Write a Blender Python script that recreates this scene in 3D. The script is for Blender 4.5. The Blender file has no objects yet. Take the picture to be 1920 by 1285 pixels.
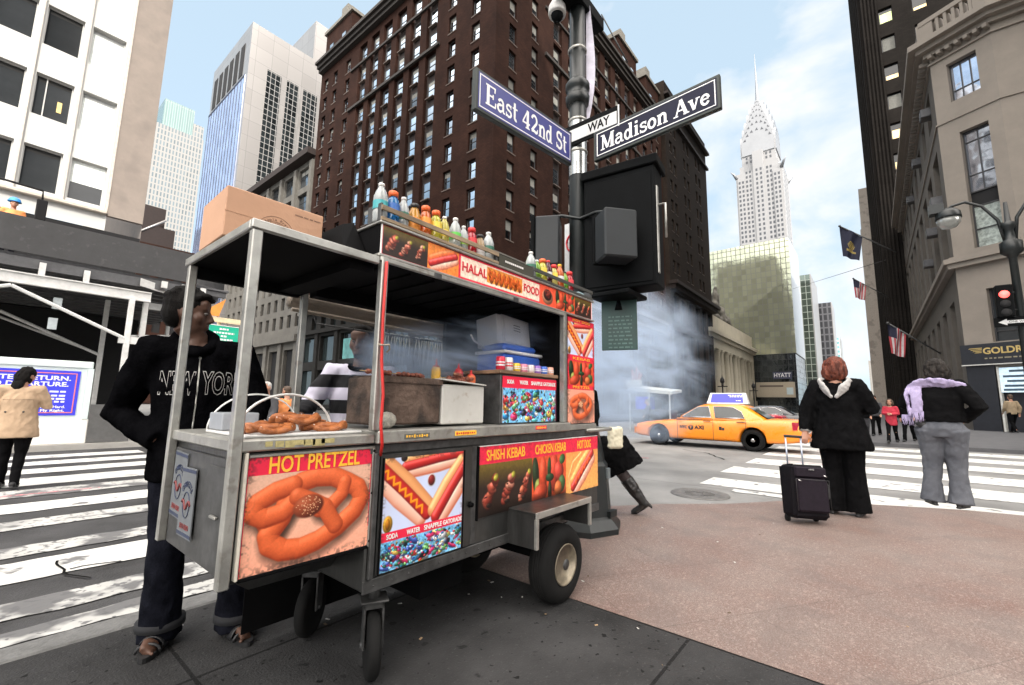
import bpy, math, random
import numpy as np
from mathutils import Vector, Matrix, noise
D = bpy.data; SC = bpy.context.scene
rad = math.radians
# ------------------------------------------------------------------ camera
cam = D.cameras.new('camera'); cam.sensor_width = 36.0; cam.lens = 36.0*825/1920
cam.clip_start = 0.05; cam.clip_end = 5000
camo = D.objects.new('camera', cam); SC.collection.objects.link(camo); SC.camera = camo
Zc = Vector((103/825, 5992.5/825, -1)).normalized()
px = (1640-960)/825
Xc = Vector((px, -(Zc.x*px-Zc.z)/Zc.y, -1)).normalized()
Yc = Zc.cross(Xc)
M4 = Matrix((Xc, Yc, Zc)).to_4x4(); M4.translation = (0, 0, 1.22)
camo.matrix_world = M4
# ------------------------------------------------------------------ sky
SUN_AZ_VEC = Vector((-.35, -.75, .56)).normalized()
elev = math.asin(SUN_AZ_VEC.z); azim = math.atan2(SUN_AZ_VEC.x, SUN_AZ_VEC.y)
w = D.worlds.new('World'); SC.world = w; w.use_nodes = True
nt = w.node_tree; N = nt.nodes; LK = nt.links; N.clear()
out = N.new('ShaderNodeOutputWorld'); bg = N.new('ShaderNodeBackground'); LK.new(bg.outputs[0], out.inputs[0])
sky = N.new('ShaderNodeTexSky'); sky.sky_type = 'NISHITA'; sky.sun_disc = False
sky.sun_elevation = elev; sky.sun_rotation = azim; sky.altitude = 50; sky.dust_density = 1.0; sky.ozone_density = 1.5
bg.inputs[1].default_value = 0.11
tc = N.new('ShaderNodeTexCoord'); mp = N.new('ShaderNodeMapping'); mp.inputs['Scale'].default_value = (1, 1, 1.9)
mp.inputs['Location'].default_value = (.35, .9, .1)
LK.new(tc.outputs['Generated'], mp.inputs[0])
nz = N.new('ShaderNodeTexNoise'); nz.inputs['Scale'].default_value = 2.6; nz.inputs['Detail'].default_value = 7; nz.inputs['Roughness'].default_value = .55
nz.inputs['Distortion'].default_value = .35
LK.new(mp.outputs[0], nz.inputs['Vector'])
sep = N.new('ShaderNodeSeparateXYZ'); LK.new(tc.outputs['Generated'], sep.inputs[0])
# clouds gather over the east (x+), the north-west stays clear
bias = N.new('ShaderNodeMapRange'); bias.inputs['From Min'].default_value = .2; bias.inputs['From Max'].default_value = .8
bias.inputs['To Min'].default_value = -.2; bias.inputs['To Max'].default_value = -.01
LK.new(sep.outputs['X'], bias.inputs['Value'])
ad = N.new('ShaderNodeMath'); ad.operation = 'ADD'; LK.new(nz.outputs['Fac'], ad.inputs[0]); LK.new(bias.outputs[0], ad.inputs[1])
cr = N.new('ShaderNodeValToRGB'); cr.color_ramp.elements[0].position = .47; cr.color_ramp.elements[1].position = .64
LK.new(ad.outputs[0], cr.inputs[0])
boost = N.new('ShaderNodeMix'); boost.data_type = 'RGBA'; boost.blend_type = 'MIX'; boost.inputs['Factor'].default_value = .72
boost.inputs['B'].default_value = (4.5, 5.7, 6.6, 1)
LK.new(sky.outputs[0], boost.inputs['A'])
mx = N.new('ShaderNodeMix'); mx.data_type = 'RGBA'; mx.inputs['B'].default_value = (6.0, 6.1, 6.25, 1)
LK.new(cr.outputs[0], mx.inputs['Factor']); LK.new(boost.outputs['Result'], mx.inputs['A'])
# bright warm patch added high behind the camera to fill the shaded street
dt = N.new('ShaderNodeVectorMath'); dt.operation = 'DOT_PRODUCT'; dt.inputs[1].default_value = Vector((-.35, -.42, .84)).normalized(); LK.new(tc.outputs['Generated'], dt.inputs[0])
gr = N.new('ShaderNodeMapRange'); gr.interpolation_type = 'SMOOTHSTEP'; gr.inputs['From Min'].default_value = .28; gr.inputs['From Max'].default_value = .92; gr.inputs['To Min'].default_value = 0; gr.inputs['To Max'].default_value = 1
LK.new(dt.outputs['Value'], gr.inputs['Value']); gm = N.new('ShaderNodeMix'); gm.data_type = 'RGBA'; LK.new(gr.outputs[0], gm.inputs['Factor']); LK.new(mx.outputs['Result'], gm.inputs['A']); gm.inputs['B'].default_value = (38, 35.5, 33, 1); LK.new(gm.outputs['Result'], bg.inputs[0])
# ------------------------------------------------------------------ sun
sl = D.lights.new('sun', 'SUN'); sl.energy = 2.2; sl.angle = rad(.5); sl.color = (1, .95, .87)
so = D.objects.new('sun', sl); SC.collection.objects.link(so)
so.rotation_euler = (-SUN_AZ_VEC).to_track_quat('-Z', 'Y').to_euler(); so.location = (0, 0, 300)
SC.view_settings.view_transform = 'Standard'; SC.view_settings.look = 'None'; SC.view_settings.gamma = 1
SC.view_settings.exposure = 0.68
SC.cycles.max_bounces = 6; SC.cycles.transparent_max_bounces = 12; SC.cycles.volume_bounces = 1
SC.cycles.volume_step_rate = 2.0; SC.cycles.sample_clamp_indirect = 6
# ------------------------------------------------------------------ helpers
random.seed(7)
def lin(r, g, b):
    f = lambda c: (c/255/12.92 if c/255 <= .04045 else ((c/255+.055)/1.055)**2.4)
    return (f(r), f(g), f(b))
MATS = {}
def mat(name, col, rough=.6, metal=0, var=.18, scale=6, bump=0, bscale=None, spec=.5, coat=0, tint=None, stretch=(1, 1, 1), objvar=0, trans=0, emit=0):
    """principled surface whose colour wanders between col and a second tone by noise"""
    if name in MATS: return MATS[name]
    m = D.materials.new(name); m.use_nodes = True; MATS[name] = m
    t = m.node_tree; n = t.nodes; l = t.links; p = n['Principled BSDF']
    p.inputs['Roughness'].default_value = rough; p.inputs['Metallic'].default_value = metal
    p.inputs['Specular IOR Level'].default_value = spec; p.inputs['Coat Weight'].default_value = coat
    p.inputs['Transmission Weight'].default_value = trans
    c = n.new('ShaderNodeTexCoord'); mpn = n.new('ShaderNodeMapping'); mpn.inputs['Scale'].default_value = stretch
    l.new(c.outputs['Object'], mpn.inputs[0])
    z = n.new('ShaderNodeTexNoise'); z.inputs['Scale'].default_value = scale; z.inputs['Detail'].default_value = 8; z.inputs['Roughness'].default_value = .65
    l.new(mpn.outputs[0], z.inputs['Vector'])
    r = n.new('ShaderNodeMapRange'); r.inputs['From Min'].default_value = .32; r.inputs['From Max'].default_value = .68
    l.new(z.outputs['Fac'], r.inputs['Value'])
    k = n.new('ShaderNodeMix'); k.data_type = 'RGBA'
    k.inputs['A'].default_value = (*[x*(1-var) for x in col], 1)
    k.inputs['B'].default_value = (*(tint if tint else [min(1, x*(1+var)) for x in col]), 1)
    l.new(r.outputs[0], k.inputs['Factor']); src = k.outputs['Result']
    if objvar:
        oi = n.new('ShaderNodeObjectInfo'); hs = n.new('ShaderNodeHueSaturation')
        q = n.new('ShaderNodeMapRange'); q.inputs['To Min'].default_value = 1-objvar; q.inputs['To Max'].default_value = 1+objvar
        l.new(oi.outputs['Random'], q.inputs['Value']); l.new(q.outputs[0], hs.inputs['Value']); l.new(src, hs.inputs['Color']); src = hs.outputs[0]
    l.new(src, p.inputs['Base Color'])
    if emit:
        p.inputs['Emission Strength'].default_value = emit; l.new(src, p.inputs['Emission Color'])
    rr = n.new('ShaderNodeMapRange'); rr.inputs['To Min'].default_value = max(.02, rough*.85); rr.inputs['To Max'].default_value = min(1, rough*1.15)
    l.new(z.outputs['Fac'], rr.inputs['Value']); l.new(rr.outputs[0], p.inputs['Roughness'])
    if bump:
        z2 = n.new('ShaderNodeTexNoise'); z2.inputs['Scale'].default_value = bscale or scale*6; z2.inputs['Detail'].default_value = 6
        l.new(mpn.outputs[0], z2.inputs['Vector'])
        b = n.new('ShaderNodeBump'); b.inputs['Strength'].default_value = bump; b.inputs['Distance'].default_value = .02
        l.new(z2.outputs['Fac'], b.inputs['Height']); l.new(b.outputs[0], p.inputs['Normal'])
    return m
def print_mat():
    """printed picture: colour from the mesh attribute that holds the print"""
    if 'print' in MATS: return MATS['print']
    m = D.materials.new('print'); m.use_nodes = True; MATS['print'] = m
    t = m.node_tree; p = t.nodes['Principled BSDF']; a = t.nodes.new('ShaderNodeAttribute'); a.attribute_name = 'print'
    t.links.new(a.outputs['Color'], p.inputs['Base Color']); p.inputs['Roughness'].default_value = .38; p.inputs['Specular IOR Level'].default_value = .4
    return m

class MB:
    """collects shapes and links them as ONE mesh object"""
    def __init__(s): s.v = []; s.f = []; s.m = []; s.sm = []
    def add(s, vs, fs, mi=0, smooth=False):
        o = len(s.v); s.v += [tuple(x) for x in vs]
        for f in fs: s.f.append(tuple(i+o for i in f)); s.m.append(mi); s.sm.append(smooth)
        return s
    def quad(s, a, b, c, d, mi=0): return s.add([a, b, c, d], [(0, 1, 2, 3)], mi)
    def box(s, x0, x1, y0, y1, z0, z1, mi=0, M=None):
        vs = [Vector((x, y, z)) for z in (z0, z1) for y in (y0, y1) for x in (x0, x1)]
        if M: vs = [M @ v for v in vs]
        return s.add(vs, [(0, 2, 3, 1), (4, 5, 7, 6), (0, 1, 5, 4), (2, 6, 7, 3), (0, 4, 6, 2), (1, 3, 7, 5)], mi)
    def bbox(s, x0, x1, y0, y1, z0, z1, b=.006, mi=0, M=None):
        """box with chamfered edges"""
        b = min(b, (x1-x0)*.45, (y1-y0)*.45, (z1-z0)*.45)
        vs = []
        for sz in (0, 1):
            for sy in (0, 1):
                for sx in (0, 1):
                    X = (x0, x1)[sx]; Y = (y0, y1)[sy]; Z = (z0, z1)[sz]
                    ix = b if sx == 0 else -b; iy = b if sy == 0 else -b; iz = b if sz == 0 else -b
                    vs += [Vector((X, Y+iy, Z+iz)), Vector((X+ix, Y, Z+iz)), Vector((X+ix, Y+iy, Z))]
        if M: vs = [M @ v for v in vs]
        i = lambda sx, sy, sz, k: ((sz*2+sy)*2+sx)*3+k
        fs = []
        for sx in (0, 1): fs.append((i(sx, 0, 0, 0), i(sx, 0, 1, 0), i(sx, 1, 1, 0), i(sx, 1, 0, 0)))
        for sy in (0, 1): fs.append((i(0, sy, 0, 1), i(1, sy, 0, 1), i(1, sy, 1, 1), i(0, sy, 1, 1)))
        for sz in (0, 1): fs.append((i(0, 0, sz, 2), i(0, 1, sz, 2), i(1, 1, sz, 2), i(1, 0, sz, 2)))
        for a in (0, 1):
            for c in (0, 1):
                fs.append((i(a, c, 0, 0), i(a, c, 1, 0), i(a, c, 1, 1), i(a, c, 0, 1)))
                fs.append((i(a, 0, c, 0), i(a, 1, c, 0), i(a, 1, c, 2), i(a, 0, c, 2)))
                fs.append((i(0, a, c, 1), i(1, a, c, 1), i(1, a, c, 2), i(0, a, c, 2)))
                for d in (0, 1): fs.append((i(a, c, d, 0), i(a, c, d, 1), i(a, c, d, 2)))
        return s.add(vs, fs, mi)
    def ring(s, pts, rs, n=12, mi=0, cap=True, smooth=True, ref=None):
        """tube through pts; rs: radius or (ra, rb) at each; ref: direction of ra"""
        P = [Vector(p) for p in pts]; k = len(P); vs = []
        up = Vector(ref) if ref else None
        for i in range(k):
            t = (P[min(i+1, k-1)]-P[max(i-1, 0)]).normalized()
            if ref: a = (up - t*up.dot(t))
            elif i == 0: a = t.orthogonal()
            else: a = pa - t*pa.dot(t)
            if a.length < 1e-6: a = t.orthogonal()
            a.normalize(); pa = a; b = t.cross(a)
            r = rs[i] if isinstance(rs, (list, tuple)) else rs
            ra, rb = r if isinstance(r, (tuple, list)) else (r, r)
            for j in range(n):
                th = 2*math.pi*j/n; vs.append(P[i]+a*(ra*math.cos(th))+b*(rb*math.sin(th)))
        fs = [(i*n+j, i*n+(j+1) % n, (i+1)*n+(j+1) % n, (i+1)*n+j) for i in range(k-1) for j in range(n)]
        if cap: fs += [tuple(range(n-1, -1, -1)), tuple((k-1)*n+j for j in range(n))]
        return s.add(vs, fs, mi, smooth)
    def cyl(s, a, b, r, n=16, mi=0, r2=None, smooth=True): return s.ring([a, b], [r, r if r2 is None else r2], n, mi, True, smooth)
    def lathe(s, prof, c=(0, 0, 0), n=20, mi=0, axis='z', smooth=True, cap=True):
        vs = []
        for r, h in prof:
            for j in range(n):
                th = 2*math.pi*j/n; x, y = r*math.cos(th), r*math.sin(th)
                vs.append({'z': (c[0]+x, c[1]+y, c[2]+h), 'y': (c[0]+x, c[1]+h, c[2]+y), 'x': (c[0]+h, c[1]+x, c[2]+y)}[axis])
        k = len(prof); fs = [(i*n+j, i*n+(j+1) % n, (i+1)*n+(j+1) % n, (i+1)*n+j) for i in range(k-1) for j in range(n)]
        if cap: fs += [tuple(range(n-1, -1, -1)), tuple((k-1)*n+j for j in range(n))]
        return s.add(vs, fs, mi, smooth)
    def ell(s, c, r, n=14, mi=0, M=None):
        k = n//2+1; vs = []
        for i in range(k+1):
            ph = math.pi*i/k
            for j in range(n):
                th = 2*math.pi*j/n
                v = Vector((r[0]*math.sin(ph)*math.cos(th), r[1]*math.sin(ph)*math.sin(th), r[2]*math.cos(ph)))
                if M: v = M @ v
                vs.append(v+Vector(c))
        fs = [(i*n+j, (i+1)*n+j, (i+1)*n+(j+1) % n, i*n+(j+1) % n) for i in range(k) for j in range(n)]
        return s.add(vs, fs, mi, True)
    def prism(s, poly, z0, z1, mi=0):
        n = len(poly); vs = [(x, y, z0) for x, y in poly]+[(x, y, z1) for x, y in poly]
        return s.add(vs, [tuple(range(n-1, -1, -1)), tuple(range(n, 2*n))]+[(i, (i+1) % n, n+(i+1) % n, n+i) for i in range(n)], mi)
    def plate(s, poly, O, u, v, t=.01, mi=0):
        """flat outline poly in the plane (O,u,v), thickness t along u x v"""
        O, u, v = Vector(O), Vector(u).normalized(), Vector(v).normalized(); nn = u.cross(v); n = len(poly)
        vs = [O+u*a+v*b for a, b in poly]+[O+u*a+v*b+nn*t for a, b in poly]
        return s.add(vs, [tuple(range(n-1, -1, -1)), tuple(range(n, 2*n))]+[(i, (i+1) % n, n+(i+1) % n, n+i) for i in range(n)], mi)
    def text(s, body, size, O, u, v, mi=0, t=.002, align='CENTER', width=None, bold=0, outline=0):
        """letters lying in the plane (O,u,v)"""
        c = D.curves.new('t', 'FONT'); c.body = body; c.size = size; c.align_x = align; c.align_y = 'CENTER'; c.extrude = t
        c.resolution_u = 3; c.offset = bold
        if outline: c.fill_mode = 'NONE'; c.bevel_depth = outline; c.extrude = 0; c.bevel_resolution = 0
        o = D.objects.new('t', c); SC.collection.objects.link(o)
        dg = bpy.context.evaluated_depsgraph_get(); me = o.evaluated_get(dg).to_mesh()
        O, u, v = Vector(O), Vector(u).normalized(), Vector(v).normalized(); nn = u.cross(v)
        k = 1
        if width and len(me.vertices):
            xs = [q.co.x for q in me.vertices]; k = width/max(1e-6, max(xs)-min(xs))
        s.add([O+u*(q.co.x*k)+v*q.co.y+nn*q.co.z for q in me.vertices], [tuple(p.vertices) for p in me.polygons], mi)
        o.to_mesh_clear(); D.objects.remove(o); D.curves.remove(c); return s
    def mesh(s, name, mats):
        me = D.meshes.new(name); me.from_pydata(s.v, [], s.f)
        for m in (mats if isinstance(mats, (list, tuple)) else [mats]): me.materials.append(m)
        me.polygons.foreach_set('material_index', s.m); me.polygons.foreach_set('use_smooth', s.sm); me.update(); return me
    def build(s, name, mats, parent=None, at=None, bevel=0, sub=0):
        if at is not None: a = Vector(at); s.v = [tuple(Vector(x)-a) for x in s.v]
        o = link(name, s.mesh(name, mats), parent)
        if at is not None and parent is None: o.location = at
        if bevel:
            b = o.modifiers.new('bevel', 'BEVEL'); b.width = bevel; b.segments = 2; b.limit_method = 'ANGLE'
        if sub: q = o.modifiers.new('sub', 'SUBSURF'); q.levels = q.render_levels = sub
        return o
def link(name, data, parent=None):
    """parts are written in world coordinates unless their thing has been built at its own origin"""
    o = D.objects.new(name, data); SC.collection.objects.link(o)
    if parent: o.parent = parent
    return o
def tag(o, label, cat, group=None):
    o['label'] = label; o['category'] = cat
    if group: o['group'] = group
    return o
def thing(name, label, cat, loc=(0, 0, 0), rz=0, group=None):
    o = D.objects.new(name, None); SC.collection.objects.link(o); o.empty_display_size = .2
    o.location = loc; o.rotation_euler = (0, 0, rz); return tag(o, label, cat, group)
def W(o, root):
    """keep a part written in world coordinates where it is under its root"""
    Mr = Matrix.Translation(root.location) @ root.rotation_euler.to_matrix().to_4x4()
    o.parent = root; o.matrix_parent_inverse = Mr.inverted(); return o
def setting(o, kind='structure'): o['kind'] = kind; return o
def dup(root, loc, rz, label, group=None):
    r = root.copy(); SC.collection.objects.link(r); r.location = loc; r.rotation_euler = (0, 0, rz); r['label'] = label
    if group: r['group'] = group
    for ch in list(root.children):
        c = ch.copy(); SC.collection.objects.link(c); c.parent = r
        for g in ch.children: d = g.copy(); SC.collection.objects.link(d); d.parent = c
    return r
def evalmesh(o):
    dg = bpy.context.evaluated_depsgraph_get(); return D.meshes.new_from_object(o.evaluated_get(dg))
def fuse(mb, voxel, smooth=4, wrinkle=0, wscale=9, seed=0, stretch=(1, 1, 1)):
    """melt overlapping closed shapes into one continuous surface; returns an MB"""
    me = mb.mesh('tmp', []); o = D.objects.new('tmp', me); SC.collection.objects.link(o)
    r = o.modifiers.new('r', 'REMESH'); r.mode = 'VOXEL'; r.voxel_size = voxel
    if smooth: q = o.modifiers.new('s', 'SMOOTH'); q.iterations = smooth; q.factor = .5
    e = evalmesh(o); n = len(e.vertices)
    co = [v.co.copy() for v in e.vertices]
    if wrinkle:
        nr = [v.normal.copy() for v in e.vertices]; off = Vector((seed*3.1, seed*1.7, seed*.9)); st = Vector(stretch)
        for i in range(n):
            p = Vector((co[i].x*st.x, co[i].y*st.y, co[i].z*st.z))*wscale+off
            q = noise.noise(p)+.5*noise.noise(p*2.3)
            co[i] += nr[i]*(wrinkle*(abs(q)*-1.4+.35))
    R = MB(); R.add(co, [tuple(p.vertices) for p in e.polygons], 0, True)
    D.objects.remove(o); D.meshes.remove(me); D.meshes.remove(e); return R
# ------------------------------------------------------------------ ground
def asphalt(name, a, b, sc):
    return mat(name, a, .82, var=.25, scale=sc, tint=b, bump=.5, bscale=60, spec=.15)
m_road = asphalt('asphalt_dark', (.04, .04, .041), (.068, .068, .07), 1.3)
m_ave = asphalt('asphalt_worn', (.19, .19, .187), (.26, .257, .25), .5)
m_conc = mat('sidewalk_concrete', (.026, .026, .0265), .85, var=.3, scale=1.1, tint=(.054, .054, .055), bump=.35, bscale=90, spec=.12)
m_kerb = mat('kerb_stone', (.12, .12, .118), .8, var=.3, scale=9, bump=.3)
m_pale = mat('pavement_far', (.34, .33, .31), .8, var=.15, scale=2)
def add_joints(m, tiles, w=.012, rot=0, dark=.45, off=(0, 0)):
    """slab joints: darken a brick-pattern mortar"""
    t = m.node_tree; n = t.nodes; l = t.links; p = n['Principled BSDF']
    src = p.inputs['Base Color'].links[0].from_socket
    c = n.new('ShaderNodeTexCoord'); g = n.new('ShaderNodeMapping'); g.inputs['Rotation'].default_value = (0, 0, rot); g.inputs['Location'].default_value = (*off, 0)
    l.new(c.outputs['Object'], g.inputs[0]); b = n.new('ShaderNodeTexBrick'); l.new(g.outputs[0], b.inputs['Vector'])
    b.offset = .0 if rot == 0 else .5; b.inputs['Scale'].default_value = 1; b.inputs['Brick Width'].default_value = tiles[0]; b.inputs['Row Height'].default_value = tiles[1]
    b.inputs['Mortar Size'].default_value = w; b.inputs['Mortar Smooth'].default_value = .3
    b.inputs['Color1'].default_value = (1, 1, 1, 1); b.inputs['Color2'].default_value = (.93, .93, .93, 1); b.inputs['Mortar'].default_value = (dark,)*3+(1,)
    k = n.new('ShaderNodeMix'); k.data_type = 'RGBA'; k.blend_type = 'MULTIPLY'; k.inputs['Factor'].default_value = 1
    l.new(src, k.inputs['A']); l.new(b.outputs['Color'], k.inputs['B']); l.new(k.outputs['Result'], p.inputs['Base Color'])
add_joints(m_conc, (1.8, 1.55), .010, 0, .35, (1.03, .70))
def add_specks(m, sc, dark, amount=.5, thr=(.52, .6)):
    t = m.node_tree; n = t.nodes; l = t.links; p = n['Principled BSDF']; src = p.inputs['Base Color'].links[0].from_socket
    c = n.new('ShaderNodeTexCoord'); z = n.new('ShaderNodeTexNoise'); z.inputs['Scale'].default_value = sc; z.inputs['Detail'].default_value = 3
    l.new(c.outputs['Object'], z.inputs['Vector']); r = n.new('ShaderNodeMapRange'); r.inputs['From Min'].default_value = thr[0]; r.inputs['From Max'].default_value = thr[1]
    l.new(z.outputs['Fac'], r.inputs['Value']); f = n.new('ShaderNodeMath'); f.operation = 'MULTIPLY'; f.inputs[1].default_value = amount; l.new(r.outputs[0], f.inputs[0])
    k = n.new('ShaderNodeMix'); k.data_type = 'RGBA'; k.inputs['B'].default_value = (*dark, 1); l.new(f.outputs[0], k.inputs['Factor']); l.new(src, k.inputs['A'])
    l.new(k.outputs['Result'], p.inputs['Base Color']); return m
add_specks(m_conc, 22, (.006, .006, .006), .9, (.665, .69))
add_specks(m_conc, 61, (.07, .07, .07), .6, (.63, .68)); add_specks(m_conc, 9, (.012, .012, .012), .7, (.66, .70))
m_gran = mat('granite_paving', (.215, .130, .106), .6, var=.2, scale=1.1, tint=(.215, .175, .155), bump=.15, bscale=120)
add_specks(m_gran, 150, (.04, .03, .028), .6, (.52, .60)); add_specks(m_gran, 42, (.12, .08, .07), .34, (.5, .62)); add_specks(m_gran, 30, (.40, .31, .275), .3, (.55, .68)); add_specks(m_gran, 95, (.38, .33, .30), .5, (.56, .64)); add_specks(m_gran, 3.1, (.13, .105, .096), .4, (.5, .66))
add_joints(m_gran, (1.5, .75), .004, rad(33), .72)
MB().quad((-900, -900, -.15), (1500, -900, -.15), (1500, 900, -.15), (-900, 900, -.15)).build('ground', asphalt('asphalt_far', (.07, .07, .07), (.1, .1, .1), .2))
setting(D.objects['ground'])
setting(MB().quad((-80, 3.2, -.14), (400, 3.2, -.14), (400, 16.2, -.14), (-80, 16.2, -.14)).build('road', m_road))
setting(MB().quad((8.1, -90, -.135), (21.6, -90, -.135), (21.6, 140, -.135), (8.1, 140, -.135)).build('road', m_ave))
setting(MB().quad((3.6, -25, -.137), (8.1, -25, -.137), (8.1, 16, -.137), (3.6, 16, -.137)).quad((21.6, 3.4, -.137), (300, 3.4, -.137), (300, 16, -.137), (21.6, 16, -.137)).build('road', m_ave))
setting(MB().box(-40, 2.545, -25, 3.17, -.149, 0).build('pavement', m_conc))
edge = [(2.565, 3.17), (3.4, 3.15), (4.1, 3.05), (4.9, 2.72), (5.6, 2.2), (6.3, 1.5), (7.05, .98), (7.55, .15), (8.0, -.8), (8.2, -1.8), (8.25, -25)]
pl = MB(); n = len(edge); top = edge+[(2.565, -25)]
pl.add([(x, y, 0) for x, y in top], [tuple(range(len(top)-1, -1, -1))])
outer = [(x+.10+.14*max(0, min(1, (i-3)/3)), y+.2-.1*max(0, min(1, (i-5)/3)), -.15) for i, (x, y) in enumerate(edge)]
pl.add([(x, y, 0) for x, y in edge]+outer, [(i, i+1, n+i+1, n+i) for i in range(n-1)])
setting(pl.build('pavement', m_gran))
setting(MB().box(2.545, 2.565, -25, 3.17, -.15, -.004).build('pavement', mat('joint_filler', (.012, .012, .012), .9)))
setting(MB().bbox(-40, 2.56, 3.172, 3.37, -.149, .004, .02).build('kerb', m_kerb))
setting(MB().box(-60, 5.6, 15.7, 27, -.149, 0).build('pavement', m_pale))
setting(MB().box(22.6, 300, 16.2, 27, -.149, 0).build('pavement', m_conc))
sp = MB(); sp.add([(21.5, -90, .0), (28, -90, .3), (28, 2.6, .3), (21.5, 2.6, 0.0), (300, 2.6, .3), (300, -90, .3), (21.5, -90, -.149), (21.5, 2.6, -.149), (300, 2.6, -.149)],
        [(0, 1, 2, 3), (1, 5, 4, 2), (6, 0, 3, 7), (7, 3, 2, 4, 8)])
setting(sp.build('pavement', mat('pavement_grey', (.085, .085, .09), .85, var=.2, scale=3)))
ck = MB(); rq = random.Random(21)
for x, y, a, n_ in ((.62, 5.3, -1.4, 9), (.66, 4.98, .5, 4), (-.4, 4.75, .1, 10), (1.9, 4.3, 1.2, 8), (10.2, 6.4, .9, 14), (12.5, 3.1, .2, 12), (9.0, 8, 1.7, 16)):
    P = [(x, y, -.1255)]
    for _ in range(n_): a += rq.uniform(-.5, .5); x += .07*math.cos(a)*(1+x*.15); y += .07*math.sin(a)*(1+x*.15); P.append((x, y, -.1255))
    ck.ring(P, [(.0012, .008*(1+x*.1))]*len(P), 4, 0, True, False, (0, 0, 1))
setting(ck.build('road_surface', mat('crack_dark', (.012, .012, .012), .95, spec=.0)))
lt = MB()
for _ in range(34):
    x, y = rq.uniform(.3, 2.5), rq.uniform(.7, 3.1); s_ = rq.uniform(.002, .006); M_ = Matrix.Translation((x, y, .002)) @ Matrix.Rotation(rq.uniform(0, 6), 4, 'Z') @ Matrix.Rotation(rq.uniform(-.3, .3), 4, 'X'); lt.box(-s_*2.2, s_*2.2, -s_, s_, 0, .002, rq.choice((0, 0, 1, 2)), M_)
for _ in range(18):
    x, y = rq.uniform(2.7, 7), rq.uniform(-1.5, 2.4); s_ = rq.uniform(.003, .007); M_ = Matrix.Translation((x, y, .002)) @ Matrix.Rotation(rq.uniform(0, 6), 4, 'Z'); lt.box(-s_*2, s_*2, -s_, s_, 0, .002, rq.choice((0, 1, 2)), M_)
o_ = lt.build('litter', [mat('paper_bit', (.45, .44, .42), .8), mat('leaf_bit', (.12, .085, .055), .9), mat('butt_bit', (.35, .24, .14), .9)]); o_['kind'] = 'stuff'; o_['label'] = 'tiny scraps and cigarette ends scattered on the pavement'
# painted crosswalks, worn
def paint(name, wear, sc):
    m = mat(name, (.40, .40, .385) if 'worn' in name else (.52, .52, .50), .7, var=.12, scale=3, bump=.2)
    add_specks(m, sc, (.085, .085, .088), .92, (wear, wear+.07)); return m
m_p1 = paint('crossing_paint_worn', .50, 2.6); m_p2 = paint('crossing_paint', .62, 5)
add_specks(m_p1, 1.1, (.10, .10, .10), .55, (.56, .70)); add_specks(m_p1, 16, (.085, .085, .088), .9, (.56, .62))
cw = MB()
rr = random.Random(3)
def stripe(mb, x0, x1, y0, y1, z, along, mi=0):
    """a stripe with ragged edges"""
    k = 60; vs = []; fs = []
    for i in range(k+1):
        t = i/k
        a = rr.uniform(-.02, .02); b = rr.uniform(-.02, .02)
        if along == 'x': vs += [(x0+(x1-x0)*t, y0+a, z), (x0+(x1-x0)*t, y1+b, z)]
        else: vs += [(x0+a, y0+(y1-y0)*t, z), (x1+b, y0+(y1-y0)*t, z)]
    fs = [(2*i, 2*i+2, 2*i+3, 2*i+1) for i in range(k)]
    mb.add(vs, fs, mi)
for a, b, m in ((3.74, 3.96, 0), (4.14, 4.47, 0), (4.93, 5.5, 1), (5.68, 6.05, 0), (6.82, 7.26, 0), (7.75, 8.38, 1), (8.87, 9.54, 0), (9.95, 10.8, 1), (11.4, 12.1, 1), (12.7, 13.4, 1), (14.0, 14.7, 1)):
    stripe(cw, -6, 2.9, a, b, -.131, 'x', m)
setting(cw.build('crosswalk_marking', [m_p1, m_p2]))
cw = MB()
for a, b, e in ((7.95, 8.2, 1.9), (8.35, 9.25, 2.5), (10.1, 11.3, 2.6), (12.2, 13.5, 2.55), (14.6, 15.9, 2.6), (17.0, 18.3, 2.7), (19.4, 20.6, 2.7)):
    stripe(cw, a, b, -4.4, e, -.128, 'y', 0)
setting(cw.build('crosswalk_marking', m_p2))
pm = MB()
for x, y, s in ((11.2, 4.6, .5), (9.6, 5.2, .4), (13.2, .2, .8)): pm.quad((x, y, -.126), (x+.12, y, -.126), (x+.14, y+s*2, -.126), (x+.02, y+s*2, -.126))
pm.quad((-1, 9.05, -.128), (1.4, 9.02, -.128), (1.4, 9.1, -.128), (-1, 9.13, -.128))
setting(pm.build('survey_marking', add_specks(mat('pink_spray', (.55, .2, .22), .8), 20, (.15, .15, .15), .9, (.45, .55))))
mh = MB(); mh.lathe([(0, .012), (.24, .012), (.25, .006), (.3, .006), (.31, .014), (.42, .014), (.43, 0)], (7.35, 2.2, -.133), 40, 0, cap=False)
for i in range(24): a = i*math.pi/12; mh.box(-.01, .01, .05, .22, .012, .018, 0, Matrix.Translation((7.35, 2.2, -.133)) @ Matrix.Rotation(a, 4, 'Z'))
tag(mh.build('manhole_cover', mat('cast_iron', (.13, .125, .12), .6, .3, var=.3, scale=12), at=None), 'round iron manhole cover set in the road beside the crosswalk', 'manhole')
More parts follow.
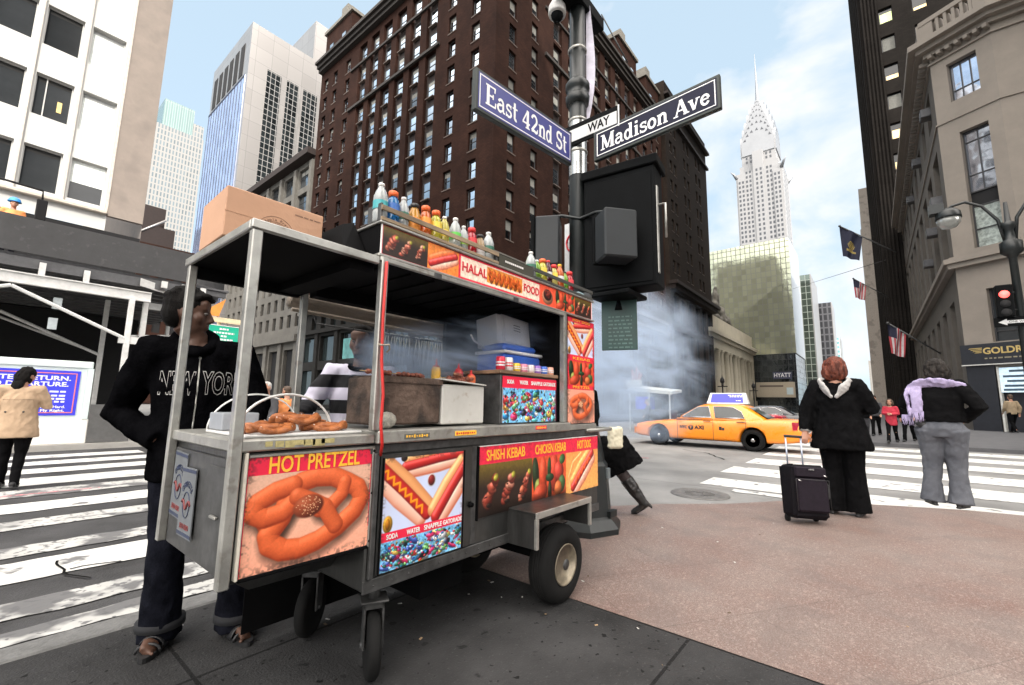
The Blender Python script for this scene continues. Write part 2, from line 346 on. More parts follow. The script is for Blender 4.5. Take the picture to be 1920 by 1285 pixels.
# ------------------------------------------------------------------ facades
def facade(mb, O, u, nrm, Wd, z0, z1, ops, dep=.3, mi=0, ri=None, back=None):
    """wall from z0 to z1 with rectangular openings (a, b, c, d) cut into it and their reveals"""
    O, u, nv = Vector(O), Vector(u), Vector(nrm); ri = mi if ri is None else ri
    P = lambda a, z, k=0: O+u*a+Vector((0, 0, z))+nv*(-k)
    zs = sorted({z0, z1} | {q for o in ops for q in (o[2], o[3]) if z0 < q < z1})
    for za, zb in zip(zs, zs[1:]):
        zm = (za+zb)/2; cut = sorted((o[0], o[1]) for o in ops if o[2] < zm < o[3]); x = 0
        for a, b in cut+[(Wd, Wd)]:
            if a > x+1e-6: mb.quad(P(x, za), P(a, za), P(a, zb), P(x, zb), mi)
            x = max(x, b)
    for a, b, c, d in ops:
        mb.quad(P(a, c), P(a, d), P(a, d, dep), P(a, c, dep), ri); mb.quad(P(b, c), P(b, c, dep), P(b, d, dep), P(b, d), ri)
        mb.quad(P(a, c), P(a, c, dep), P(b, c, dep), P(b, c), ri); mb.quad(P(a, d), P(b, d), P(b, d, dep), P(a, d, dep), ri)
        if back is not None: mb.quad(P(a, c, dep), P(a, d, dep), P(b, d, dep), P(b, c, dep), back)
    return mb
def sash(w, h, bars, fw=.07, blind=0, sill=0, mats=4):
    """one window: frame, sash bars, pane, blind; local x across, z up, -y outwards"""
    b = MB()
    b.box(0, fw, -.03, .05, 0, h, 0); b.box(w-fw, w, -.03, .05, 0, h, 0); b.box(fw, w-fw, -.03, .05, 0, fw, 0); b.box(fw, w-fw, -.03, .05, h-fw, h, 0)
    for k, q in bars:
        if k == 'h': b.box(fw, w-fw, -.025, .04, h*q-fw*.4, h*q+fw*.4, 0)
        else: b.box(w*q-fw*.4, w*q+fw*.4, -.024, .039, fw, h-fw, 0)
    b.quad((fw, .02, fw), (w-fw, .02, fw), (w-fw, .02, h-fw), (fw, .02, h-fw), 1)
    if blind: b.quad((fw, .012, h*(1-blind)), (w-fw, .012, h*(1-blind)), (w-fw, .012, h-fw), (fw, .012, h-fw), 2)
    if sill: b.box(-.08, w+.08, -.36, .0, -.1, 0, 3)
    return b
CAMP = Vector((0, 0, 1.22))
def put_windows(root, spots, meshes, u, nrm, name='window', cap=100):
    """spots: (position of the lower corner); meshes: the mesh variants. The nearest `cap` are parts, the rest one part."""
    u, nv = Vector(u), Vector(nrm); R = Matrix((u, -nv, Vector((0, 0, 1)))).transposed().to_4x4()
    if u.cross(-nv).z < 0: pass
    spots = sorted(spots, key=lambda p: (Vector(p)-CAMP).length); r2 = random.Random(len(spots))
    rest = MB()
    for i, p in enumerate(spots):
        me = r2.choice(meshes); Mx = Matrix.Translation(p) @ R
        if i < cap:
            o = link(name, me); o.matrix_world = Mx; Ml = Matrix.Translation(root.location).inverted() @ Mx
            o.parent = root; o.matrix_parent_inverse = Matrix(); o.matrix_basis = Ml
        else:
            off = len(rest.v); rest.v += [tuple(Mx @ v.co) for v in me.vertices]
            for q in me.polygons: rest.f.append(tuple(j+off for j in q.vertices)); rest.m.append(q.material_index); rest.sm.append(False)
    if rest.v:
        o = rest.build(name, list(meshes[0].materials)); W(o, root); o['kind'] = 'stuff'
def glass(name, col, rough=.06, metal=.0, spec=.9, bump=0):
    m = mat(name, col, rough, metal, var=.25, scale=.35, spec=spec, objvar=.35)
    if bump:
        t = m.node_tree; n = t.nodes; p = n['Principled BSDF']; c = n.new('ShaderNodeTexCoord'); z = n.new('ShaderNodeTexNoise'); z.inputs['Scale'].default_value = .9; z.inputs['Detail'].default_value = 2
        t.links.new(c.outputs['Object'], z.inputs['Vector']); b = n.new('ShaderNodeBump'); b.inputs['Strength'].default_value = bump; b.inputs['Distance'].default_value = .1
        t.links.new(z.outputs['Fac'], b.inputs['Height']); t.links.new(b.outputs[0], p.inputs['Normal'])
    return m
g_sky = glass('glass_sky', (.62, .68, .74), .05, 1.0, bump=.25)
g_dark = glass('glass_dark', (.02, .024, .028), .08, 0, .5, bump=.15)
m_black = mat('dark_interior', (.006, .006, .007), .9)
m_blind = mat('roller_blind', (.22, .22, .20), .8, objvar=.3)
m_frame = mat('window_frame_dark', (.03, .03, .032), .5)
m_white = mat('white_panel', (.50, .50, .485), .45, var=.04, scale=.7)
X1, Y1 = (1, 0, 0), (0, 1, 0); SN, WN = (0, -1, 0), (-1, 0, 0)

def grid_mat(name, cell, glasscol, linecol, lw=.05, metal=.9, rough=.12, var=.25, axis='x', bump=0):
    """curtain wall: a rectangular lattice of lines over panes, laid out in object space (axis = which way the wall runs)"""
    m = D.materials.new(name); m.use_nodes = True; t = m.node_tree; n = t.nodes; l = t.links; p = n['Principled BSDF']
    c = n.new('ShaderNodeTexCoord'); s = n.new('ShaderNodeSeparateXYZ'); l.new(c.outputs['Object'], s.inputs[0]); k = n.new('ShaderNodeCombineXYZ')
    if axis == 'xy':
        aa = n.new('ShaderNodeMath'); l.new(s.outputs['X'], aa.inputs[0]); l.new(s.outputs['Y'], aa.inputs[1]); l.new(aa.outputs[0], k.inputs['X'])
    else: l.new(s.outputs['X' if axis == 'x' else 'Y'], k.inputs['X'])
    l.new(s.outputs['Z'], k.inputs['Y'])
    b = n.new('ShaderNodeTexBrick'); b.offset = 0; l.new(k.outputs[0], b.inputs['Vector'])
    b.inputs['Scale'].default_value = 1; b.inputs['Brick Width'].default_value = cell[0]; b.inputs['Row Height'].default_value = cell[1]; b.inputs['Mortar Size'].default_value = lw; b.inputs['Mortar Smooth'].default_value = .05
    b.inputs['Color1'].default_value = (*[q*(1-var) for q in glasscol], 1); b.inputs['Color2'].default_value = (*[min(1, q*(1+var)) for q in glasscol], 1); b.inputs['Mortar'].default_value = (*linecol, 1)
    l.new(b.outputs['Color'], p.inputs['Base Color'])
    f = n.new('ShaderNodeMapRange'); f.inputs['To Min'].default_value = metal; f.inputs['To Max'].default_value = 0; l.new(b.outputs['Fac'], f.inputs['Value']); l.new(f.outputs[0], p.inputs['Metallic'])
    f2 = n.new('ShaderNodeMapRange'); f2.inputs['To Min'].default_value = rough; f2.inputs['To Max'].default_value = .6; l.new(b.outputs['Fac'], f2.inputs['Value']); l.new(f2.outputs[0], p.inputs['Roughness'])
    if bump:
        z = n.new('ShaderNodeTexNoise'); z.inputs['Scale'].default_value = .22; z.inputs['Detail'].default_value = 4; l.new(c.outputs['Object'], z.inputs['Vector'])
        q = n.new('ShaderNodeBump'); q.inputs['Strength'].default_value = bump; q.inputs['Distance'].default_value = .5; l.new(z.outputs['Fac'], q.inputs['Height']); l.new(q.outputs[0], p.inputs['Normal'])
    return m

# ---- white office block on the near left corner
m_pier = mat('stone_pier', (.22, .185, .16), .8, var=.12, scale=1.2, bump=.3)
rt = thing('office_building', 'white panelled office block with wide windows above the dark sidewalk shed', 'building', (-4, 27, 0))
ops = []; spots = []
for r in range(9):
    zb = 9.9+3.28*r
    for c in range(-7, 2):
        a = .24+1.46*c; ops.append((a+16, a+1.18+16, zb, zb+1.9)); spots.append((a, 27.22, zb))
b = facade(MB(), (-16, 27, 0), X1, SN, 18.98+.1, 8.8, 40, ops, .22, 0)
b.box(-16, 4.38, 27.02, 50, 39.9, 40.5, 0); b.quad((4.38, 27, 0), (4.38, 50, 0), (4.38, 50, 40), (4.38, 27, 40), 1)
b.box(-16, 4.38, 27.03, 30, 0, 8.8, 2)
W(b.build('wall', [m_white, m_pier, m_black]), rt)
W(MB().box(3.08, 4.37, 26.88, 27.1, 9.5, 40.2).build('stone_pier', add_specks(m_pier, .9, (.16, .135, .12), .6, (.55, .7))), rt)
b = MB()
for c in range(-8, 3): b.box(.10+1.46*c, .16+1.46*c, 26.86, 26.998, 9.7, 40)
b.box(2.98, 3.06, 26.84, 26.998, 9.7, 40)
W(b.build('mullion', mat('bronze_fin', (.5, .45, .4), .5)), rt)
W(MB().bbox(-16, 3.06, 26.72, 26.998, 9.52, 9.68, .03).build('sill_ledge', mat('sill_stone', (.45, .4, .34), .7)), rt)
m_off = [m_white, glass('office_glass', (.03, .033, .036), .08, 0, .45), mat('dark_pelmet', (.012, .012, .012), .8), m_white]
m_off2 = [m_white, mat('pale_blind_sky', (.72, .76, .74), .6, objvar=.1), mat('grey_blind', (.35, .36, .36), .7), m_white]  # pale tone serves blinds and whole panes with sky reflection painted in
ms = [sash(1.18, 1.9, [], .05, .14).mesh('office_window', m_off) for _ in range(5)]
q = sash(1.18, 1.9, [('v', .3)], .05, .14); q.quad((.75, .012, .5), (.9, .012, .5), (.9, .012, 1.0), (.75, .012, 1.0), 4)
ms.append(q.mesh('office_window', m_off+[mat('yellow_paper', (.75, .55, .22), .8)]))
ms.append(sash(1.18, 1.9, [], .05, .12).mesh('office_window', m_off2)); ms.append(sash(1.18, 1.9, [], .05, .55).mesh('office_window', [m_white, m_off[1], m_off2[1], m_white]))
q = sash(1.18, 1.9, [], .05, .14); q.quad((.2, .013, 1.35), (1.0, .013, 1.35), (1.0, .013, 1.42), (.2, .013, 1.42), 4); ms.append(q.mesh('office_window', m_off+[mat('ceiling_lamp', (.8, .7, .5), .5, emit=.6)]))
pale = [s_ for s_ in spots if s_[0] > 1.5]; put_windows(rt, [s_ for s_ in spots if s_[0] <= 1.5], ms[:6]+ms[7:], X1, SN, cap=60); put_windows(rt, pale, [ms[2], ms[6], ms[6], ms[7]], X1, SN, 'office_window', cap=20)

# ---- sidewalk shed (scaffold) along its foot
rt = thing('sidewalk_shed', 'dark hoarding on white steel scaffold posts covering the far left pavement', 'scaffold', (0, 16.5, 0))
m_hoard = add_specks(mat('hoarding_grey', (.05, .05, .052), .7, var=.15, scale=3, bump=.2), 7, (.1, .1, .1), .5, (.62, .75))
m_steel = mat('white_steel', (.62, .62, .61), .5, var=.12, scale=6); m_deck = mat('deck_steel', (.11, .11, .115), .5, .4)
b = MB(); b.box(-14, 4.15, 16.5, 16.56, 4.82, 5.74)
for i in range(6):   # the hoarding turns the corner and runs north
    a, c = i/6, (i+1)/6; f = lambda t: (4.15+1.1*math.sin(t*1.57), 16.5+1.1*(1-math.cos(t*1.57)))
    (xa, ya), (xb, yb) = f(a), f(c); b.add([(xa, ya, 4.82), (xb, yb, 4.82), (xb, yb, 5.74), (xa, ya, 5.74)], [(0, 1, 2, 3)])
b.box(5.2, 5.26, 17.6, 60, 4.82, 5.74)
W(b.build('hoarding', m_hoard), rt)
b = MB(); b.box(-14, 5.15, 16.62, 26.9, 4.74, 4.8)
for k in range(14): b.box(-14, 5.1, 16.7+k*.7, 16.85+k*.7, 4.56, 4.738)
b.box(-14, 4.1, 16.58, 16.72, 4.45, 4.72)
W(b.build('deck', m_deck), rt)
W(MB().ring([(-.6, 16.6, 6.62), (.62, 16.6, 6.56), (.64, 16.6, 6.2)], .03, 8).bbox(.54, .74, 16.52, 16.68, 5.742, 6.3, .02).build('floodlight', m_black), rt)
b = MB(); b.box(-14, 3.1, 16.42, 16.56, 4.0, 4.03); b.box(-14, 3.1, 16.47, 16.51, 4.03, 4.26); b.box(-14, 3.1, 16.42, 16.56, 4.26, 4.29)
for x in (3.6, 4.1, 4.6): b.box(x-.3, x-.16, 16.4, 16.48, 4.5, 4.7)
b.add([(2.8, 16.44, 4.45), (5.1, 17.3, 4.2), (5.1, 17.3, 4.4), (2.8, 16.44, 4.68)], [(0, 1, 2, 3)]); b.box(3.12, 5.1, 17.4, 17.5, 3.95, 4.15)
W(b.build('beam', m_steel), rt)
for x, y, wd in ((2.68, 16.46, .13), (3.05, 16.75, .13), (-3.2, 16.46, .13), (2.66, 20.2, .13), (4.9, 18.6, .12), (4.9, 22.5, .12)):
    W(MB().bbox(x-wd/2, x+wd/2, y-.06, y+.06, 0, 4.0 if y < 17 else 4.5, .01).build('post', m_steel), rt)
for x in (.83, 1.67): W(MB().box(x-.06, x+.06, 16.44, 16.54, 4.29, 4.62).build('strut', m_steel), rt)
for p, q in (((.35, 16.44, 3.92), (2.62, 16.44, 2.86)), ((.35, 16.44, 3.92), (-2.9, 16.44, 2.7)), ((.3, 20.1, 3.7), (2.6, 20.1, 2.6)), ((.3, 23.2, 3.9), (2.6, 23.2, 3.0)), ((2.75, 16.7, 2.95), (4.9, 18.6, 3.4)), ((3.0, 16.9, 2.6), (4.9, 18.7, 2.9)), ((3.0, 16.9, 2.2), (4.9, 18.8, 2.5))):
    W(MB().ring([p, q], .045, 6, 0, True, False).build('brace', m_steel), rt)
W(MB().box(2.5, 3.1, 16.42, 16.54, 2.72, 2.92).build('beam', m_steel), rt)
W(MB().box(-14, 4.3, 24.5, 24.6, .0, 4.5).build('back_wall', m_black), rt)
for x_, z_ in ((1.1, 2.95), (1.13, 3.5)): W(MB().box(x_, x_+.17, 16.7, 16.8, z_, z_+.3).build('notice', mat('notice_grey', (.45, .5, .52), .6)), rt)
W(MB().box(2.05, 2.9, 15.86, 15.9, .02, 1.0).build('kick_board', mat('board_grey', (.10, .10, .10), .7)), rt)
# advertising kiosk under it
rt = thing('ad_kiosk', 'pale blue framed kiosk with a blue poster under the sidewalk shed', 'kiosk', (.9, 15.95, 0))
m_kiosk = mat('kiosk_metal', (.62, .70, .70), .4, var=.06); m_kw = mat('kiosk_white', (.8, .78, .74), .5, var=.06)
W(MB().bbox(-4, 2.05, 15.86, 16.2, 0, .62, .02).build('base', m_kw), rt)
W(MB().bbox(-4, 2.0, 15.86, 16.2, 1.92, 2.1, .02).box(1.9, 2.02, 15.85, 16.2, .62, 1.92).box(-4, 1.9, 15.9, 16.2, .62, 1.92).build('frame', m_kiosk), rt)
m_blue = mat('poster_blue', lin(62, 66, 222), .35, var=.1, scale=1.5); m_wt = mat('print_white', (.85, .85, .85), .4, var=.02); m_or = mat('print_salmon', lin(235, 130, 120), .4)
b = MB(); b.box(-4, 1.78, 15.88, 15.897, .72, 1.84, 0)
for z0, z1, x0, x1 in ((1.76, 1.78, -3.9, 1.72), (.78, .80, -3.9, 1.72)): b.box(x0, x1, 15.87, 15.8795, z0, z1, 2)
b.box(1.70, 1.72, 15.87, 15.8795, .80, 1.76, 2)
T = lambda s, z, sz, wd, xr=1.62: b.text(s, sz, (xr-wd/2, 15.874, z), X1, (0, 0, 1), 1, .002, 'CENTER', wd, .004)
T('A BETTER RETURN.', 1.64, .15, 1.75); T('NO DEPARTURE.', 1.49, .15, 1.42, 1.58)
for i, (z, wd) in enumerate(((1.31, 1.0), (1.21, .95), (1.13, .5), (1.06, .58))):
    x = 1.55
    while x > 1.55-wd: q = rr.uniform(.05, .16); b.box(x-q, x, 15.875, 15.8795, z-.02, z+.022, 1); x -= q+.03
b.text('Work Hard.', .09, (1.33, 15.874, .93), X1, (0, 0, 1), 1, .002, 'CENTER', .5, .002); b.text('Fly Right.', .09, (1.36, 15.874, .84), X1, (0, 0, 1), 1, .002, 'CENTER', .42, .002)
W(b.build('poster', [m_blue, m_wt, m_or]), rt)
# ---- green road sign and orange arrow beyond the man
rt = thing('road_sign', 'small green road sign with white arrow behind the man in the hoodie', 'sign', (3.75, 12.2, 0))
m_grn = mat('sign_green', lin(0, 175, 140), .4, var=.05)
b = MB(); b.box(3.40, 4.02, 12, 12.02, 2.42, 2.95, 0)
for z, s in ((2.86, .10), (2.77, .22), (2.69, .06), (2.61, .2)):
    x = 3.71-s
    while x < 3.71+s: q = rr.uniform(.03, .08); b.box(x, min(x+q, 3.71+s), 11.995, 11.9995, z-.02, z+.02, 1); x += q+.015
b.plate([(0, 0), (.09, .05), (.09, .018), (.2, .018), (.2, -.018), (.09, -.018), (.09, -.05)], (3.6, 11.998, 2.5), X1, (0, 0, 1), .003, 1)
b.box(3.40, 4.02, 11.996, 11.9995, 2.42, 2.435, 1); b.box(3.40, 4.02, 11.996, 11.9995, 2.935, 2.95, 1)
W(b.build('panel', [m_grn, m_wt]), rt); W(MB().cyl((3.75, 12.06, -.13), (3.75, 12.06, 2.9), .03, 8).build('post', m_deck), rt)
rt = thing('traffic_barricade', 'orange and white arrow barricade board above the green sign', 'barricade', (4.1, 14.4, 0))
b = MB(); b.plate([(0, 0), (.62, .52), (.5, .06), (.5, 0)], (3.75, 14.3, 3.52), X1, (0, 0, 1), .04, 0); b.box(3.72, 4.9, 14.28, 14.36, 3.36, 3.5, 1); b.cyl((4.3, 14.4, -.13), (4.3, 14.4, 3.5), .05, 8, 1)
W(b.build('board', [mat('safety_orange', (.8, .30, .05), .5), mat('cream_paint', (.75, .62, .4), .5)]), rt)
# ------------------------------------------------------------------ brown brick hotel on the far corner
m_brick = mat('brown_brick', (.030, .0148, .0112), .9, var=.25, scale=.35, tint=(.044, .022, .0165), bump=.4, bscale=9, spec=.08)
def brickify(m, s=1):
    t = m.node_tree; n = t.nodes; l = t.links; p = n['Principled BSDF']; src = p.inputs['Base Color'].links[0].from_socket
    c = n.new('ShaderNodeTexCoord'); sp_ = n.new('ShaderNodeSeparateXYZ'); l.new(c.outputs['Object'], sp_.inputs[0]); a = n.new('ShaderNodeMath'); l.new(sp_.outputs['X'], a.inputs[0]); l.new(sp_.outputs['Y'], a.inputs[1])
    k = n.new('ShaderNodeCombineXYZ'); l.new(a.outputs[0], k.inputs['X']); l.new(sp_.outputs['Z'], k.inputs['Y'])
    b = n.new('ShaderNodeTexBrick'); b.inputs['Scale'].default_value = s; b.inputs['Brick Width'].default_value = .42; b.inputs['Row Height'].default_value = .16; b.inputs['Mortar Size'].default_value = .02
    b.inputs['Color1'].default_value = (1.1, 1.05, 1, 1); b.inputs['Color2'].default_value = (.78, .74, .74, 1); b.inputs['Mortar'].default_value = (.62, .62, .62, 1); l.new(k.outputs[0], b.inputs['Vector'])
    q = n.new('ShaderNodeMix'); q.data_type = 'RGBA'; q.blend_type = 'MULTIPLY'; q.inputs['Factor'].default_value = .8; l.new(src, q.inputs['A']); l.new(b.outputs['Color'], q.inputs['B']); l.new(q.outputs['Result'], p.inputs['Base Color'])
brickify(m_brick)
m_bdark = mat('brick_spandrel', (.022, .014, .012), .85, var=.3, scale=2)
m_bsill = mat('brick_sill', (.13, .10, .085), .8, var=.2)
m_stoneB = mat('grey_limestone', (.12, .113, .10), .8, var=.2, scale=.8, bump=.3)
rt = thing('brick_hotel', 'tall dark brown brick hotel filling the far corner behind the street signs', 'building', (40, 40, 0))
FL = [17.3+3.12*i for i in range(11)]
def brick_face(O, u, nrm, Wd, solid, strips, ztop, floors, sgn):
    ops = [(a-.6, a+.6, z, z+2.15) for a in solid for z in floors]
    sops = []
    for a in strips: sops += [(a-.95, a+.95, 16.6, floors[-3]-.55), (a-.95, a+.95, floors[-3]+.15-.3, floors[-1]+2.6)]
    b = facade(MB(), O, u, nrm, Wd, 15.2, ztop, ops+sops, .42, 0, 0)
    O, u, nv = Vector(O), Vector(u), Vector(nrm)
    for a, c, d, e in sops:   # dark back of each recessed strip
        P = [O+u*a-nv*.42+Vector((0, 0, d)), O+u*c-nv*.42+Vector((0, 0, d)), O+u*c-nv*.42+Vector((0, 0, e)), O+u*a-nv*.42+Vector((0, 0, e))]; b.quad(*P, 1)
    spots = [O+u*(a-.6)-nv*.3+Vector((0, 0, z)) for a in solid for z in floors]
    sp2 = [O+u*(a-.6)-nv*.36+Vector((0, 0, z)) for a in strips for z in floors]
    return b, spots, sp2
def ubox(mb, O, u, nrm, a0, a1, n0, n1, z0, z1, mi=0):
    """box along a wall: a along u, n outwards"""
    O, u, nv = Vector(O), Vector(u), Vector(nrm)
    vs = [O+u*a+nv*k+Vector((0, 0, z)) for z in (z0, z1) for k in (n0, n1) for a in (a0, a1)]
    mb.add(vs, [(0, 2, 3, 1), (4, 5, 7, 6), (0, 1, 5, 4), (2, 6, 7, 3), (0, 4, 6, 2), (1, 3, 7, 5)], mi)
OW, OS = (29.5, 27, 0), (29.5, 27, 0)
bw, s1, s2 = brick_face(OW, Y1, WN, 37, [2.9, 6.6, 29.0, 32.6, 35.4], [10.2, 13.3, 16.3, 19.3, 22.2, 25.1], 53, FL, 1)
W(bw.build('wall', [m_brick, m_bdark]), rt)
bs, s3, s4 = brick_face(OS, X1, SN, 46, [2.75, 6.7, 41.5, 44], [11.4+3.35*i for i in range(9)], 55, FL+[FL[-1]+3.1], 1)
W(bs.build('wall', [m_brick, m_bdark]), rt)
hm = [m_frame, g_sky, m_blind, m_bsill]; hd = [m_frame, glass('glass_grey', (.22, .25, .28), .06, .9, bump=.25), m_blind, m_bsill]
mW = [sash(1.2, 2.15, [('h', .5)], .07, bl, 1).mesh('window', hm) for bl in (0, 0, .25, 0)]+[sash(1.2, 2.15, [('h', .5)], .07, .3, 1).mesh('window', hd)]
mS = [sash(1.2, 2.15, [('h', .5)], .07, bl, 1).mesh('window', hd) for bl in (0, .45, .3)]+[sash(1.2, 2.15, [('h', .5)], .07, .5, 1).mesh('window', hm)]
mSt = [sash(1.2, 2.15, [('h', .5)], .07, bl, 0).mesh('window', hm) for bl in (0, 0, .3)]
put_windows(rt, [s for s in s1], mW, (0, -1, 0), WN, cap=60) if False else None
def west(spots): return [(p[0], p[1]+1.2, p[2]) for p in spots]
put_windows(rt, west(s1)+west(s2), mW, (0, -1, 0), WN, cap=50)
put_windows(rt, [tuple(p) for p in s3+s4], mS, X1, SN, cap=45)
for O, u, nn_, Wd in ((OW, Y1, WN, 37), (OS, X1, SN, 46)):
    zc = 52.6; b = MB()
    ubox(b, O, u, nn_, -.9, Wd, .002, .9, zc, zc+.5); ubox(b, O, u, nn_, -.6, Wd, .002, .6, zc-.5, zc); ubox(b, O, u, nn_, -1.2, Wd, .002, 1.25, zc+.5, zc+.9)
    W(b.build('cornice', mat('dark_cornice', (.03, .025, .022), .8, var=.3)), rt); b = MB()
    ubox(b, O, u, nn_, 8.6, Wd-9, .002, .28, FL[-3]-.5, FL[-3]-.15); ubox(b, O, u, nn_, 8.6, Wd-9, .002, .22, FL[-1]-.5, FL[-1]-.22)
    W(b.build('belt_course', D.materials['dark_cornice']), rt); b = MB()
    ubox(b, O, u, nn_, -.3, Wd, .002, .35, 15.0, 15.5, 1); b2 = MB(); ubox(b2, O, u, nn_, -.5, Wd, .002, .7, 13.2, 13.6); W(b2.build('belt_course', m_stoneB), rt); 0 and ubox(b, O, u, nn_, -.5, Wd, .002, .7, 13.2, 13.6, 1)
    W(b.build('belt_course', [D.materials['dark_cornice'], m_stoneB]), rt)
# attic storeys with gabled turrets
b = MB(); at = []
for O, u, nn_, Wd, tur in ((OW, Y1, WN, 37, ((0, 7.5), (29.5, 37))), (OS, X1, SN, 46, ((0, 8), (29, 36), (40, 46)))):
    ubox(b, O, u, nn_, 0, Wd, -8, -.9, 53.5, 56.2)
    ubox(b, O, u, nn_, 0, Wd, -.9, -.4, 56.2, 56.6, 1)
    for a, c in tur:
        ubox(b, O, u, nn_, a+.002, c, -7, -.3, 53.5, 59.3); ubox(b, O, u, nn_, a-.3, c+.3, -7.2, 0, 59.3, 59.8, 1)
        ubox(b, O, u, nn_, a+1.2, c-1.2, -5.5, -.8, 59.8, 61.2, 1); ubox(b, O, u, nn_, (a+c)/2-.9, (a+c)/2+.9, -3.5, -1, 61.2, 63.0, 1)
        O_, u_, nv_ = Vector(O), Vector(u), Vector(nn_)
        for q in (a+1.4, c-2.5): at.append((O_+u_*q+nv_*-.29+Vector((0, 0, 54.6)), u_, nv_))
W(b.build('attic', [m_brick, mat('copper_stone', (.16, .15, .13), .8, var=.3)]), rt)
aw = MB()
for P, u_, nv_ in at:
    for k, mi in ((0, 0), (.12, 1)): ubox(aw, P, u_, nv_, k, 1.2-k, 0, .02+k*.3, k, 2.3-k, mi)
W(aw.build('attic_windows', [m_black, g_sky]), rt)
# stone base with shop fronts
m_shop = glass('shop_glass', (.03, .04, .042), .08, .2, 1.0); m_teal = mat('teal_glass', (.16, .40, .36), .15, .3, var=.5, scale=.4)
opsW = [(1.2+5.2*i, 5.2+5.2*i, .6, 5.2) for i in range(7)]+[(1.4+5.2*i, 5.0+5.2*i, 6.4, 9.8) for i in range(7)]+[(1.3+2.6*i, 2.6+2.6*i, 10.9, 12.6) for i in range(13)]
opsS = [(1.2+5.2*i, 5.2+5.2*i, .6, 5.2) for i in range(8)]+[(1.4+5.2*i, 5.0+5.2*i, 6.4, 9.8) for i in range(8)]+[(1.3+2.6*i, 2.6+2.6*i, 10.9, 12.6) for i in range(16)]
b = facade(MB(), (29.45, 26.95, 0), Y1, WN, 37, 0, 15.2, opsW, .5, 0, 0, 1); facade(b, (29.45, 26.95, 0), X1, SN, 46, 0, 15.2, opsS, .5, 0, 0, 1)
for i in range(8): ubox(b, OW, Y1, WN, .1+5.2*i, .9+5.2*i, .06, .32, 0, 10.2, 0)
for i in range(9): ubox(b, OS, X1, SN, .1+5.2*i, .9+5.2*i, .06, .32, 0, 10.2, 0)
ubox(b, OW, Y1, WN, 0, 37, .06, .5, 10.2, 10.7, 0); ubox(b, OS, X1, SN, 0, 46, .06, .5, 10.2, 10.7, 0)
ubox(b, OW, Y1, WN, 19, 26, .1, 1.6, 4.9, 5.3, 2); ubox(b, OW, Y1, WN, 20.5, 25, -.3, .02, .8, 9, 3)
for q in (1.4, 2.2, 3.1, 3.9): ubox(b, OW, Y1, WN, 19, 26, .02, .07, q, q+.1, 2)
for i in range(18): ubox(b, OW, Y1, WN, 1.4+1.5*i, 1.46+1.5*i, -.4, -.3, 6.4, 9.8, 2)
W(b.build('base', [add_specks(mat('dark_stone_base', (.026, .025, .0235), .8, var=.25, scale=1, spec=.12), 3, (.03, .03, .03), .5), m_shop, m_deck, m_teal]), rt)
W(MB().quad((29.6, 27.4, 55), (75.4, 27.4, 55), (75.4, 64, 55), (29.6, 64, 55)).quad((75.5, 27, 0), (75.5, 64, 0), (75.5, 64, 55), (75.5, 27, 55)).quad((75.5, 64, 0), (29.5, 64, 0), (29.5, 64, 55), (75.5, 64, 55)).build('roof', m_brick), rt)

# ---- brown tower further east
m_brick2 = mat('drab_brick', (.036, .028, .023), .9, var=.2, scale=.5, bump=.3, spec=.08); brickify(m_brick2)
rt = thing('brick_tower', 'drab brown tower with paired windows between the hotel and the columned station', 'building', (90, 40, 0))
O2 = (75.8, 26.3, 0); cols = [2.6, 4.9, 10.4, 12.7, 18.2, 20.5]; fl = [25.2+3.9*i for i in range(8)]
b = facade(MB(), O2, X1, SN, 26.2, 0, 62, [(c-.65, c+.65, z, z+2.3) for c in cols for z in fl]+[(1.5+4.2*i, 4.4+4.2*i, 3+6.5*j, 8+6.5*j) for i in range(6) for j in range(3)], .4)
b.quad((75.8, 26.3, 0), (75.8, 50, 0), (75.8, 50, 62), (75.8, 26.3, 62)); b.quad((102, 26.3, 0), (102, 26.3, 62), (102, 50, 62), (102, 50, 0)); b.quad((75.8, 26.3, 62), (102, 26.3, 62), (102, 50, 62), (75.8, 50, 62))
b.box(75.85, 101.9, 26.75, 27.5, .1, 24, 1)
W(b.build('wall', [m_brick2, m_shop]), rt)
b = MB(); ubox(b, O2, X1, SN, -.6, 27.4, .002, 1.5, 22.4, 23.0); ubox(b, O2, X1, SN, -.3, 26.9, .002, 1.0, 21.6, 22.4); W(b.build('cornice', m_bdark), rt)
for z, o_ in ((55.4, .5), (59, .8)): b = MB(); ubox(b, O2, X1, SN, -.2, 26.6, .002, o_, z, z+.5); W(b.build('belt_course', m_bdark), rt)
put_windows(rt, [(75.8+c-.65, 26.6, z) for c in cols for z in fl], mS[:3], X1, SN)
# ---- dark tower top-right corner of 42nd beyond: limestone with low block along the avenue
rt = thing('stone_building', 'grey stone office building with large bays left of the brick hotel', 'building', (36, 80, 0))
b = facade(MB(), (29.6, 64.2, 0), Y1, WN, 32, 0, 38.5, [(1.2+5.2*i, 5.0+5.2*i, 26+4.2*j, 29.2+4.2*j) for i in range(6) for j in range(3)]+[(1+2.6*i, 2.2+2.6*i, 12+3*j, 14+3*j) for i in range(12) for j in range(4)]+[(1.5+5.2*i, 5.0+5.2*i, 1, 8.6) for i in range(6)], .5, 0, 0, 1)
b.quad((29.6, 64.2, 0), (60, 64.2, 0), (60, 64.2, 38.5), (29.6, 64.2, 38.5)); b.quad((29.6, 64.2, 38.5), (60, 64.2, 38.5), (60, 96.2, 38.5), (29.6, 96.2, 38.5)); b.quad((29.6, 96.2, 0), (29.6, 96.2, 38.5), (60, 96.2, 38.5), (60, 96.2, 0))
W(b.build('wall', [m_stoneB, m_black]), rt)
b = MB(); O3 = (29.6, 64.2, 0)
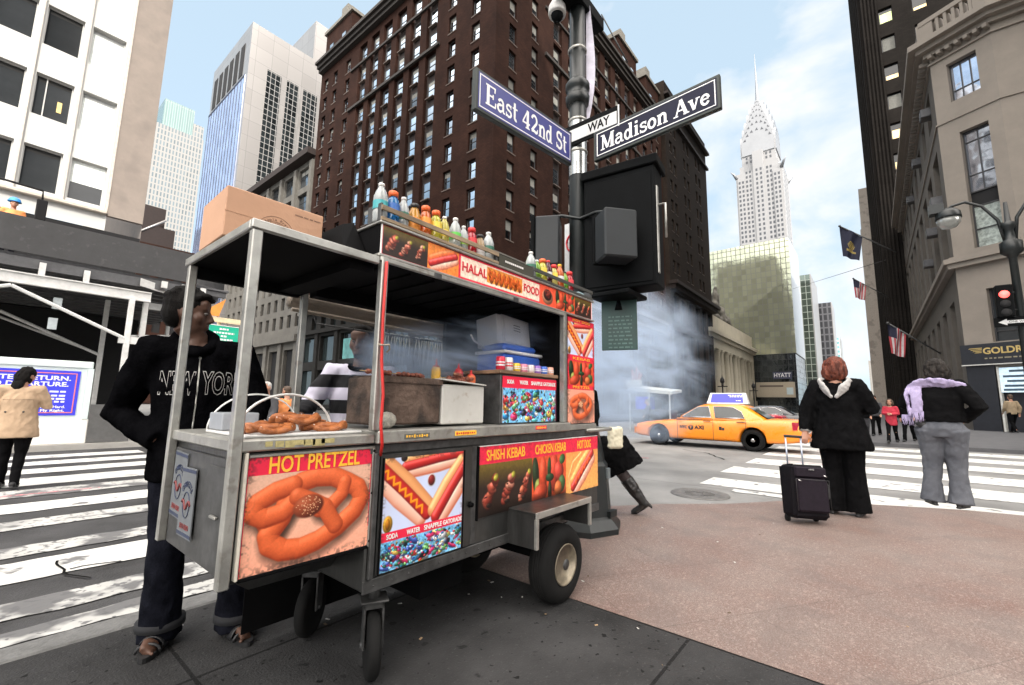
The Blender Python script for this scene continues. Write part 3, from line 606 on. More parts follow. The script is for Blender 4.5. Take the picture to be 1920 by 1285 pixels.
ubox(b, O3, Y1, WN, -.3, 32.3, .002, 1.4, 38.5, 39.5); W(b.build('cornice', m_bdark), rt); b = MB(); ubox(b, O3, Y1, WN, 0, 32, .002, .4, 24.3, 24.9)
for i in range(7): ubox(b, O3, Y1, WN, .1+5.2*i, .95+5.2*i, .002, .4, 25, 38)
W(b.build('pilasters', m_stoneB), rt); b = MB(); ubox(b, O3, Y1, WN, 0, 32, .002, .9, 9.6, 10.6)
for i in range(7): ubox(b, O3, Y1, WN, .2+5.2*i, 1.3+5.2*i, .002, .35, 0, 9.6)
W(b.build('shop_piers', m_stoneB), rt)
mB = [sash(3.8, 3.2, [('v', .33), ('v', .66), ('h', .6)], .1, bl).mesh('bay_window', hd) for bl in (0, .25)]
put_windows(rt, [(30.0, 64.2+5.0+5.2*i, 26+4.2*j) for i in range(6) for j in range(3)], mB, (0, -1, 0), WN, 'bay_window')
put_windows(rt, [(30.0, 64.2+2.2+2.6*i, 12+3*j) for i in range(12) for j in range(4)], [sash(1.2, 2, [('h', .5)], .07, .0).mesh('window', [m_frame, g_dark, m_blind])], (0, -1, 0), WN)
# ---- glass tower
rt = thing('glass_tower', 'tall office tower with a blue glass side and sunlit silver front', 'building', (45, 108, 0))
m_bglass = glass('blue_glass', (.46, .54, .76), .10, .7, bump=.05)
m_silver = mat('silver_cladding', (.36, .345, .335), .30, .55, var=.05, scale=.2)
m_line = mat('dark_joint', (.02, .025, .05), .5)
b = MB(); b.box(29.5, 62, 98, 122, 0, 82); b.box(44, 62, 101, 120, 82.002, 95); b.box(58, 63, 96.4, 99, 0, 88)
W(b.build('tower_wall', grid_mat('silver_panels', (3.3, 3.5), (.30, .288, .28), (.17, .165, .165), .035, .45, .3, .07, 'xy')), rt)
W(MB().box(29.4, 29.49, 99.2, 121.9, 0, 70).build('glass_curtain', m_bglass), rt)
b = MB()
for i in range(13): b.box(29.33, 29.397, 99.2+1.85*i, 99.32+1.85*i, 0, 70)
b.box(29.33, 29.397, 99.2, 121.9, 69.6, 70)
W(b.build('mullion', m_line), rt)
for i in range(6): W(MB().box(29.42, 29.495, 101.2+3.4*i, 103.4+3.4*i, 70.8, 78.5).build('louvre', m_black), rt)
g1 = grid_mat('tower_grid', (1.0, 1.3), (.04, .048, .052), (.26, .255, .25), .06, .6, .08, .5)
for x0, x1 in ((33.2, 36.2), (37.4, 40.1), (41.1, 44.4), (46, 49), (51, 54)): W(MB().box(x0, x1, 97.9, 97.995, 0, 73).build('window_strip', g1), rt)
b = MB(); b.box(47.5, 53.5, 100.9, 100.998, 92.4, 92.9); b.box(53.0, 53.5, 100.9, 100.998, 84, 92.4); W(b.build('roof_slot', m_black), rt)
# ---- pale tower further off
rt = thing('pale_tower', 'distant pale white gridded tower between the white office and glass tower', 'building', (58, 296, 0))
g2 = grid_mat('pale_grid', (1.5, 3.2), (.11, .145, .165), (.27, .265, .255), .42, .1, .3, .25)
W(MB().box(47.5, 69.5, 292, 312, 0, 150).box(46.2, 47.5, 293, 311, 0, 143).build('tower_wall', g2), rt)
W(MB().box(50, 64, 293, 311, 150.002, 166).build('glass_crown', grid_mat('pale_crown', (1.1, 15), (.15, .23, .225), (.27, .30, .30), .12, .2, .2, .1)), rt)
W(MB().box(64, 69, 292.5, 312, 150.002, 158).build('parapet', g2), rt)
rt = thing('low_building', 'small dark building peeking over the hoarding beside the glass tower', 'building', (24, 130, 0))
W(MB().box(19.5, 27, 128, 150, 0, 41).box(21, 25, 129, 140, 41, 46).build('wall', m_bdark), rt); W(MB().cyl((19.5, 128, 38), (25, 128, 43), .25, 6).build('pipe', m_silver), rt)
rt = thing('brownstone_tower', 'dark brownstone building seen beside the post of the cart roof', 'building', (26, 105, 0))
W(facade(MB(), (12, 104, 0), X1, SN, 16, 0, 30, [(1+2.4*i, 2.3+2.4*i, 3+3.4*j, 5.2+3.4*j) for i in range(6) for j in range(8)], .4, 0, 0, 1).box(12.01, 27.99, 104.6, 118, 0, 30).build('wall', [m_brick, m_black]), rt)
# ---- art deco skyscraper
rt = thing('art_deco_skyscraper', 'white art deco skyscraper with tiered arched crown and needle spire', 'skyscraper', (345, 51, 0))
m_cw = mat('white_brick', (.30, .30, .305), .6, var=.04, scale=.05); m_cs = mat('steel_crown', (.26, .27, .285), .4, .3, var=.08, scale=.1); m_cwin = mat('tower_pane', (.06, .065, .075), .3, .2)
cx0, cy0 = 344.5, 50.8
b = MB(); b.box(cx0-14.3, cx0+14.3, cy0-14.3, cy0+14.3, 0, 166); b.box(cx0-12, cx0+12, cy0-12, cy0+12, 166, 172); b.box(cx0-10.6, cx0+10.6, cy0-10.6, cy0+10.6, 172, 186)
for s in (-1, 1):
    b.box(cx0-15, cx0+15, cy0+s*11-2.2, cy0+s*11+2.2, 0, 162); 
b.box(cx0-14.9, cx0+14.9, cy0-3.2, cy0+3.2, 0, 180)
W(b.build('shaft', m_cw), rt)
b = MB()
for i in range(46):
    z = 14+3.35*i
    for yy in (-12.8, -10.6, -8.2, -6, -2.2, 0.4, 4.6, 6.8, 9.2, 11.4):
        if z > 160 and abs(yy) > 9: continue
        xx = 15.02 if abs(yy) > 8.9 else (14.92 if abs(yy) < 3 else 14.32)
        b.quad((cx0-xx, cy0+yy, z), (cx0-xx, cy0+yy+1.25, z), (cx0-xx, cy0+yy+1.25, z+1.9), (cx0-xx, cy0+yy, z+1.9))
        b.quad((cx0+yy, cy0-14.32, z), (cx0+yy+1.25, cy0-14.32, z), (cx0+yy+1.25, cy0-14.32, z+1.9), (cx0+yy, cy0-14.32, z+1.9)) if abs(yy) < 8.9 else None
for i in range(4):
    for yy in (-8, -5.5, 4.2, 6.8): b.quad((cx0-10.62, cy0+yy, 174+3.1*i), (cx0-10.62, cy0+yy+1.2, 174+3.1*i), (cx0-10.62, cy0+yy+1.2, 176+3.1*i), (cx0-10.62, cy0+yy, 176+3.1*i))
o = W(b.build('window', m_cwin), rt); o['kind'] = 'stuff'
b = MB(); bt = MB()
def arch(w_, z0, h, n=14):   # parabola-topped outline
    return [(-w_, z0)]+[(w_*math.cos(math.pi-math.pi*i/n), z0+h*.35+h*.65*math.sin(math.pi*i/n)**.85) for i in range(n+1)]+[(w_, z0)]
for w_, dpt, z0, h in ((10.2, 11.2, 180, 20), (8.9, 10.1, 187, 19), (7.4, 8.8, 193, 18.5), (5.8, 7.2, 199, 18), (4.2, 5.6, 205, 16.5), (2.7, 4.1, 210, 15)):
    P = arch(w_, z0, h)
    b.plate(P, (cx0-dpt, cy0, 0), (0, -1, 0), (0, 0, 1), -2*dpt); b.plate(P, (cx0, cy0+dpt, 0), X1, (0, 0, 1), 2*dpt)
    for j in range(1, 8):
        a = math.pi*j/8; r_ = .86; yy, zz = -w_*r_*math.cos(a), z0+h*.35+h*.65*r_*math.sin(a)**.85
        for S in (1, 2):
            q = .75*w_/9+.18
            if S == 1: bt.add([(cx0-dpt-.03, cy0+yy-q, zz-q), (cx0-dpt-.03, cy0+yy+q, zz-q), (cx0-dpt-.03, cy0+yy*.93, zz+q*1.1)], [(0, 1, 2)])
            else: bt.add([(cx0+yy-q, cy0-dpt-.03, zz-q), (cx0+yy+q, cy0-dpt-.03, zz-q), (cx0+yy*.93, cy0-dpt-.03, zz+q*1.1)], [(0, 1, 2)])
b.lathe([(2.6, 206), (1.9, 219), (1.2, 229), (.8, 236), (.45, 248), (.14, 265)], (cx0, cy0, 0), 8)
for sx in (-1, 1):
    for sy in (-1, 1): b.ring([(cx0+sx*13.6, cy0+sy*13.6, 163), (cx0+sx*15.5, cy0+sy*15.5, 166.5), (cx0+sx*17, cy0+sy*17, 168)], [1.2, .8, .2], 6)
W(b.build('crown', m_cs), rt); W(bt.build('crown_window', m_cwin), rt)['kind'] = 'stuff'
# ---- mirrored hotel
rt = thing('mirrored_hotel', 'pale gold mirror glass hotel block below the white art deco spire', 'building', (160, 40, 0))
g3 = grid_mat('gold_mirror', (1.35, 1.7), (.54, .56, .41), (.10, .10, .09), .09, .72, .10, .14, 'xy', .10)
W(MB().box(150, 172, 16.4, 66, 17, 52).build('glass_wall', g3), rt)
W(MB().box(150.3, 171.8, 16.36, 16.398, 17, 52.1).build('end_wall', mat('pale_end_wall', (.62, .65, .68), .35, .3, var=.05)), rt)
g4 = grid_mat('smoked_mirror', (1.35, 1.7), (.10, .115, .125), (.03, .03, .03), .05, .8, .08, .2, 'xy', .3)
W(MB().box(150.2, 172, 16.6, 66, 0, 17).build('base', g4), rt)
b = MB(); b.box(149.5, 150.1, 17.8, 22.6, 9.6, 11.6, 0); b.text('HYATT', 1.7, (149.46, 20.2, 10.6), (0, -1, 0), (0, 0, 1), 1, .02, 'CENTER', 4.2, .01)
W(b.build('name_sign', [mat('sign_navy', (.045, .05, .09), .5), m_wt]), rt)
b = MB(); b.box(148.5, 149.8, 17.2, 27, 4.2, 8.6, 0); b.box(148.46, 148.49, 17.6, 19.2, 5, 7, 1); b.box(148.46, 148.49, 20, 26, 7.2, 7.7, 2)
W(b.build('marquee', [mat('marquee_beige', (.42, .36, .27), .6), mat('marquee_panel', (.5, .6, .62), .5), m_bsill]), rt)
b = MB(); b.box(155, 159, 45, 60, 52.002, 53.5); b.box(152, 153, 52, 60, 52.002, 54.2); W(b.build('roof_plant', m_bdark), rt)
# ---- columned station
rt = thing('railway_station', 'cream limestone station front with tall columns behind the taxi', 'building', (120, 35, 0))
m_lime = mat('cream_limestone', (.44, .40, .31), .8, var=.12, scale=.3, bump=.2)
b = MB(); b.box(99.3, 146, 29.5, 70, 0, 21.8); b.box(98.8, 146.5, 26.2, 29.5, 16.4, 17.2); b.box(98.3, 147, 25.6, 29.5, 17.2, 18.1); b.box(99.3, 146, 26.8, 29.498, 14.4, 16.4); b.box(99.3, 102, 26.8, 29.498, 0, 14.4); b.box(143, 146, 26.8, 29.498, 0, 14.4); b.box(99, 146.2, 27, 29.498, 18.102, 21.9); b.box(99.3, 146, 26.4, 29.498, 0, 3)
W(b.build('facade', m_lime), rt)
for i in range(10): W(MB().lathe([(1.15, 3), (1.0, 3.4), (.98, 9), (.85, 13.6), (1.1, 14.0), (1.15, 14.395)], (104.2+4.05*i+(.9 if i % 2 else 0), 27.8, 0), 14).build('column', m_lime), rt)
for i in range(3): W(MB().box(105.5+13*i, 112+13*i, 29.3, 29.495, 3.2, 13.6).build('window', m_shop), rt)
rt = thing('statue_group', 'dark stone sculpture group on the roof of the columned station', 'statue', (112, 28, 21.9))
sg = MB(); r5 = random.Random(5)
for i in range(16): t = i/15; sg.ell((-9+18*t+r5.uniform(-1, 1), r5.uniform(-.4, .4), 1.0+4.2*math.exp(-((t-.5)/.22)**2)*r5.uniform(.6, 1)), (1.5, .9, r5.uniform(1.2, 2)), 8)
sg.ell((0, 0, 5), (1, .8, 2.4), 8); sg.ell((0, 0, 7.6), (.6, .6, .8), 8); sg.ring([(-.6, 0, 6.5), (-2, 0, 7.6)], [.4, .25], 6); sg.box(-11, 11, -1, 1, 0, 1)
sgo = fuse(sg, .35, 2, .25, .6).build('sculpture', mat('weathered_stone', (.14, .13, .11), .9, var=.5, scale=.6), rt)
# ---- far towers along the street
for nm, lb, bx, m in (('tower_block', 'green glass slab with white edge right of the mirrored hotel', (190, 215, 15, 22, 50), grid_mat('green_slab', (1.6, 2.4), (.14, .17, .15), (.3, .33, .3), .1, .7, .1, .3, 'xy')),
                      ('tower_block', 'dark narrow tower rising behind the red-haired woman', (232, 250, 11.5, 18.5, 47), grid_mat('dark_slab', (1.8, 3), (.045, .045, .05), (.10, .10, .11), .3, .3, .2, .2, 'xy')),
                      ('tower_block', 'tiny teal glass tower at the end of the street', (300, 320, 12.2, 16.5, 40), grid_mat('teal_slab', (3, 2.4), (.25, .52, .55), (.6, .72, .72), .5, .3, .2, .1, 'xy'))):
    q = thing(nm, lb, 'tower', (bx[0], bx[2], 0)); W(MB().box(bx[0], bx[1], bx[2], bx[3], 0, bx[4]).build('wall', m), q)
    W(MB().box(bx[0]+.5, bx[1], bx[2]-.3, bx[2]-.01, 0, bx[4]+.3).build('edge_strip', m_silver), q)
# ---- corner bank building on the right
rt = thing('limestone_building', 'beige limestone corner building with chamfered front over the gold shop', 'building', (31, -3.7, .28))
m_ls = mat('limestone', (.225, .197, .168), .8, var=.12, scale=.7, bump=.25); m_ls_shade = mat('limestone_shaded', (.11, .097, .083), .8, var=.2, scale=.9, bump=.25)  # second copy has the north face's shade put into its colour
CU = Vector((-.4848, -.8746, 0)); CN = Vector((-.8746, .4848, 0)); CO = Vector((31, -3.7, 0)); CE = CO+CU*2.4
ops_c = [(.65, 1.80, 17.2, 19.35), (.82, 1.90, 9.2, 15.4), (1.03, 2.1, 4.5, 7.1), (1.0, 2.35, .3, 3.3)]
b = facade(MB(), CO, CU, CN, 2.4, .2, 21, ops_c, .35, 0)
ops_n = [(1.6+3.4*i, 3.2+3.4*i, 17.2, 19.2) for i in range(9)]+[(1.2+3.4*i, 3.4+3.4*i, 9.2, 15.4) for i in range(9)]+[(1.6+3.4*i, 3.4+3.4*i, .8, 7.0) for i in range(9)]
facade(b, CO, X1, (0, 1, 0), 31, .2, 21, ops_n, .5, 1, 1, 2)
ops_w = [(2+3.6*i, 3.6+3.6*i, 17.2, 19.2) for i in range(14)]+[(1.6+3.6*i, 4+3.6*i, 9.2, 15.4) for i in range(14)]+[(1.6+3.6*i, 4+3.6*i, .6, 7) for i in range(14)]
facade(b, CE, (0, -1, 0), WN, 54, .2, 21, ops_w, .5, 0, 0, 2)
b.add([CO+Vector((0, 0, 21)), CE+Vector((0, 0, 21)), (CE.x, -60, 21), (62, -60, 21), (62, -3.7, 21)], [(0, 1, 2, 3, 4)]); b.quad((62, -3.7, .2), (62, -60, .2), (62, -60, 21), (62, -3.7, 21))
W(b.build('wall', [m_ls, m_ls_shade, m_black]), rt)
def course(mb, z0, z1, out, mi=0):
    """moulding that runs round the three faces"""
    A = [Vector((61, -3.7, 0)), CO.copy(), CE.copy(), Vector((CE.x, -58, 0))]; Nn = [Vector((0, 1, 0)), CN, Vector((-1, 0, 0))]
    def off(i):
        if i == 0: return A[0]+Nn[0]*out
        if i == 3: return A[3]+Nn[2]*out
        n1, n2 = Nn[i-1], Nn[i]; bis = (n1+n2).normalized(); return A[i]+bis*(out/bis.dot(n1))
    Q = [off(i) for i in range(4)]; zz = lambda v, z: (v.x, v.y, z)
    for i in range(3):
        a, c, p, q = A[i], A[i+1], Q[i], Q[i+1]
        mb.add([zz(a, z0), zz(c, z0), zz(q, z0), zz(p, z0), zz(a, z1), zz(c, z1), zz(q, z1), zz(p, z1)], [(0, 1, 2, 3), (4, 7, 6, 5), (3, 2, 6, 7)], mi)
b = MB(); course(b, 20.2, 20.45, .25); course(b, 20.45, 20.7, .55); course(b, 20.7, 21.0, .85); course(b, 8.35, 8.6, .28); course(b, 8.6, 8.85, .42); course(b, 8.85, 8.95, .2); course(b, 19.75, 19.85, .1); course(b, 16.2, 16.28, .06)
for i in range(7): M_ = Matrix.Translation(CO+CU*(.1+.36*i)) @ Matrix((CU, CN, Vector((0, 0, 1)))).transposed().to_4x4(); b.box(0, .17, .02, .4, 20.0, 20.198, 0, M_)
for i in range(60): b.box(31.2+.5*i, 31.4+.5*i, -3.68, -3.3, 20.0, 20.198, 0)
W(b.build('cornice', m_ls), rt)
b = MB(); course(b, 21.01, 21.35, .3); course(b, 22.15, 22.4, .3)
def ped(P, u_, n_, wd, z0, z1): M_ = Matrix.Translation(P) @ Matrix((u_, n_, Vector((0, 0, 1)))).transposed().to_4x4(); b.box(-wd/2, wd/2, -.25, .27, z0, z1, 0, M_)
for t in (.0, 2.3): ped(CO+CU*(t+.05), CU, CN, .7, 21.36, 22.3)
for i in range(5): ped(CO+CU*(.6+.33*i), CU, CN, .13, 21.36, 22.149)
for i in range(24): ped(Vector((31.8+1.2*i, -3.7, 0)), Vector((1, 0, 0)), Vector((0, 1, 0)), .3, 21.36, 22.149)
for i in range(30): ped(CE+Vector((0, -.5-.4*i, 0)), Vector((0, -1, 0)), Vector((-1, 0, 0)), .14, 21.36, 22.149)
W(b.build('balustrade', m_ls), rt)
gw = [m_frame, glass('corner_glass', (.45, .50, .60), .06, .9, bump=.15), m_blind]
def cwin(w_, h, bars, t, z, name='window', mats=gw, dep=.3):
    me = sash(w_, h, bars, .06).mesh(name, mats); o = link(name, me); P = CO+CU*t-CN*dep+Vector((0, 0, z))
    o.matrix_basis = Matrix.Translation(P-Vector((31, -3.7, .28))) @ Matrix((CU, -CN, Vector((0, 0, 1)))).transposed().to_4x4(); o.parent = rt
cwin(1.15, 2.15, [('v', .36), ('v', .68), ('h', .3)], .65, 17.2)
cwin(1.08, 3.3, [('v', .5), ('h', .28), ('h', .82)], .82, 12.1); cwin(1.08, 2.2, [('h', .45)], .82, 9.2, mats=[m_frame, mat('leaded_glass', (.30, .34, .32), .3, .2, var=.6, scale=5), m_blind])
cwin(1.07, 2.6, [('h', .2)], 1.03, 4.5, mats=[m_frame, g_dark, m_blind])
W(MB().add([CO+CU*.82-CN*.33+Vector((0, 0, 11.4)), CO+CU*1.9-CN*.33+Vector((0, 0, 11.4)), CO+CU*1.9-CN*.33+Vector((0, 0, 12.1)), CO+CU*.82-CN*.33+Vector((0, 0, 12.1))], [(0, 1, 2, 3)]).build('spandrel', m_black), rt)
for i, z in ((0, 12.6), (1, 11.9), (2, 10.8), (0, 18), (2, 18.1), (4, 18)): W(MB().bbox(33.0+3.4*i, 33.7+3.4*i, -3.9, -3.3, z, z+.5, .03).build('air_conditioner', m_deck), rt)
# shop front
b = MB(); Mc = Matrix.Translation(CO) @ Matrix((CU, CN, Vector((0, 0, 1)))).transposed().to_4x4()
b.box(-.1, 2.5, .04, .22, 3.45, 4.42, 0, Mc); b.box(-.1, 2.5, .04, .26, 3.40, 3.445, 1, Mc)
P = lambda t, z, k=.225: CO+CU*t+CN*k+Vector((0, 0, z))
b.text('GOLDRUSH', .42, P(1.75, 4.05), CU, (0, 0, 1), 2, .004, 'CENTER', 2.05, .012)
for i in range(4): b.plate([(0, 0), (.5-.08*i, 0), (.5-.08*i, .035), (.06, .035)], P(.2+.07*i, 4.2-.07*i), CU, (0, 0, 1), .006, 2)
t_ = .75
while t_ < 2.2: q = rr.uniform(.08, .25); b.plate([(0, 0), (q, 0), (q, .06), (0, .06)], P(t_, 3.68), CU, (0, 0, 1), .005, 3); t_ += q+.06
m_nav = mat('fascia_black', (.018, .02, .026), .4, var=.2); m_gold = mat('gold_letters', (.62, .46, .18), .35, .4); m_pl = mat('pale_trim', (.55, .55, .52), .5)
W(b.build('shop_sign', [m_nav, m_pl, m_gold, mat('dull_letters', (.25, .22, .15), .5)]), rt)
b = MB(); b.box(.0, 1.0, .03, .12, .3, 3.39, 0, Mc); b.box(1.0, 2.4, -.3, -.2, .3, 3.39, 0, Mc); b.box(1.05, 1.12, -.1, .1, .3, 3.3, 1, Mc); b.box(1.12, 2.3, -.02, .06, 2.1, 3.25, 2, Mc)
for z, w_ in ((3.08, .5), (2.84, .95), (2.62, .7), (2.4, .9), (2.22, 1.0)):
    b.box(1.7-w_/2, 1.7+w_/2, .061, .066, z-.05, z+.05, 3, Mc)
W(b.build('shop_front', [m_nav, m_pl, mat('backlit_panel', (.55, .70, .80), .4, emit=.35), mat('dark_lettering', (.05, .09, .13), .5)]), rt)
# awning struts over the side door
# ---- dark tower behind
m_dt = mat('dark_tower_brick', (.021, .019, .0175), .9, var=.25, scale=.4, bump=.4, spec=.06); brickify(m_dt)
rt = thing('dark_tower', 'very tall dark tower with a few lit windows behind the limestone corner building', 'building', (62, -2.2, 0))
cy = [-4.3-3.3*i for i in range(9)]; opsT = [(2.2+.62*(4.3+y)*-1+1.4-1.4, 0, 0, 0) for y in ()]
opsT = [(1.5+2.9*i, 2.7+2.9*i, 24+3.6*j, 25.9+3.6*j) for i in range(10) for j in range(30)]
b = facade(MB(), (62, -2.2, 0), (0, -1, 0), WN, 40, .2, 170, opsT, .3, 0, 0, 1)
facade(b, (113, -2.2, 0), WN, (0, 1, 0), 51, .2, 170, [(2+3.4*i, 3.6+3.4*i, 24+3.6*j, 26+3.6*j) for i in range(14) for j in range(20)], .5, 0, 0, 1)
b.quad((113, -2.2, 0), (113, -42, 0), (113, -42, 170), (113, -2.2, 170)); b.quad((62, -42.2, 0), (113, -42.2, 0), (113, -42.2, 170), (62, -42.2, 170)); b.quad((62, -2.2, 170), (113, -2.2, 170), (113, -42, 170), (62, -42, 170))
W(b.build('wall', [m_dt, g_dark]), rt)
b = MB()
for k in range(5): b.box(61.8-.0, 61.995, -2.2-.32*k-.16, -2.2-.32*k, 0, 170)
for k in range(8): b.box(63+6*k, 63.8+6*k, -2.19, -1.9, 0, 150)
W(b.build('pilaster', m_dt), rt)
m_lit = mat('lit_window', (.85, .60, .28), .5, emit=1.1); m_lit2 = mat('lit_window_green', (.62, .72, .30), .5, emit=.8)
for i, j, m, hh in ((0, 3, m_lit, .7), (0, 4, m_lit, .5), (0, 2, m_lit, 1), (1, 5, m_lit, .6), (0, 5, m_blind, 1.6), (0, 3, m_blind, 1.6), (0, 6, m_lit2, 1.2), (1, 6, m_lit, .4), (2, 6, m_lit, .4), (1, 4, m_lit, .4), (0, 1, m_lit, .8)):
    y0 = -2.2-1.5-2.9*i; z = 24+3.6*j; dx = .22 if m is m_blind else .25
    W(MB().box(61.99+dx, 62.0+dx, y0-1.15, y0-.1, z+.1, z+.1+hh).build('lit_window', m), rt)
rt = thing('beige_tower', 'narrow beige building seen at the end past the dark tower edge', 'building', (130, -2, 0))
W(MB().box(128, 160, -30, -.75, 0, 53).box(127.9, 160, -30, -.45, 0, 43).box(127.8, 160, -30, -.1, 0, 28).build('wall', add_specks(mat('beige_stone', (.33, .29, .25), .8, var=.15), .8, (.15, .13, .12), .5, (.55, .65))), rt)
rt = thing('far_building', 'far pale building in the haze at the end of the right pavement', 'building', (220, -2, 0)); W(MB().box(220, 250, -30, .6, 0, 20).build('wall', m_pale), rt)
# ---- the building behind the photographer that puts the corner in shade
rt = thing('corner_tower', 'tall stone tower standing behind the photographer at the near corner', 'building', (-7, -60, 0))
b = facade(MB(), (-19.5, -25, 0), X1, (0, 1, 0), 24.1, 0, 95, [(1+3.1*i, 2.8+3.1*i, 2+4*j, 4.4+4*j) for i in range(7) for j in range(22)], .3, 0, 0, 1)
facade(b, (4.6, -25, 0), (0, -1, 0), X1, 75, 0, 95, [(1.5+3.6*i, 3.5+3.6*i, 2+4*j, 4.4+4*j) for i in range(20) for j in range(22)], .3, 0, 0, 1)
b.quad((-19.5, -25, 0), (-19.5, -100, 0), (-19.5, -100, 95), (-19.5, -25, 95)); b.quad((-19.5, -25, 95), (4.6, -25, 95), (4.6, -100, 95), (-19.5, -100, 95)); b.quad((-19.5, -100, 0), (4.6, -100, 0), (4.6, -100, 95), (-19.5, -100, 95))
W(b.build('wall', [m_ls, m_shop]), rt)
# ------------------------------------------------------------------ printed pictures
class Pic:
    """a small painter for printed food pictures: x in 0..a, y in 0..1 (up)"""
    def __init__(s, a, H, bg):
        s.a = a; s.H = H; s.Wn = int(H*a); s.c = np.zeros((H, s.Wn, 3)); s.c[:] = np.array(bg)/255
        yy, xx = np.mgrid[0:H, 0:s.Wn]; s.x = (xx+.5)/s.Wn*a; s.y = 1-(yy+.5)/H; s.r = np.random.default_rng(11)
    def noise(s, sc):
        n = s.r.random((int(sc)+3, int(sc*s.a)+4)); gy = (1-s.y)*sc; gx = s.x*sc; i = gy.astype(int); j = gx.astype(int); fy = gy-i; fx = gx-j
        fy = fy*fy*(3-2*fy); fx = fx*fx*(3-2*fx)
        return (n[i, j]*(1-fx)+n[i, j+1]*fx)*(1-fy)+(n[i+1, j]*(1-fx)+n[i+1, j+1]*fx)*fy
    def mottle(s, amt, sc=30, msk=None):
        f = 1+amt*(s.noise(sc)*.6+s.noise(sc*2.7)*.4-.5)*2; f = f[..., None]
        s.c = s.c*f if msk is None else np.where(msk[..., None], s.c*f, s.c); return s
    def blend(s, m, col): m = np.clip(m, 0, 1)[..., None]; s.c = s.c*(1-m)+m*col; return s
    def rect(s, x0, x1, y0, y1, col): s.blend(((s.x >= x0) & (s.x <= x1) & (s.y >= y0) & (s.y <= y1)).astype(float), np.array(col)/255); return s
    def tube(s, P, r, col, dark=None, hi=.25, seg=1, L=(-.35, .55, .75), soft=.012):
        """a shaded round rope along P"""
        P = np.array(P, float); best = np.full(s.x.shape, 9.); bx = np.zeros_like(best); by = bx.copy()
        for (ax, ay), (cx_, cy_) in zip(P[:-1], P[1:]):
            dx, dy = cx_-ax, cy_-ay; t = np.clip(((s.x-ax)*dx+(s.y-ay)*dy)/(dx*dx+dy*dy+1e-9), 0, 1); qx = s.x-(ax+t*dx); qy = s.y-(ay+t*dy); d = np.hypot(qx, qy)
            k = d < best; best = np.where(k, d, best); bx = np.where(k, qx, bx); by = np.where(k, qy, by)
        m = np.clip((r-best)/soft+.5, 0, 1); nx, ny = bx/r, by/r; nz = np.sqrt(np.clip(1-nx*nx-ny*ny, 0, 1)); L = np.array(L)/np.linalg.norm(L)
        lam = np.clip(nx*L[0]+ny*L[1]+nz*L[2], 0, 1); col = np.array(col)/255; dk = col*.35 if dark is None else np.array(dark)/255
        sh = dk+(col-dk)*lam[..., None]**.8+hi*(lam[..., None]**9)
        s.c = s.c*(1-m[..., None])+m[..., None]*np.clip(sh, 0, 1); s.last = m; return s
    def shadow(s, P, r, amt=.45):
        q = s.c.copy(); P2 = [(x+.02, y-.045) for x, y in P]; s.tube(P2, r*1.15, (0, 0, 0), (0, 0, 0), 0, soft=.07); m = s.last; s.c = q*(1-amt*m[..., None]); return s
    def blob(s, x, y, rx, ry, col, rot=0, dark=None, hi=.2, soft=.15):
        c_, s_ = math.cos(rot), math.sin(rot); u = ((s.x-x)*c_+(s.y-y)*s_)/rx; v = (-(s.x-x)*s_+(s.y-y)*c_)/ry; d = np.hypot(u, v); m = np.clip((1-d)/soft, 0, 1)
        nz = np.sqrt(np.clip(1-d*d, 0, 1)); lam = np.clip(-.35*u+.5*v+.75*nz, 0, 1); col = np.array(col)/255; dk = col*.4 if dark is None else np.array(dark)/255
        s.c = s.c*(1-m[..., None])+m[..., None]*np.clip(dk+(col-dk)*lam[..., None]+hi*lam[..., None]**8, 0, 1); s.last = m; return s
    def lay(s, mb, O, u, v, w_, h_):
        """adds the picture to a PrintMB as a fine grid"""
        H, Wn = s.c.shape[:2]; O, u, v = Vector(O), Vector(u), Vector(v); off = len(mb.v)
        for i in range(H):
            for j in range(Wn): mb.v.append(tuple(O+u*(w_*j/(Wn-1))+v*(h_*(1-i/(H-1)))))
        for i in range(H-1):
            for j in range(Wn-1): k = off+i*Wn+j; mb.f.append((k, k+Wn, k+Wn+1, k+1)); mb.m.append(0); mb.sm.append(False)
        cc = np.clip(s.c, 0, 1); mb.col.append((off, np.where(cc <= .04045, cc/12.92, ((cc+.055)/1.055)**2.4).reshape(-1, 3)))
class PrintMB(MB):
    def __init__(s): super().__init__(); s.col = []
    def build(s, name, mats, parent=None, **k):
        o = super().build(name, [print_mat()]+list(mats), parent, **k); me = o.data
        at = me.attributes.new('print', 'FLOAT_COLOR', 'POINT'); a = np.ones((len(me.vertices), 4), np.float32); a[:, :3] = .5
        for off, c in s.col: a[off:off+len(c), :3] = c
        at.data.foreach_set('color', a.ravel()); return o
RED, YEL = (232, 40, 72), (250, 175, 30)
def hotdog(p, x0, y0, x1, y1, r, zig=True, bun=(240, 175, 110)):
    dx, dy = x1-x0, y1-y0; L = math.hypot(dx, dy); nx, ny = -dy/L, dx/L; q = lambda t, o: (x0+dx*t+nx*o, y0+dy*t+ny*o)
    p.tube([q(.03, r*.75), q(.5, r*.95), q(.97, r*.75)], r*.8, bun, (190, 95, 60)); p.tube([q(.03, -r*.75), q(.5, -r*.95), q(.97, -r*.75)], r*.85, (250, 215, 195), (205, 110, 80))
    p.tube([q(-.03, 0), q(.5, r*.08), q(1.03, 0)], r*.62, (215, 45, 40), (110, 10, 15), .35)
    if zig: p.tube([q(.05+.9*i/14, (r*.3 if i % 2 else -r*.3)) for i in range(15)], r*.14, (255, 165, 30), (220, 110, 10), .1)
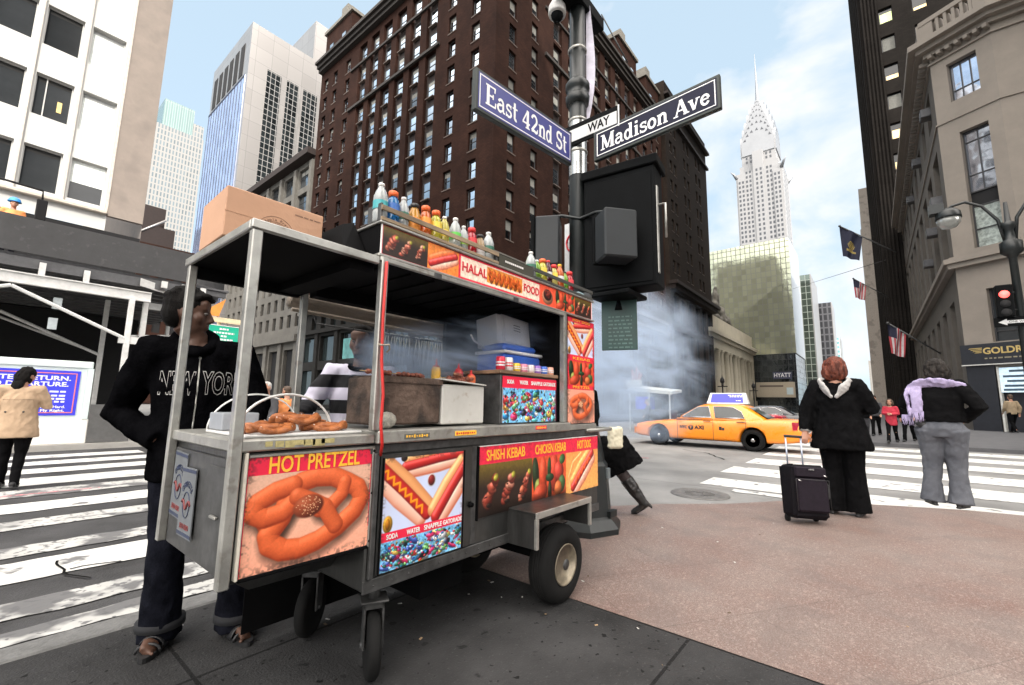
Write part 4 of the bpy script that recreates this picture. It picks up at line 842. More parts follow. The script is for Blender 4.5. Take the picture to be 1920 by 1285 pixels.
def pic_hotdogs(a, H, top=1., bottom=0., trio=True):
    p = Pic(a, H, (205, 215, 245)); p.mottle(.05, 3); f = lambda x, y: (x*a, bottom+(top-bottom)*y); s = (top-bottom)
    def hd(x0, y0, x1, y1, r, z=True): A, B = f(x0, y0), f(x1, y1); hotdog(p, A[0], A[1], B[0], B[1], r*s, z)
    hd(.26, .86, 1.02, .98, .11, False); hd(-.03, .88, .50, .17, .14); hd(.64, .10, 1.03, .80, .14, False)
    x, y = f(.56, .62); p.blob(x, y, .085*s, .10*s, (235, 230, 225), 0, (170, 160, 160)); p.blob(x, y, .07*s, .085*s, (150, 35, 30)); x, y = f(.22, .98); p.blob(x, y, .06*s, .05*s, (50, 40, 40)); x, y = f(.07, .12); p.blob(x, y, .085*s, .12*s, (235, 170, 40)); p.blob(x, y, .04*s, .08*s, (200, 120, 20))
    return p
def sodas(p, x0, x1, y0, y1, seed=2, k=70):
    r = random.Random(seed); p.rect(x0, x1, y0, y1, (120, 190, 235)); pal = [(235, 40, 110), (40, 150, 225), (25, 30, 45), (120, 205, 110), (230, 235, 240), (240, 60, 60), (60, 90, 190), (90, 215, 225), (30, 110, 80), (245, 205, 90)]
    h = y1-y0; wd = x1-x0
    for _ in range(k):
        x = r.uniform(x0+.03*wd, x1-.03*wd); y = r.uniform(y0+.05*h, y1-.1*h); p.blob(x, y, r.uniform(.03, .06)*wd*1.3, r.uniform(.06, .15)*h, r.choice(pal), r.uniform(-.6, .6), hi=.5)
        p.blob(x, y+.1*h, .022*wd, .05*h, r.choice(pal), 0)
    m = (p.y < y0) | (p.y > y1)
    for _ in range(2*k): p.blob(r.uniform(x0, x1), r.uniform(y0, y1), r.uniform(.008, .022)*wd, r.uniform(.02, .06)*h, r.choice(pal+[(235, 245, 255), (150, 215, 245)]), r.uniform(-1, 1), hi=.4)
    p.mottle(.35, 34, (p.y < y1) & (p.x > x0) & (p.x < x1)); p.c = np.where(((p.y > y1+.001) & (p.y < y1+.08))[..., None], np.array(RED)/255, p.c)
def kebab(p, x0, x1, y0, y1, n=3, seed=4, raw=(235, 130, 100)):
    r = random.Random(seed); p.rect(x0, x1, y0, y1, (45, 32, 26)); h, wd = y1-y0, x1-x0
    g = np.clip((p.y-(y0+.55*h))/(.4*h), 0, 1)*((p.x >= x0) & (p.x <= x1) & (p.y <= y1)); p.blend(g*.9, np.array((120, 100, 40))/255)
    for i in range(n):
        cx_ = x0+wd*(.2+.62*i/max(1, n-1)); sc = 1-.28*i/max(1, n-1)
        for j in range(13):
            t = j/12; X_, Y_ = cx_-.08*wd+.15*wd*t+r.uniform(-.03, .03)*wd, y0+h*(.2+.5*t)+r.uniform(-.03, .03)*h; p.blob(X_, Y_, r.uniform(.06, .10)*wd*sc, r.uniform(.06, .11)*h*sc*1.3, r.choice([raw, (215, 95, 70), (250, 175, 145), (170, 62, 45), (235, 120, 80)]), r.uniform(-1, 1), (60, 20, 15), .3, .3)
            if j % 3 == 1: p.blob(X_-.02*wd, Y_+.03*h, .05*wd*sc, .018*h, (60, 25, 18), r.uniform(-.3, .3), hi=0)
        p.blob(cx_+.09*wd, y0+.72*h, .05*wd*sc, .07*h, (190, 185, 60), .6); p.blob(cx_-.02*wd, y0+.2*h, .05*wd, .05*h, (40, 25, 20))
def chicken(p, x0, x1, y0, y1):
    h, wd = y1-y0, x1-x0; p.rect(x0, x1, y0, y1, (225, 85, 45))
    for x, y, rx, ry, c, ro in ((.1, .6, .1, .45, (30, 50, 25), .1), (.2, .3, .14, .25, (150, 160, 70), .2), (.3, .55, .12, .5, (235, 80, 45), 0), (.24, .2, .22, .22, (220, 75, 45), .3), (.62, .6, .14, .5, (228, 70, 45), 0), (.48, .7, .06, .28, (35, 70, 35), -.05), (.5, .5, .13, .1, (30, 75, 40), 0), (.5, .15, .06, .3, (30, 45, 25), 0), (.78, .62, .15, .25, (235, 70, 55), .3), (.88, .88, .1, .12, (60, 120, 60), .6), (.86, .3, .12, .22, (70, 110, 60), -.2), (.75, .2, .12, .2, (240, 120, 60), 0)):
        p.blob(x0+x*wd, y0+y*h, rx*wd, ry*h, c, ro)
def pretzel(p, X=lambda u, v: (u, v), r=.062):
    """u 0..1 across, v 0..1 down over the picture field"""
    A = [(.27, .50), (.19, .64), (.21, .74), (.30, .82), (.42, .84), (.56, .80), (.72, .70), (.86, .56), (.92, .42), (.88, .30), (.78, .22), (.66, .14), (.52, .12), (.40, .16), (.33, .25), (.30, .36), (.27, .50)]
    B = [(.34, .18), (.22, .22), (.10, .31), (.08, .41), (.16, .47), (.28, .44), (.38, .32)]
    B2 = [(.16, .50), (.18, .56), (.24, .58)]
    Cc = [(.38, .30), (.50, .38), (.60, .46), (.66, .60), (.70, .68)]; Dd = [(.76, .22), (.74, .34), (.66, .44), (.56, .48)]
    col, dk = (240, 112, 62), (150, 56, 28)
    q = lambda L: [X(u, v) for u, v in L]
    for L, k, rr_ in ((A, 1, r*1.12), (B2, 1, r*.9), (B, 1, r*1.05), (Dd, 1, r*.85), (Cc, 1, r*.85)): p.shadow(q(L), rr_)
    for L, rr_, c in ((B2, r*.9, (150, 62, 40)), (A, r*1.12, col), (B, r*1.05, col), (Dd, r*.85, col), (Cc, r*.95, (225, 105, 58))): p.tube(q(L), rr_, c, dk, .10)
    x, y = X(.47, .42); p.blob(x, y, r*1.9, r*1.35, (170, 80, 48), .1, (80, 32, 20), .1)
    for _ in range(60): t = p.r.random()*6.28; k = p.r.random()**.5; x, y = X(.47, .42); p.blob(x+r*1.5*k*math.cos(t), y+r*1.1*k*math.sin(t), .006, .006, (235, 190, 150), 0, (150, 90, 60))
def dirty(p, edge=.12, amt=.7):
    """grime that gathers at the rim of the print"""
    d = np.minimum(np.minimum(p.x, p.a-p.x), np.minimum(p.y, 1-p.y)); n = p.noise(24)*.5+p.noise(60)*.5; p.blend(np.clip((n-.52)*6, 0, 1)*np.clip(1-d/edge, 0, 1)*amt, np.array((60, 45, 40))/255); return p
# ------------------------------------------------------------------ the food cart
cart = thing('food_cart', 'stainless steel street food cart with red food posters and bottle racks on its roof', 'food cart', (1.9, 2.1, 0))
m_ss = mat('stainless', (.085, .085, .083), .42, .75, var=.35, scale=5, bump=.12, bscale=30, stretch=(1, 1, .25)); add_specks(m_ss, 9, (.07, .065, .06), .6, (.56, .70))
m_al = mat('aluminium', (.36, .355, .33), .4, .6, var=.25, scale=9); add_specks(m_al, 20, (.22, .20, .17), .6, (.6, .7))
m_ald = mat('aluminium_dull', (.085, .085, .085), .5, .6, var=.4, scale=14)
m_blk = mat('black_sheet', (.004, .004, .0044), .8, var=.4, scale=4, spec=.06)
m_txt = mat('yellow_print', lin(250, 190, 60), .4, var=.05); m_redp = mat('red_print', lin(205, 30, 50), .4, var=.05); m_wpr = mat('white_print', (.82, .80, .78), .4, var=.03); m_redt = mat('poster_red', lin(235, 42, 74), .38, var=.06)
FY = 1.75
b = MB(); b.bbox(1.16, 3.24, FY, 2.48, .40, 1.028, .008)
W(b.build('body', m_ss), cart)
b = MB(); b.bbox(1.15, 3.24, FY-.012, FY-.001, .40, .455, .003); b.bbox(1.15, 3.24, FY-.012, FY-.001, .985, 1.026, .003); b.bbox(1.795, 1.835, FY-.009, FY-.001, .46, .98, .003)
for i in range(22): b.lathe([(.005, -.004), (.004, -.007)], (1.2+.094*i, FY-.012, .428), 6, 0, 'y')
W(b.build('trim', m_ald), cart)
# counter
b = MB(); b.bbox(1.16, 2.76, FY-.05, 2.48, 1.03, 1.088, .006); b.bbox(.60, 1.158, FY-.03, 2.48, 1.032, 1.075, .006)
b.bbox(2.762, 3.2, FY-.015, 2.48, 1.03, 1.07, .004)
W(b.build('counter', m_al), cart)
r9 = random.Random(9); m_stk = [m_txt, m_redp, m_redt, mat('sticker_dark', (.12, .12, .10), .5)]
def sticker(x, z, w_, cA, cB, k=9):
    b = MB(); b.bbox(x, x+w_, FY-.0535, FY-.0505, z-.012, z+.012, .001, cA)
    for i in range(k): q = r9.uniform(.3, 1); b.box(x+.008+(w_-.016)*i/k, x+.008+(w_-.016)*(i+.6)/k, FY-.0545, FY-.0537, z-.008*q, z+.008*q, cB)
    W(b.build('sticker', m_stk), cart)
sticker(1.30, 1.058, .15, 3, 0); sticker(1.62, 1.058, .16, 0, 1); sticker(2.33, 1.065, .12, 2, 0)
b = MB()
for i in range(7): b.box(.70+.035*i, .725+.04*i, FY-.0325, FY-.0305, 1.048-.004*(i % 3), 1.066, 0)
W(b.build('worn_sticker', [mat('worn_yellow', (.42, .36, .16), .6, var=.3, scale=60)]), cart)
# posts
def post(x0, x1, y0, y1, z0, z1, m=m_al, nm='post'): return W(MB().bbox(x0, x1, y0, y1, z0, z1, .004).build(nm, m), cart)
post(1.135, 1.172, FY-.04, FY-.004, 1.089, 1.884); post(2.70, 2.738, FY-.03, FY+.01, 1.089, 1.884); post(.588, .625, FY-.036, FY, .585, 1.842); post(.588, .622, 2.45, 2.484, .60, 1.842); post(1.125, 1.16, 2.45, 2.484, 1.08, 1.842); post(3.13, 3.165, 2.44, 2.475, 1.07, 1.884)
post(.640, .652, FY-.028, FY-.002, .60, 1.03, mat('cream_strip', (.62, .58, .50), .5)); post(1.165, 1.19, FY-.03, FY-.013, .46, .99, m_ald)
# main roof with the picture header
b = MB(); b.bbox(1.12, 3.16, FY-.03, 2.5, 1.885, 1.90, .004, 1); b.box(1.175, 2.69, FY+.01, 2.399, 1.872, 1.8845, 0); b.box(1.13, 3.15, FY-.012, 2.49, 1.901, 2.045, 0); b.bbox(1.12, 3.16, FY-.03, 2.5, 2.046, 2.06, .004, 1)
for i in range(9): b.box(1.2+.16*i, 1.21+.16*i, FY+.05, 2.39, 1.862, 1.8715, 0)
W(b.build('roof', [m_blk, m_al]), cart)
b = MB(); b.bbox(1.13, 2.70, FY-.034, FY-.012, 1.862, 1.884, .003)
for x in (1.45, 2.1): b.bbox(x, x+.05, FY-.04, FY-.035, 1.855, 1.884, .003, 1)
W(b.build('header_rail', [m_al, m_ald]), cart)
# header picture strip
Pw, Ph = 1.99, .142; a = Pw/Ph; p = Pic(a, 44, RED)
kebab(p, 0.05, 1.95, .03, .97, 3, 8); p.rect(1.95, 3.5, .03, .97, (245, 140, 60)); hotdog(p, 2.15, .25, 3.3, .75, .2, False, (245, 110, 50))
p.rect(3.62, 8.9, .1, .9, (250, 225, 205)); p.rect(8.95, 9.1, 0, 1, (245, 120, 90)); p.rect(5.15, 7.55, .2, .86, (235, 150, 60)); p.mottle(.1, 9)
for i in range(14): p.blob(5.3+.16*i, .5+.12*(-1)**i, .12, .22, (225, 110, 45), .3*(-1)**i)
p.rect(8.98, 10.3, .03, .97, (240, 90, 60)); p.blob(9.6, .45, .5, .4, (250, 170, 130)); p.blob(9.6, .55, .38, .3, (60, 25, 20)); 
for i in range(12): p.blob(9.4+.4*p.r.random(), .45+.25*p.r.random(), .1, .1, (130, 40, 30))
chicken(p, 10.3, 12.2, .03, .97); kebab(p, 12.2, a-.05, .03, .97, 3, 5, (245, 90, 50)); p.mottle(.12, 16)
b = PrintMB(); p.lay(b, (1.14, FY-.017, 1.9025), X1, (0, 0, 1), Pw, Ph)
k = Pw/a; tx = lambda s, x, sz, m, wd: b.text(s, sz, (1.14+x*k, FY-.019, 1.9025+Ph*.5), X1, (0, 0, 1), m, .0012, 'CENTER', wd*k, .001)
tx('HALAL', 4.4, .075, 1, 1.45); tx('SHAWARMA', 6.35, .085, 2, 2.2); tx('FOOD', 8.25, .075, 1, 1.2)
b.box(1.135, 1.14, FY-.02, FY-.012, 1.90, 2.046, 3); b.box(3.13, 3.137, FY-.02, FY-.012, 1.90, 2.046, 3)
W(b.build('header_sign', [m_redp, mat('orange_print', lin(215, 95, 30), .4), m_wpr]), cart)
# side poster column
b = MB(); b.bbox(2.765, 3.2, FY-.004, 2.44, 1.071, 1.88, .004); W(b.build('end_cabinet', m_ald), cart)
Pw, Ph = .40, .80; p = Pic(.5, 190, RED); q = pic_hotdogs(.5/.33, 60); yy = lambda v0, v1: (slice(int(190*v0), int(190*v0)+0), 0)
def paste(p, q, y1): H = q.c.shape[0]; r0 = int((1-y1)*p.H); w_ = min(p.Wn, q.Wn); p.c[r0:r0+H, :w_] = q.c[:, :w_]
paste(p, q, .955); kebab(p, .02, .48, .36, .585, 2, 3, (235, 70, 45)); chicken(p, .02, .48, .36, .585); p.rect(0, .5, 0, .315, (238, 165, 140))
p2 = lambda u, v: (.03+.44*u, .295-.28*v); pretzel(p, p2, .026); p.rect(0, .5, .315, .36, RED); p.rect(0, .5, .585, .635, RED); p.rect(0, .5, .955, 1, RED)
dirty(p, .06, .5); b = PrintMB(); p.lay(b, (2.785, FY-.007, 1.078), X1, (0, 0, 1), Pw, Ph)
for s, z in (('HOT DOG', .978), ('KEBAB', .61), ('PRETZEL', .337)): b.text(s, .03, (2.985, FY-.009, 1.078+Ph*z), X1, (0, 0, 1), 1, .001, 'CENTER', .26)
W(b.build('poster_column', [m_txt]), cart)
# hot dog and soda door
b = MB(); b.bbox(1.205, 1.79, FY-.018, FY-.002, .462, .98, .004); b.bbox(1.765, 1.785, FY-.028, FY-.0185, .66, .69, .003, 1); b.lathe([(.008, -.018), (.014, -.03), (.012, -.042)], (1.775, FY, .675), 10, 1, 'y')
W(b.build('door', [m_ss, m_blk]), cart)
Pw, Ph = .50, .49; p = pic_hotdogs(Pw/Ph, 170, 1., .33); a = p.a; sodas(p, 0, a, 0, .26); p.rect(0, a, .26, .335, RED); p.rect(0, .012, 0, 1, (60, 50, 60)); p.rect(a-.012, a, 0, 1, (70, 30, 40)); dirty(p, .05, .5)
b = PrintMB(); p.lay(b, (1.22, FY-.021, .47), X1, (0, 0, 1), Pw, Ph)
for s, x in (('SODA', .12), ('WATER', .36), ('SNAPPLE', .60), ('GATORADE', .86)): b.text(s, .03, (1.22+Pw*x, FY-.023, .47+Ph*.297), X1, (0, 0, 1), 1, .001, 'CENTER', .017*len(s)-.006, .0006)
b.bbox(1.212, 1.219, FY-.026, FY-.0185, .466, .965, .002, 2); b.bbox(1.7215, 1.728, FY-.026, FY-.0185, .466, .965, .002, 2)
W(b.build('drinks_poster', [m_wpr, m_blk]), cart)
# kebab sign
Pw, Ph = 1.375, .385; a = Pw/Ph; p = Pic(a, 120, RED); kebab(p, 0, 1.35, 0, .74, 3, 6, (225, 130, 105)); chicken(p, 1.3, 2.35, .0, .74); p.rect(2.35, a, 0, .74, (246, 160, 85)); g = np.clip((.72-p.y)/.7, 0, 1)*(p.x > 2.35); p.blend(g*.3, np.array((250, 210, 120))/255)
hotdog(p, 2.62, .12, 3.3, .66, .13, False, (250, 170, 90)); p.tube([(2.7+.055*i, .2+.04*i+(.03 if i % 2 else -.03)) for i in range(11)], .03, (235, 90, 40), (200, 60, 20)); p.tube([(2.5, .1), (2.45, .3), (2.6, .55), (2.9, .7)], .03, (250, 190, 120), (240, 140, 70))
p.rect(1.2, 1.34, .1, .74, (30, 40, 22)) if False else None
m_ = (np.clip((.16-p.y)/.16, 0, 1)*(p.x < 2.35)); p.blend(m_*.85, np.array((22, 16, 14))/255); p.rect(0, a, .745, 1, RED); p.mottle(.12, 26); dirty(p, .05, .4)
b = PrintMB(); p.lay(b, (1.85, FY-.011, .585), X1, (0, 0, 1), Pw, Ph)
for s, x, wd in (('SHISH KEBAB', .175, .36), ('CHICKEN KEBAB', .52, .37), ('HOT DOG', .845, .2)): b.text(s, .085, (1.85+Pw*x, FY-.013, .585+Ph*.86), X1, (0, 0, 1), 1, .001, 'CENTER', wd, .001)
b.bbox(1.838, 1.849, FY-.018, FY-.002, .575, .975, .002, 2); b.bbox(1.85, 3.225, FY-.012, FY-.002, .971, .976, .001, 3)
W(b.build('kebab_sign', [m_txt, m_blk, m_wpr]), cart)
# pretzel box
b = MB(); b.bbox(.628, 1.158, FY, 2.47, .585, 1.03, .006)
b.add([(.64, 1.9, .584), (1.15, 1.9, .584), (1.15, 2.4, .584), (.64, 2.4, .584), (.8, 2.0, .46), (1.15, 2.0, .46), (1.15, 2.4, .46), (.8, 2.4, .46)], [(0, 1, 5, 4), (1, 2, 6, 5), (2, 3, 7, 6), (3, 0, 4, 7), (4, 5, 6, 7)])
W(b.build('pretzel_box', m_ss), cart)
Pw, Ph = .502, .405; a = Pw/Ph; p = Pic(a, 190, (240, 178, 150)); g = np.clip((p.y-.4)/.5, 0, 1); p.blend(g*.6, np.array((215, 180, 158))/255); p.blend(np.clip((.35-p.y)/.4, 0, 1)*.6, np.array((255, 165, 135))/255)
pretzel(p, lambda u, v: (-.02+(a+.02)*u, .88-.885*v), .084); p.mottle(.05, 70); p.rect(0, a, .84, 1, RED); p.rect(0, .012, 0, 1, RED); p.rect(a-.01, a, .2, 1, RED); dirty(p, .09, .6)
b = PrintMB(); p.lay(b, (.658, FY-.010, .603), X1, (0, 0, 1), Pw, Ph); b.text('HOT PRETZEL', .085, (.912, FY-.012, .603+Ph*.918), X1, (0, 0, 1), 1, .001, 'CENTER', .37, .0012)
b.bbox(.645, .657, FY-.016, FY-.001, .595, 1.02, .002, 2); b.bbox(1.161, 1.172, FY-.016, FY-.001, .595, 1.02, .002, 3); b.bbox(.657, 1.161, FY-.016, FY-.001, .590, .602, .002, 2); b.bbox(.657, 1.161, FY-.016, FY-.001, 1.009, 1.02, .002, 3)
for x, z in ((.651, .61), (.651, .8), (.651, 1.0), (1.166, .62), (1.166, .82), (1.166, 1.0)): b.lathe([(.006, -.016), (.005, -.02)], (x, FY, z), 8, 2, 'y')
W(b.build('pretzel_poster', [m_txt, m_blk, m_al]), cart)
# end panel of the pretzel box with two taped bag prints
b = MB(); b.bbox(.617, .627, 1.79, 2.44, .60, 1.0, .003); b.bbox(.611, .6165, 1.80, 1.98, .61, .97, .003); b.bbox(.60, .611, 1.84, 1.9, .79, .80, .002, 1)
W(b.build('end_panel', [m_ald, m_al]), cart)
m_bag = mat('bag_paper', (.13, .14, .15), .6, var=.15, scale=10); m_bagb = mat('bag_blue', (.02, .03, .07), .5); m_bagr = mat('bag_red', (.16, .025, .025), .5)
def bag(y0, z0, ang, wd=.17, hh=.27, x=.6155):
    b = MB(); Mx = Matrix.Translation((x, y0, z0)) @ Matrix.Rotation(ang, 4, 'X'); b.box(-.004, 0, -wd, 0, 0, hh, 0, Mx); b.box(-.0055, -.0042, -wd, 0, hh-.018, hh-.006, 1, Mx); b.box(-.0055, -.0042, -wd, 0, .006, .018, 1, Mx)
    U = Mx.to_3x3() @ Vector((0, -1, 0)); V = Mx.to_3x3() @ Vector((0, 0, 1)); s_ = 'GARRETTS'
    for i, ch in enumerate(s_):
        t = (i-3.5)/4.2; c_ = Mx @ Vector((-.005, -wd/2-.068*math.sin(t), .135+.07*math.cos(t))); u_ = U*math.cos(t)-V*math.sin(t); v_ = V*math.cos(t)+U*math.sin(t); b.text(ch, .034, c_, u_, v_, 1, .0008)
    b.text('RED BIRD', .026, Mx @ Vector((-.005, -wd/2, .04)), U, V, 2, .0008, 'CENTER', .11, .001)
    ring_ = [Mx @ Vector((-.005, -wd/2+.04*math.cos(q), .125+.05*math.sin(q))) for q in np.linspace(0, 6.28, 20)]; b.ring(ring_, .002, 4, 1); b.ring([Mx @ Vector((-.005, -wd/2-.05+.1*q, .125+.018*math.sin(q*9))) for q in np.linspace(0, 1, 10)], .005, 4, 2)
    return W(b.build('bag_print', [m_bag, m_bagb, m_bagr]), cart)
bag(2.42, .72, .03); bag(2.26, .665, -.02, x=.609)
# annex roof, black underneath
b = MB(); b.box(.60, 1.118, FY-.02, 2.49, 1.843, 1.866, 0)
b.bbox(.580, 1.118, FY-.045, FY-.021, 1.840, 1.876, .004, 1); b.bbox(.580, .599, FY-.020, 2.5, 1.840, 1.876, .004, 1); b.box(.6, 1.118, 2.47, 2.5, 1.79, 1.842, 0); b.box(1.0, 1.118, FY, 2.47, 1.80, 1.842, 0)
W(b.build('side_roof', [m_blk, m_al]), cart)
b = MB(); b.add([(.985, FY+.05, 1.877), (1.118, FY+.05, 1.877), (1.118, 2.47, 1.877), (.985, 2.47, 1.877), (1.06, FY+.2, 2.075), (1.118, FY+.2, 2.10), (1.118, 2.47, 2.10), (1.06, 2.47, 2.075)], [(0, 1, 5, 4), (1, 2, 6, 5), (2, 3, 7, 6), (3, 0, 4, 7), (4, 5, 6, 7), (0, 3, 2, 1)])
W(b.build('roof_cover', m_blk), cart)
# dark liner inside, rolled awning at the back
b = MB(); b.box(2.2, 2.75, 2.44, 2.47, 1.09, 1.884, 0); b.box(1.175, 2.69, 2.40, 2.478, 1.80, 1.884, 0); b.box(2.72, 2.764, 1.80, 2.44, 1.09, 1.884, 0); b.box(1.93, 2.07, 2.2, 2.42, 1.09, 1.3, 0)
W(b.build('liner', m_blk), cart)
b = MB(); b.ring([(1.12, 2.60, 1.80), (1.7, 2.61, 1.785), (2.3, 2.61, 1.80), (3.1, 2.60, 1.81)], [(.035, .05), (.045, .055), (.04, .055), (.04, .05)], 12); b.ring([(1.12, 2.56, 1.735), (2.0, 2.56, 1.72), (3.1, 2.56, 1.75)], [.012, .016, .012], 8)
W(b.build('rolled_awning', mat('awning_canvas', (.24, .20, .16), .9, var=.25, scale=14, stretch=(.3, 1, 1), bump=.4)), cart)
# fender, big wheel, casters, hose, push bar
b = MB(); b.bbox(2.12, 2.74, 1.54, FY-.001, .588, .60, .003, 1); b.bbox(2.115, 2.745, 1.528, 1.54, .565, .602, .003, 0); b.bbox(2.115, 2.14, 1.528, 1.548, .40, .565, .003, 0); b.bbox(2.72, 2.745, 1.528, 1.548, .42, .565, .003, 0); b.box(2.12, 2.13, 1.55, FY-.001, .40, .588, 1); b.box(2.73, 2.74, 1.55, FY-.001, .42, .588, 1)
W(b.build('fender', [m_al, m_ss]), cart)
m_rub = mat('tyre_rubber', (.006, .006, .006), .85, spec=.25, var=.4, scale=15); m_rim = mat('dusty_rim', (.24, .205, .15), .5, .3, var=.35, scale=20)
def wheel(c, r, wd, rim_r, nm='wheel', ax='y'):
    q = MB(); t = wd/2; q.lathe([(rim_r, -t*.8), (rim_r+.01, -t), (r*.82, -t), (r*.95, -t*.8), (r, -t*.4), (r, t*.4), (r*.95, t*.8), (r*.82, t), (rim_r, t)], c, 36, 0, ax)
    for k in range(4): q.lathe([(r+.001, -t*.45+t*.22*k), (r+.004, -t*.42+t*.22*k), (r+.004, -t*.32+t*.22*k), (r+.001, -t*.29+t*.22*k)], c, 36, 0, ax, True, False)
    o = W(q.build(nm, m_rub), cart); q = MB(); q.lathe([(rim_r*1.02, -t*.95), (rim_r*.98, -t*1.02), (rim_r*.86, -t*.75), (rim_r*.8, -t*.2), (rim_r*.5, -t*.05), (rim_r*.45, -t*.35), (rim_r*.3, -t*.5), (.001, -t*.5)], c, 28, 0, ax)
    for i in range(5): a_ = i*1.2566; q.lathe([(.013, -t*.25), (.011, -t*.5), (.006, -t*.52)], (c[0]+rim_r*.66*math.cos(a_), c[1], c[2]+rim_r*.66*math.sin(a_)), 8, 1, 'y')
    q.lathe([(rim_r*.3, -t*.4), (rim_r*.26, -t*1.0), (.001, -t*1.05)], c, 14, 1, ax); rim = q.build('rim', [m_rim, m_ald]); rim.parent = o; Mr = Matrix.Translation(cart.location); rim.matrix_parent_inverse = o.matrix_parent_inverse @ Matrix.Identity(4); rim.matrix_parent_inverse = Matrix.Identity(4); return o
wheel((2.478, 1.635, .228), .228, .15, .122); wheel((2.478, 2.40, .228), .228, .15, .122)
b = MB(); b.cyl((2.475, 1.7, .24), (2.475, 2.4, .24), .025, 10); b.box(2.0, 2.95, 1.85, 1.92, .34, .399); b.box(2.0, 2.95, 2.2, 2.27, .34, .399); b.box(1.3, 2.0, 1.95, 2.0, .3, .399); b.box(1.6, 1.9, 1.9, 2.2, .2, .39); W(b.build('axle', m_blk), cart)
W(MB().box(.98, 3.1, 2.488, 2.494, .07, .55).build('light_block_sheet', m_blk), cart)  # added black sheet, blocks light from behind so the underside stays dark
def caster(x, y, ang):
    Mx = Matrix.Translation((x, y, 0)) @ Matrix.Rotation(ang, 4, 'Z'); q = MB(); q.bbox(-.055, .055, -.06, .06, .325, .335, .003, 0, Mx); q.bbox(-.035, .035, -.045, -.035, .13, .325, .002, 0, Mx); q.bbox(-.035, .035, .035, .045, .13, .325, .002, 0, Mx); q.bbox(-.035, .035, -.045, .045, .295, .324, .002, 0, Mx); q.cyl(Mx @ Vector((0, 0, .33)), Mx @ Vector((0, 0, .40)), .025, 10); q.cyl(Mx @ Vector((0, -.05, .14)), Mx @ Vector((0, .05, .14)), .012, 8)
    fork = W(q.build('caster_fork', m_ald), cart); q = MB(); q.lathe([(.05, -.026), (.125, -.028), (.138, -.016), (.14, 0), (.138, .016), (.125, .028), (.05, .026)], (0, 0, .14), 30, 0, 'y'); q.v = [tuple(Mx @ Vector(v)) for v in q.v]; W(q.build('caster_wheel', m_rub), cart)
caster(1.275, 1.83, rad(62)); caster(1.27, 2.38, rad(38))
b = MB(); b.ring([(1.155, FY-.045, 1.86), (1.148, FY-.05, 1.6), (1.15, FY-.055, 1.4), (1.165, FY-.06, 1.25), (1.155, FY-.07, 1.12), (1.175, FY-.06, 1.03), (1.19, FY-.03, .98)], .0068, 8, 0); b.ring([(1.15-.02, FY-.05, 1.47), (1.155, FY-.063, 1.468), (1.185, FY-.055, 1.475), (1.20, FY-.04, 1.455), (1.19, FY-.03, 1.44)], .004, 6, 1)
W(b.build('hose', [mat('red_hose', lin(200, 45, 42), .5), mat('string', (.4, .35, .28), .9)]), cart)
b = MB(); b.ring([(3.02, FY-.03, 1.02), (3.42, FY-.03, 1.02), (3.45, FY, 1.02), (3.45, 2.4, 1.02)], .014, 10); b.cyl((3.10, FY-.03, 1.02), (3.10, FY+.02, 1.02), .016, 8); W(b.build('push_bar', m_al), cart)
# grill
rt = thing('charcoal_grill', 'rusty charcoal grill box with a white side plate smoking on the cart counter', 'grill', (1.55, 2.0, 1.09))
m_rust = mat('rusty_iron', (.085, .05, .035), .8, .2, var=.5, scale=7, tint=(.16, .11, .085), bump=.5); add_specks(m_rust, 6, (.02, .016, .014), .8, (.5, .62))
b = MB(); b.bbox(1.205, 1.605, 1.80, 2.06, 1.105, 1.335, .01); b.box(1.2, 1.61, 1.794, 1.80, 1.31, 1.34); 
for i in range(10): b.box(1.23+.037*i, 1.24+.037*i, 1.82, 2.05, 1.337, 1.343)
W(b.build('fire_box', m_rust), rt)
b = MB(); b.bbox(1.61, 1.94, 1.795, 2.2, 1.10, 1.315, .006); b.add([(1.59, 1.78, 1.338), (1.94, 1.78, 1.318), (1.94, 2.2, 1.318), (1.59, 2.2, 1.338), (1.59, 1.78, 1.345), (1.94, 1.78, 1.325), (1.94, 2.2, 1.325), (1.59, 2.2, 1.345)], [(0, 3, 2, 1), (4, 5, 6, 7), (0, 1, 5, 4), (1, 2, 6, 5), (2, 3, 7, 6), (3, 0, 4, 7)])
m_wp = mat('grubby_white', (.50, .49, .46), .5, var=.1, scale=5); add_specks(m_wp, 14, (.3, .24, .18), .6, (.62, .7)); W(b.build('side_plate', m_wp), rt)
W(MB().ell((1.26, 1.79, 1.13), (.055, .03, .04), 10).ell((1.23, 1.79, 1.12), (.03, .03, .03), 8).build('foil', mat('foil', (.5, .48, .42), .5, .3, var=.4, scale=40, bump=.8)), rt)
# kebabs on the grill
m_meat = mat('grilled_meat', (.20, .06, .035), .55, var=.6, scale=40, bump=.6); m_stick = mat('bamboo', (.45, .32, .18), .7)
def skewer(nm, lb, x, y, z, ang, n=5, sd=0):
    t = thing(nm, lb, 'skewer', (x, y, z), ang, 'skewers on the grill'); q = MB(); r = random.Random(sd)
    for i in range(n): q.ell((-.06+.03*i, r.uniform(-.004, .004), 0), (.017, r.uniform(.012, .017), r.uniform(.011, .016)), 8)
    obj = q.build('meat', m_meat, t); MB().cyl((-.12, 0, 0), (.10, 0, 0), .002, 6).build('stick', m_stick, t); return t
for i, (x, y, ang, lb) in enumerate(((1.24, 1.86, .3, 'grilled meat skewer at the left front corner of the rusty grill'), (1.30, 1.93, 1.1, 'grilled meat skewer lying across the rusty grill bars behind the red hose'), (1.44, 1.88, .1, 'grilled meat skewer in the smoke at the middle of the rusty grill'), (1.52, 2.0, -.4, 'grilled meat skewer near the white side plate of the grill'))): skewer('meat_skewer', lb, x, y, 1.358, ang, 6, i)
